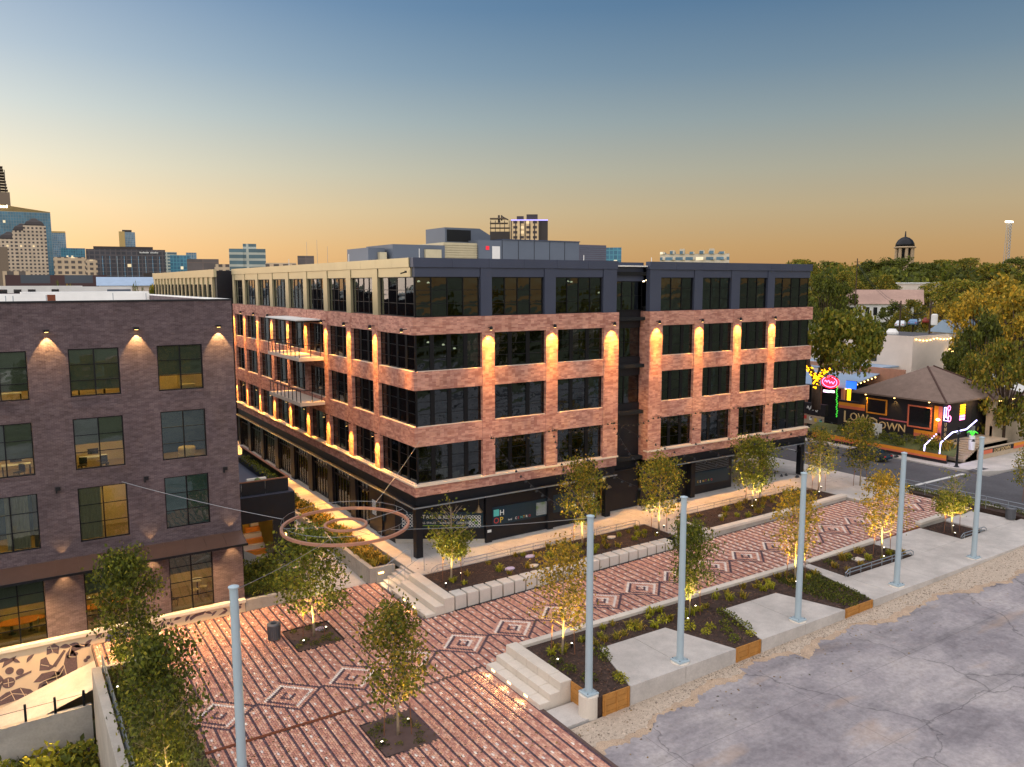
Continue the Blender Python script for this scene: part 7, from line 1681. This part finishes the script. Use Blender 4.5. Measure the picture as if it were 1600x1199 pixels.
for args in [('slab_tower', 'blue grey slab tower with gold left edge', 75, 103, 364, 1500, 'sk_blue'), ('office_tower', 'teal office block right of the slab tower', 103, 132, 388, 1400, 'sk_teal'), ('office_tower', 'beige windowed block above the maroon lowrise', 92, 130, 402, 700, 'sk_beige'), ('office_tower', 'second beige block left of the dark hotel', 129, 151, 406, 760, 'sk_beige'),
             ('slim_tower', 'slim tower rising behind the dark wide hotel', 193, 213, 363, 1600, 'sk_blue'), ('wide_hotel', 'dark wide hotel with pale vertical ribs', 150, 250, 390, 800, 'sk_dark'), ('office_tower', 'grey banded block right of the dark hotel', 249, 276, 394, 1000, 'sk_band'), ('office_tower', 'bright teal block right of the grey banded one', 270, 296, 399, 900, 'sk_teal'), ('office_tower', 'small blue tower behind the brown box', 294, 308, 395, 980, 'sk_blue'),
             ('office_tower', 'plain brown box building before the far wing', 297, 340, 405, 600, 'sk_brown'), ('banded_office', 'pale banded office block above the sunset-lit cornice', 363, 414, 389, 520, 'sk_band'), ('office_tower', 'small grey brown box on the cornice skyline', 467, 491, 400, 700, 'sk_brown'), ('office_tower', 'low pale roof block beside the banded office', 418, 462, 411, 420, 'sk_beige'),
             ('glass_block', 'blue glass block right of the roof plant', 946, 970, 387, 640, 'sk_teal'), ('apartment_block', 'cream balcony apartments over the second brick block', 1033, 1135, 397, 460, 'sk_apart'), ('parking_garage', 'pink striped parking garage beside the far wing', 228, 259, 427, 260, 'sk_garage'), ('maroon_lowrise', 'long dark maroon lowrise behind the dark building', 30, 150, 430, 220, 'sk_maroon'),
             ('tan_block', 'plain tan block at the left edge below the hotel', -12, 11, 386, 500, 'sk_conc'), ('lowrise', 'low tan arcade building below the hotel', 11, 42, 424, 420, 'sk_beige'), ('lowrise', 'low beige roofs right of the brown box', 338, 364, 413, 600, 'sk_beige')]:
    t, w_, d_, h_ = skb(*args)
    if args[0] == 'slab_tower':
        m = MB(); m.box(-w_/2-.6, -w_/2-.01, -.3, d_, 0, h_+2); m.box(-w_/2, w_/2, -.3, d_, h_, h_+2.5); part('gold_edge', m, 'sk_gold', t, True)
    if args[0] == 'slim_tower':
        m = MB(); m.box(-w_/2-.5, -w_/2+w_*.35, -.6, -.02, 0, h_+1); part('gold_side', m, 'sk_gold', t, True); m = MB(); m.box(-w_*.3, w_*.3, d_*.2, d_*.8, h_, h_+4); part('roof_box', m, 'sk_roofdark', t, True)
    if args[0] == 'wide_hotel':
        for k in range(9): m = MB(); x = -w_/2+w_*(.2+k*.09); m.box(x-.35, x+.35, -.8, -.01, 0, h_-6); part('rib', m, 'sk_blue', t, True)
        m = MB(); m.box(-w_/2+6, w_/2-10, 2, d_-2, h_, h_+2.5); part('roof_box', m, 'sk_roofdark', t, True); m = MB(); [m.box(w_*.17+q*.95+(1.2 if q > 7 else 0), w_*.17+q*.95+.6+(1.2 if q > 7 else 0), -1.0, -.82, h_-3.2, h_-1.9-(.4 if q % 3 else 0)) for q in range(15)]; part('roof_sign', m, 'white_text', t, True)
    if args[0] == 'banded_office':
        m = MB(); m.box(-w_*.12, w_*.25, d_*.3, d_*.7, h_, h_+3.2); part('roof_box', m, 'sk_band', t, True); m = MB(); m.box(-w_/2-.01, -w_*.12, -1.2, -.01, 0, h_-1.4); part('front_bay', m, 'sk_band', t, True)
    if args[0] == 'apartment_block':
        for k in range(7): m = MB(); m.box(-w_/2+k*w_/7+.6, -w_/2+(k+.55)*w_/7, -1.2, -.01, h_-3.2, h_-2.0); m.box(-w_/2+k*w_/7, -w_/2+(k+.5)*w_/7, -1, d_, h_, h_+1.2+.8*(k % 3)); part('balcony', m, 'sk_apart', t, True)
t, w_, d_, h_ = skb('condo_tower', 'lit condo tower rising behind the roof plant', 799, 842, 345, 560, 'sk_condo', depth=.6)
m = MB(); m.box(w_/2+.01, w_/2+6, .5, d_, 0, h_+.5); part('side_bay', m, 'sk_roofdark', t, True); m = MB(); m.box(-w_/2, w_/2+6, -.5, d_, h_, h_+.7); part('roof_edge', m, 'neon_violet', t, True); m = MB(); m.box(-w_*.3, -w_*.05, 2, d_-2, h_+.7, h_+3.2); m.box(w_*.05, w_*.45, 2, d_-2, h_+.7, h_+4.4); part('roof_box', m, 'sk_roofdark', t, True)
for k in range(7): m = MB(); x = -w_/2+k*w_/6; m.box(x-.35, x+.35, -.6, -.01, 0, h_); part('rib', m, 'sk_roofdark', t, True)
t, w_, d_, h_ = skb('construction_tower', 'dark building frame with small crane beside the condo tower', 766, 797, 362, 600, 'sk_roofdark')
for k in range(3): m = MB(); m.box(-w_/2, w_*(.5-.1*k), 0, d_, h_+k*3.4+2.6, h_+k*3.4+3.1); part('floor_plate', m, 'sk_conc', t, True)
m = MB()
for i in range(5): x = -w_/2+.6+i*(w_-1.2)/4; m.box(x-.25, x+.25, 0, .6, h_, h_+8)
part('columns', m, 'sk_roofdark', t, True); m = MB(); m.box(w_*.05, w_*.12, 2, 2.6, h_+8, h_+12); m.tube([(w_*.1, 2.3, h_+11), (w_*.42, 2.3, h_+8.5)], .5, 5); m.box(-w_*.1, -w_*.0, 2, 3, h_+6, h_+12); part('crane', m, 'sk_roofdark', t, True)
t, w_, d_, h_ = skb('white_lowrise', 'long white lowrise just behind the dark building roof', -16, 108, 447, 140, 'white_paint', depth=.3)
for k, x in enumerate((-.40, -.28, -.15, -.02, .2)): m = MB(); m.box(w_*x, w_*(x+.07), -.06, -.01, h_-1.4, h_-.5); part('window', m, 'car_glass', t, True)
t, w_, d_, h_ = skb('white_lowrise', 'white roof block with grey side over the dark roof', 122, 196, 448, 130, 'roof_white', depth=.4); m = MB(); m.box(w_*.08, w_*.48, -.05, -.01, h_-1.6, h_-.4); part('grey_panel', m, 'penthouse', t, True)
c = at_d(205, 436, 200); gable('blue_roof_house', 'small house with pale blue roof below the dark hotel', c[0], c[1], 13, 8, c[2]-4, 2.6, 1.8, -.1, 'stucco', 'blue_roof')
# masts on the skyline
for k, (px, yt, D) in enumerate(((481, 378, 800), (497, 375, 820), (513, 385, 800), (559, 388, 700))):
    p = at_d(px, 440, D); h = at_d(px, yt, D)[2]; m = MB(); m.tube([(0, 0, 0), (0, 0, h)], [.3, .12], 4); solo('radio_mast', m, 'galv', ['thin mast left of three on the sunset skyline', 'tallest thin mast on the sunset skyline', 'thin mast right of three on the sunset skyline', 'lone thin mast before the roof plant'][k], 'mast', 'thin masts on the skyline', (p[0], p[1], 0))

# ================================================================== the far side of the lot, seen only mirrored in the glass
for k, (x, y, w, d_, h, m_) in enumerate(((-30, -150, 26, 14, 7, 'stucco'), (12, -165, 34, 16, 9, 'tan_brick'), (62, -150, 24, 14, 6, 'white_paint'), (105, -140, 30, 16, 8, 'beige_wall'))):
    t = thing('street_building', ['cream block across the lot behind the camera, mirrored in the glass', 'brick block across the lot behind the camera, mirrored in the glass', 'white block across the lot behind the camera, mirrored in the glass', 'beige block across the lot behind the camera, mirrored in the glass'][k], 'building', (x, y, -.6)); m = MB(); m.box(-w/2, w/2, -d_/2, d_/2, 0, h); part('wall', m, m_, t, True)
    for i in range(int(w/4)): m = MB(); m.box(-w/2+1.2+i*4, -w/2+3.2+i*4, d_/2-.02, d_/2+.06, 1, 3.4); part('window', m, 'car_glass', t, True)
rr = random.Random(9)
for k in range(16):
    x = -70+k*12+rr.uniform(-4, 4); y = rr.uniform(-140, -108); tm, cm, H, R = BT[rr.choice([1, 2, 3, 5])]; s = rr.uniform(.9, 1.5)
    t = thing('broadleaf_tree', 'tree across the lot behind the camera, mirrored in the glass', 'tree', (x, y, -.6), rr.uniform(0, 6), 'trees across the lot'); t.scale = (s, s, s*1.1); link('trunk', tm, t); link('crown', cm, t)
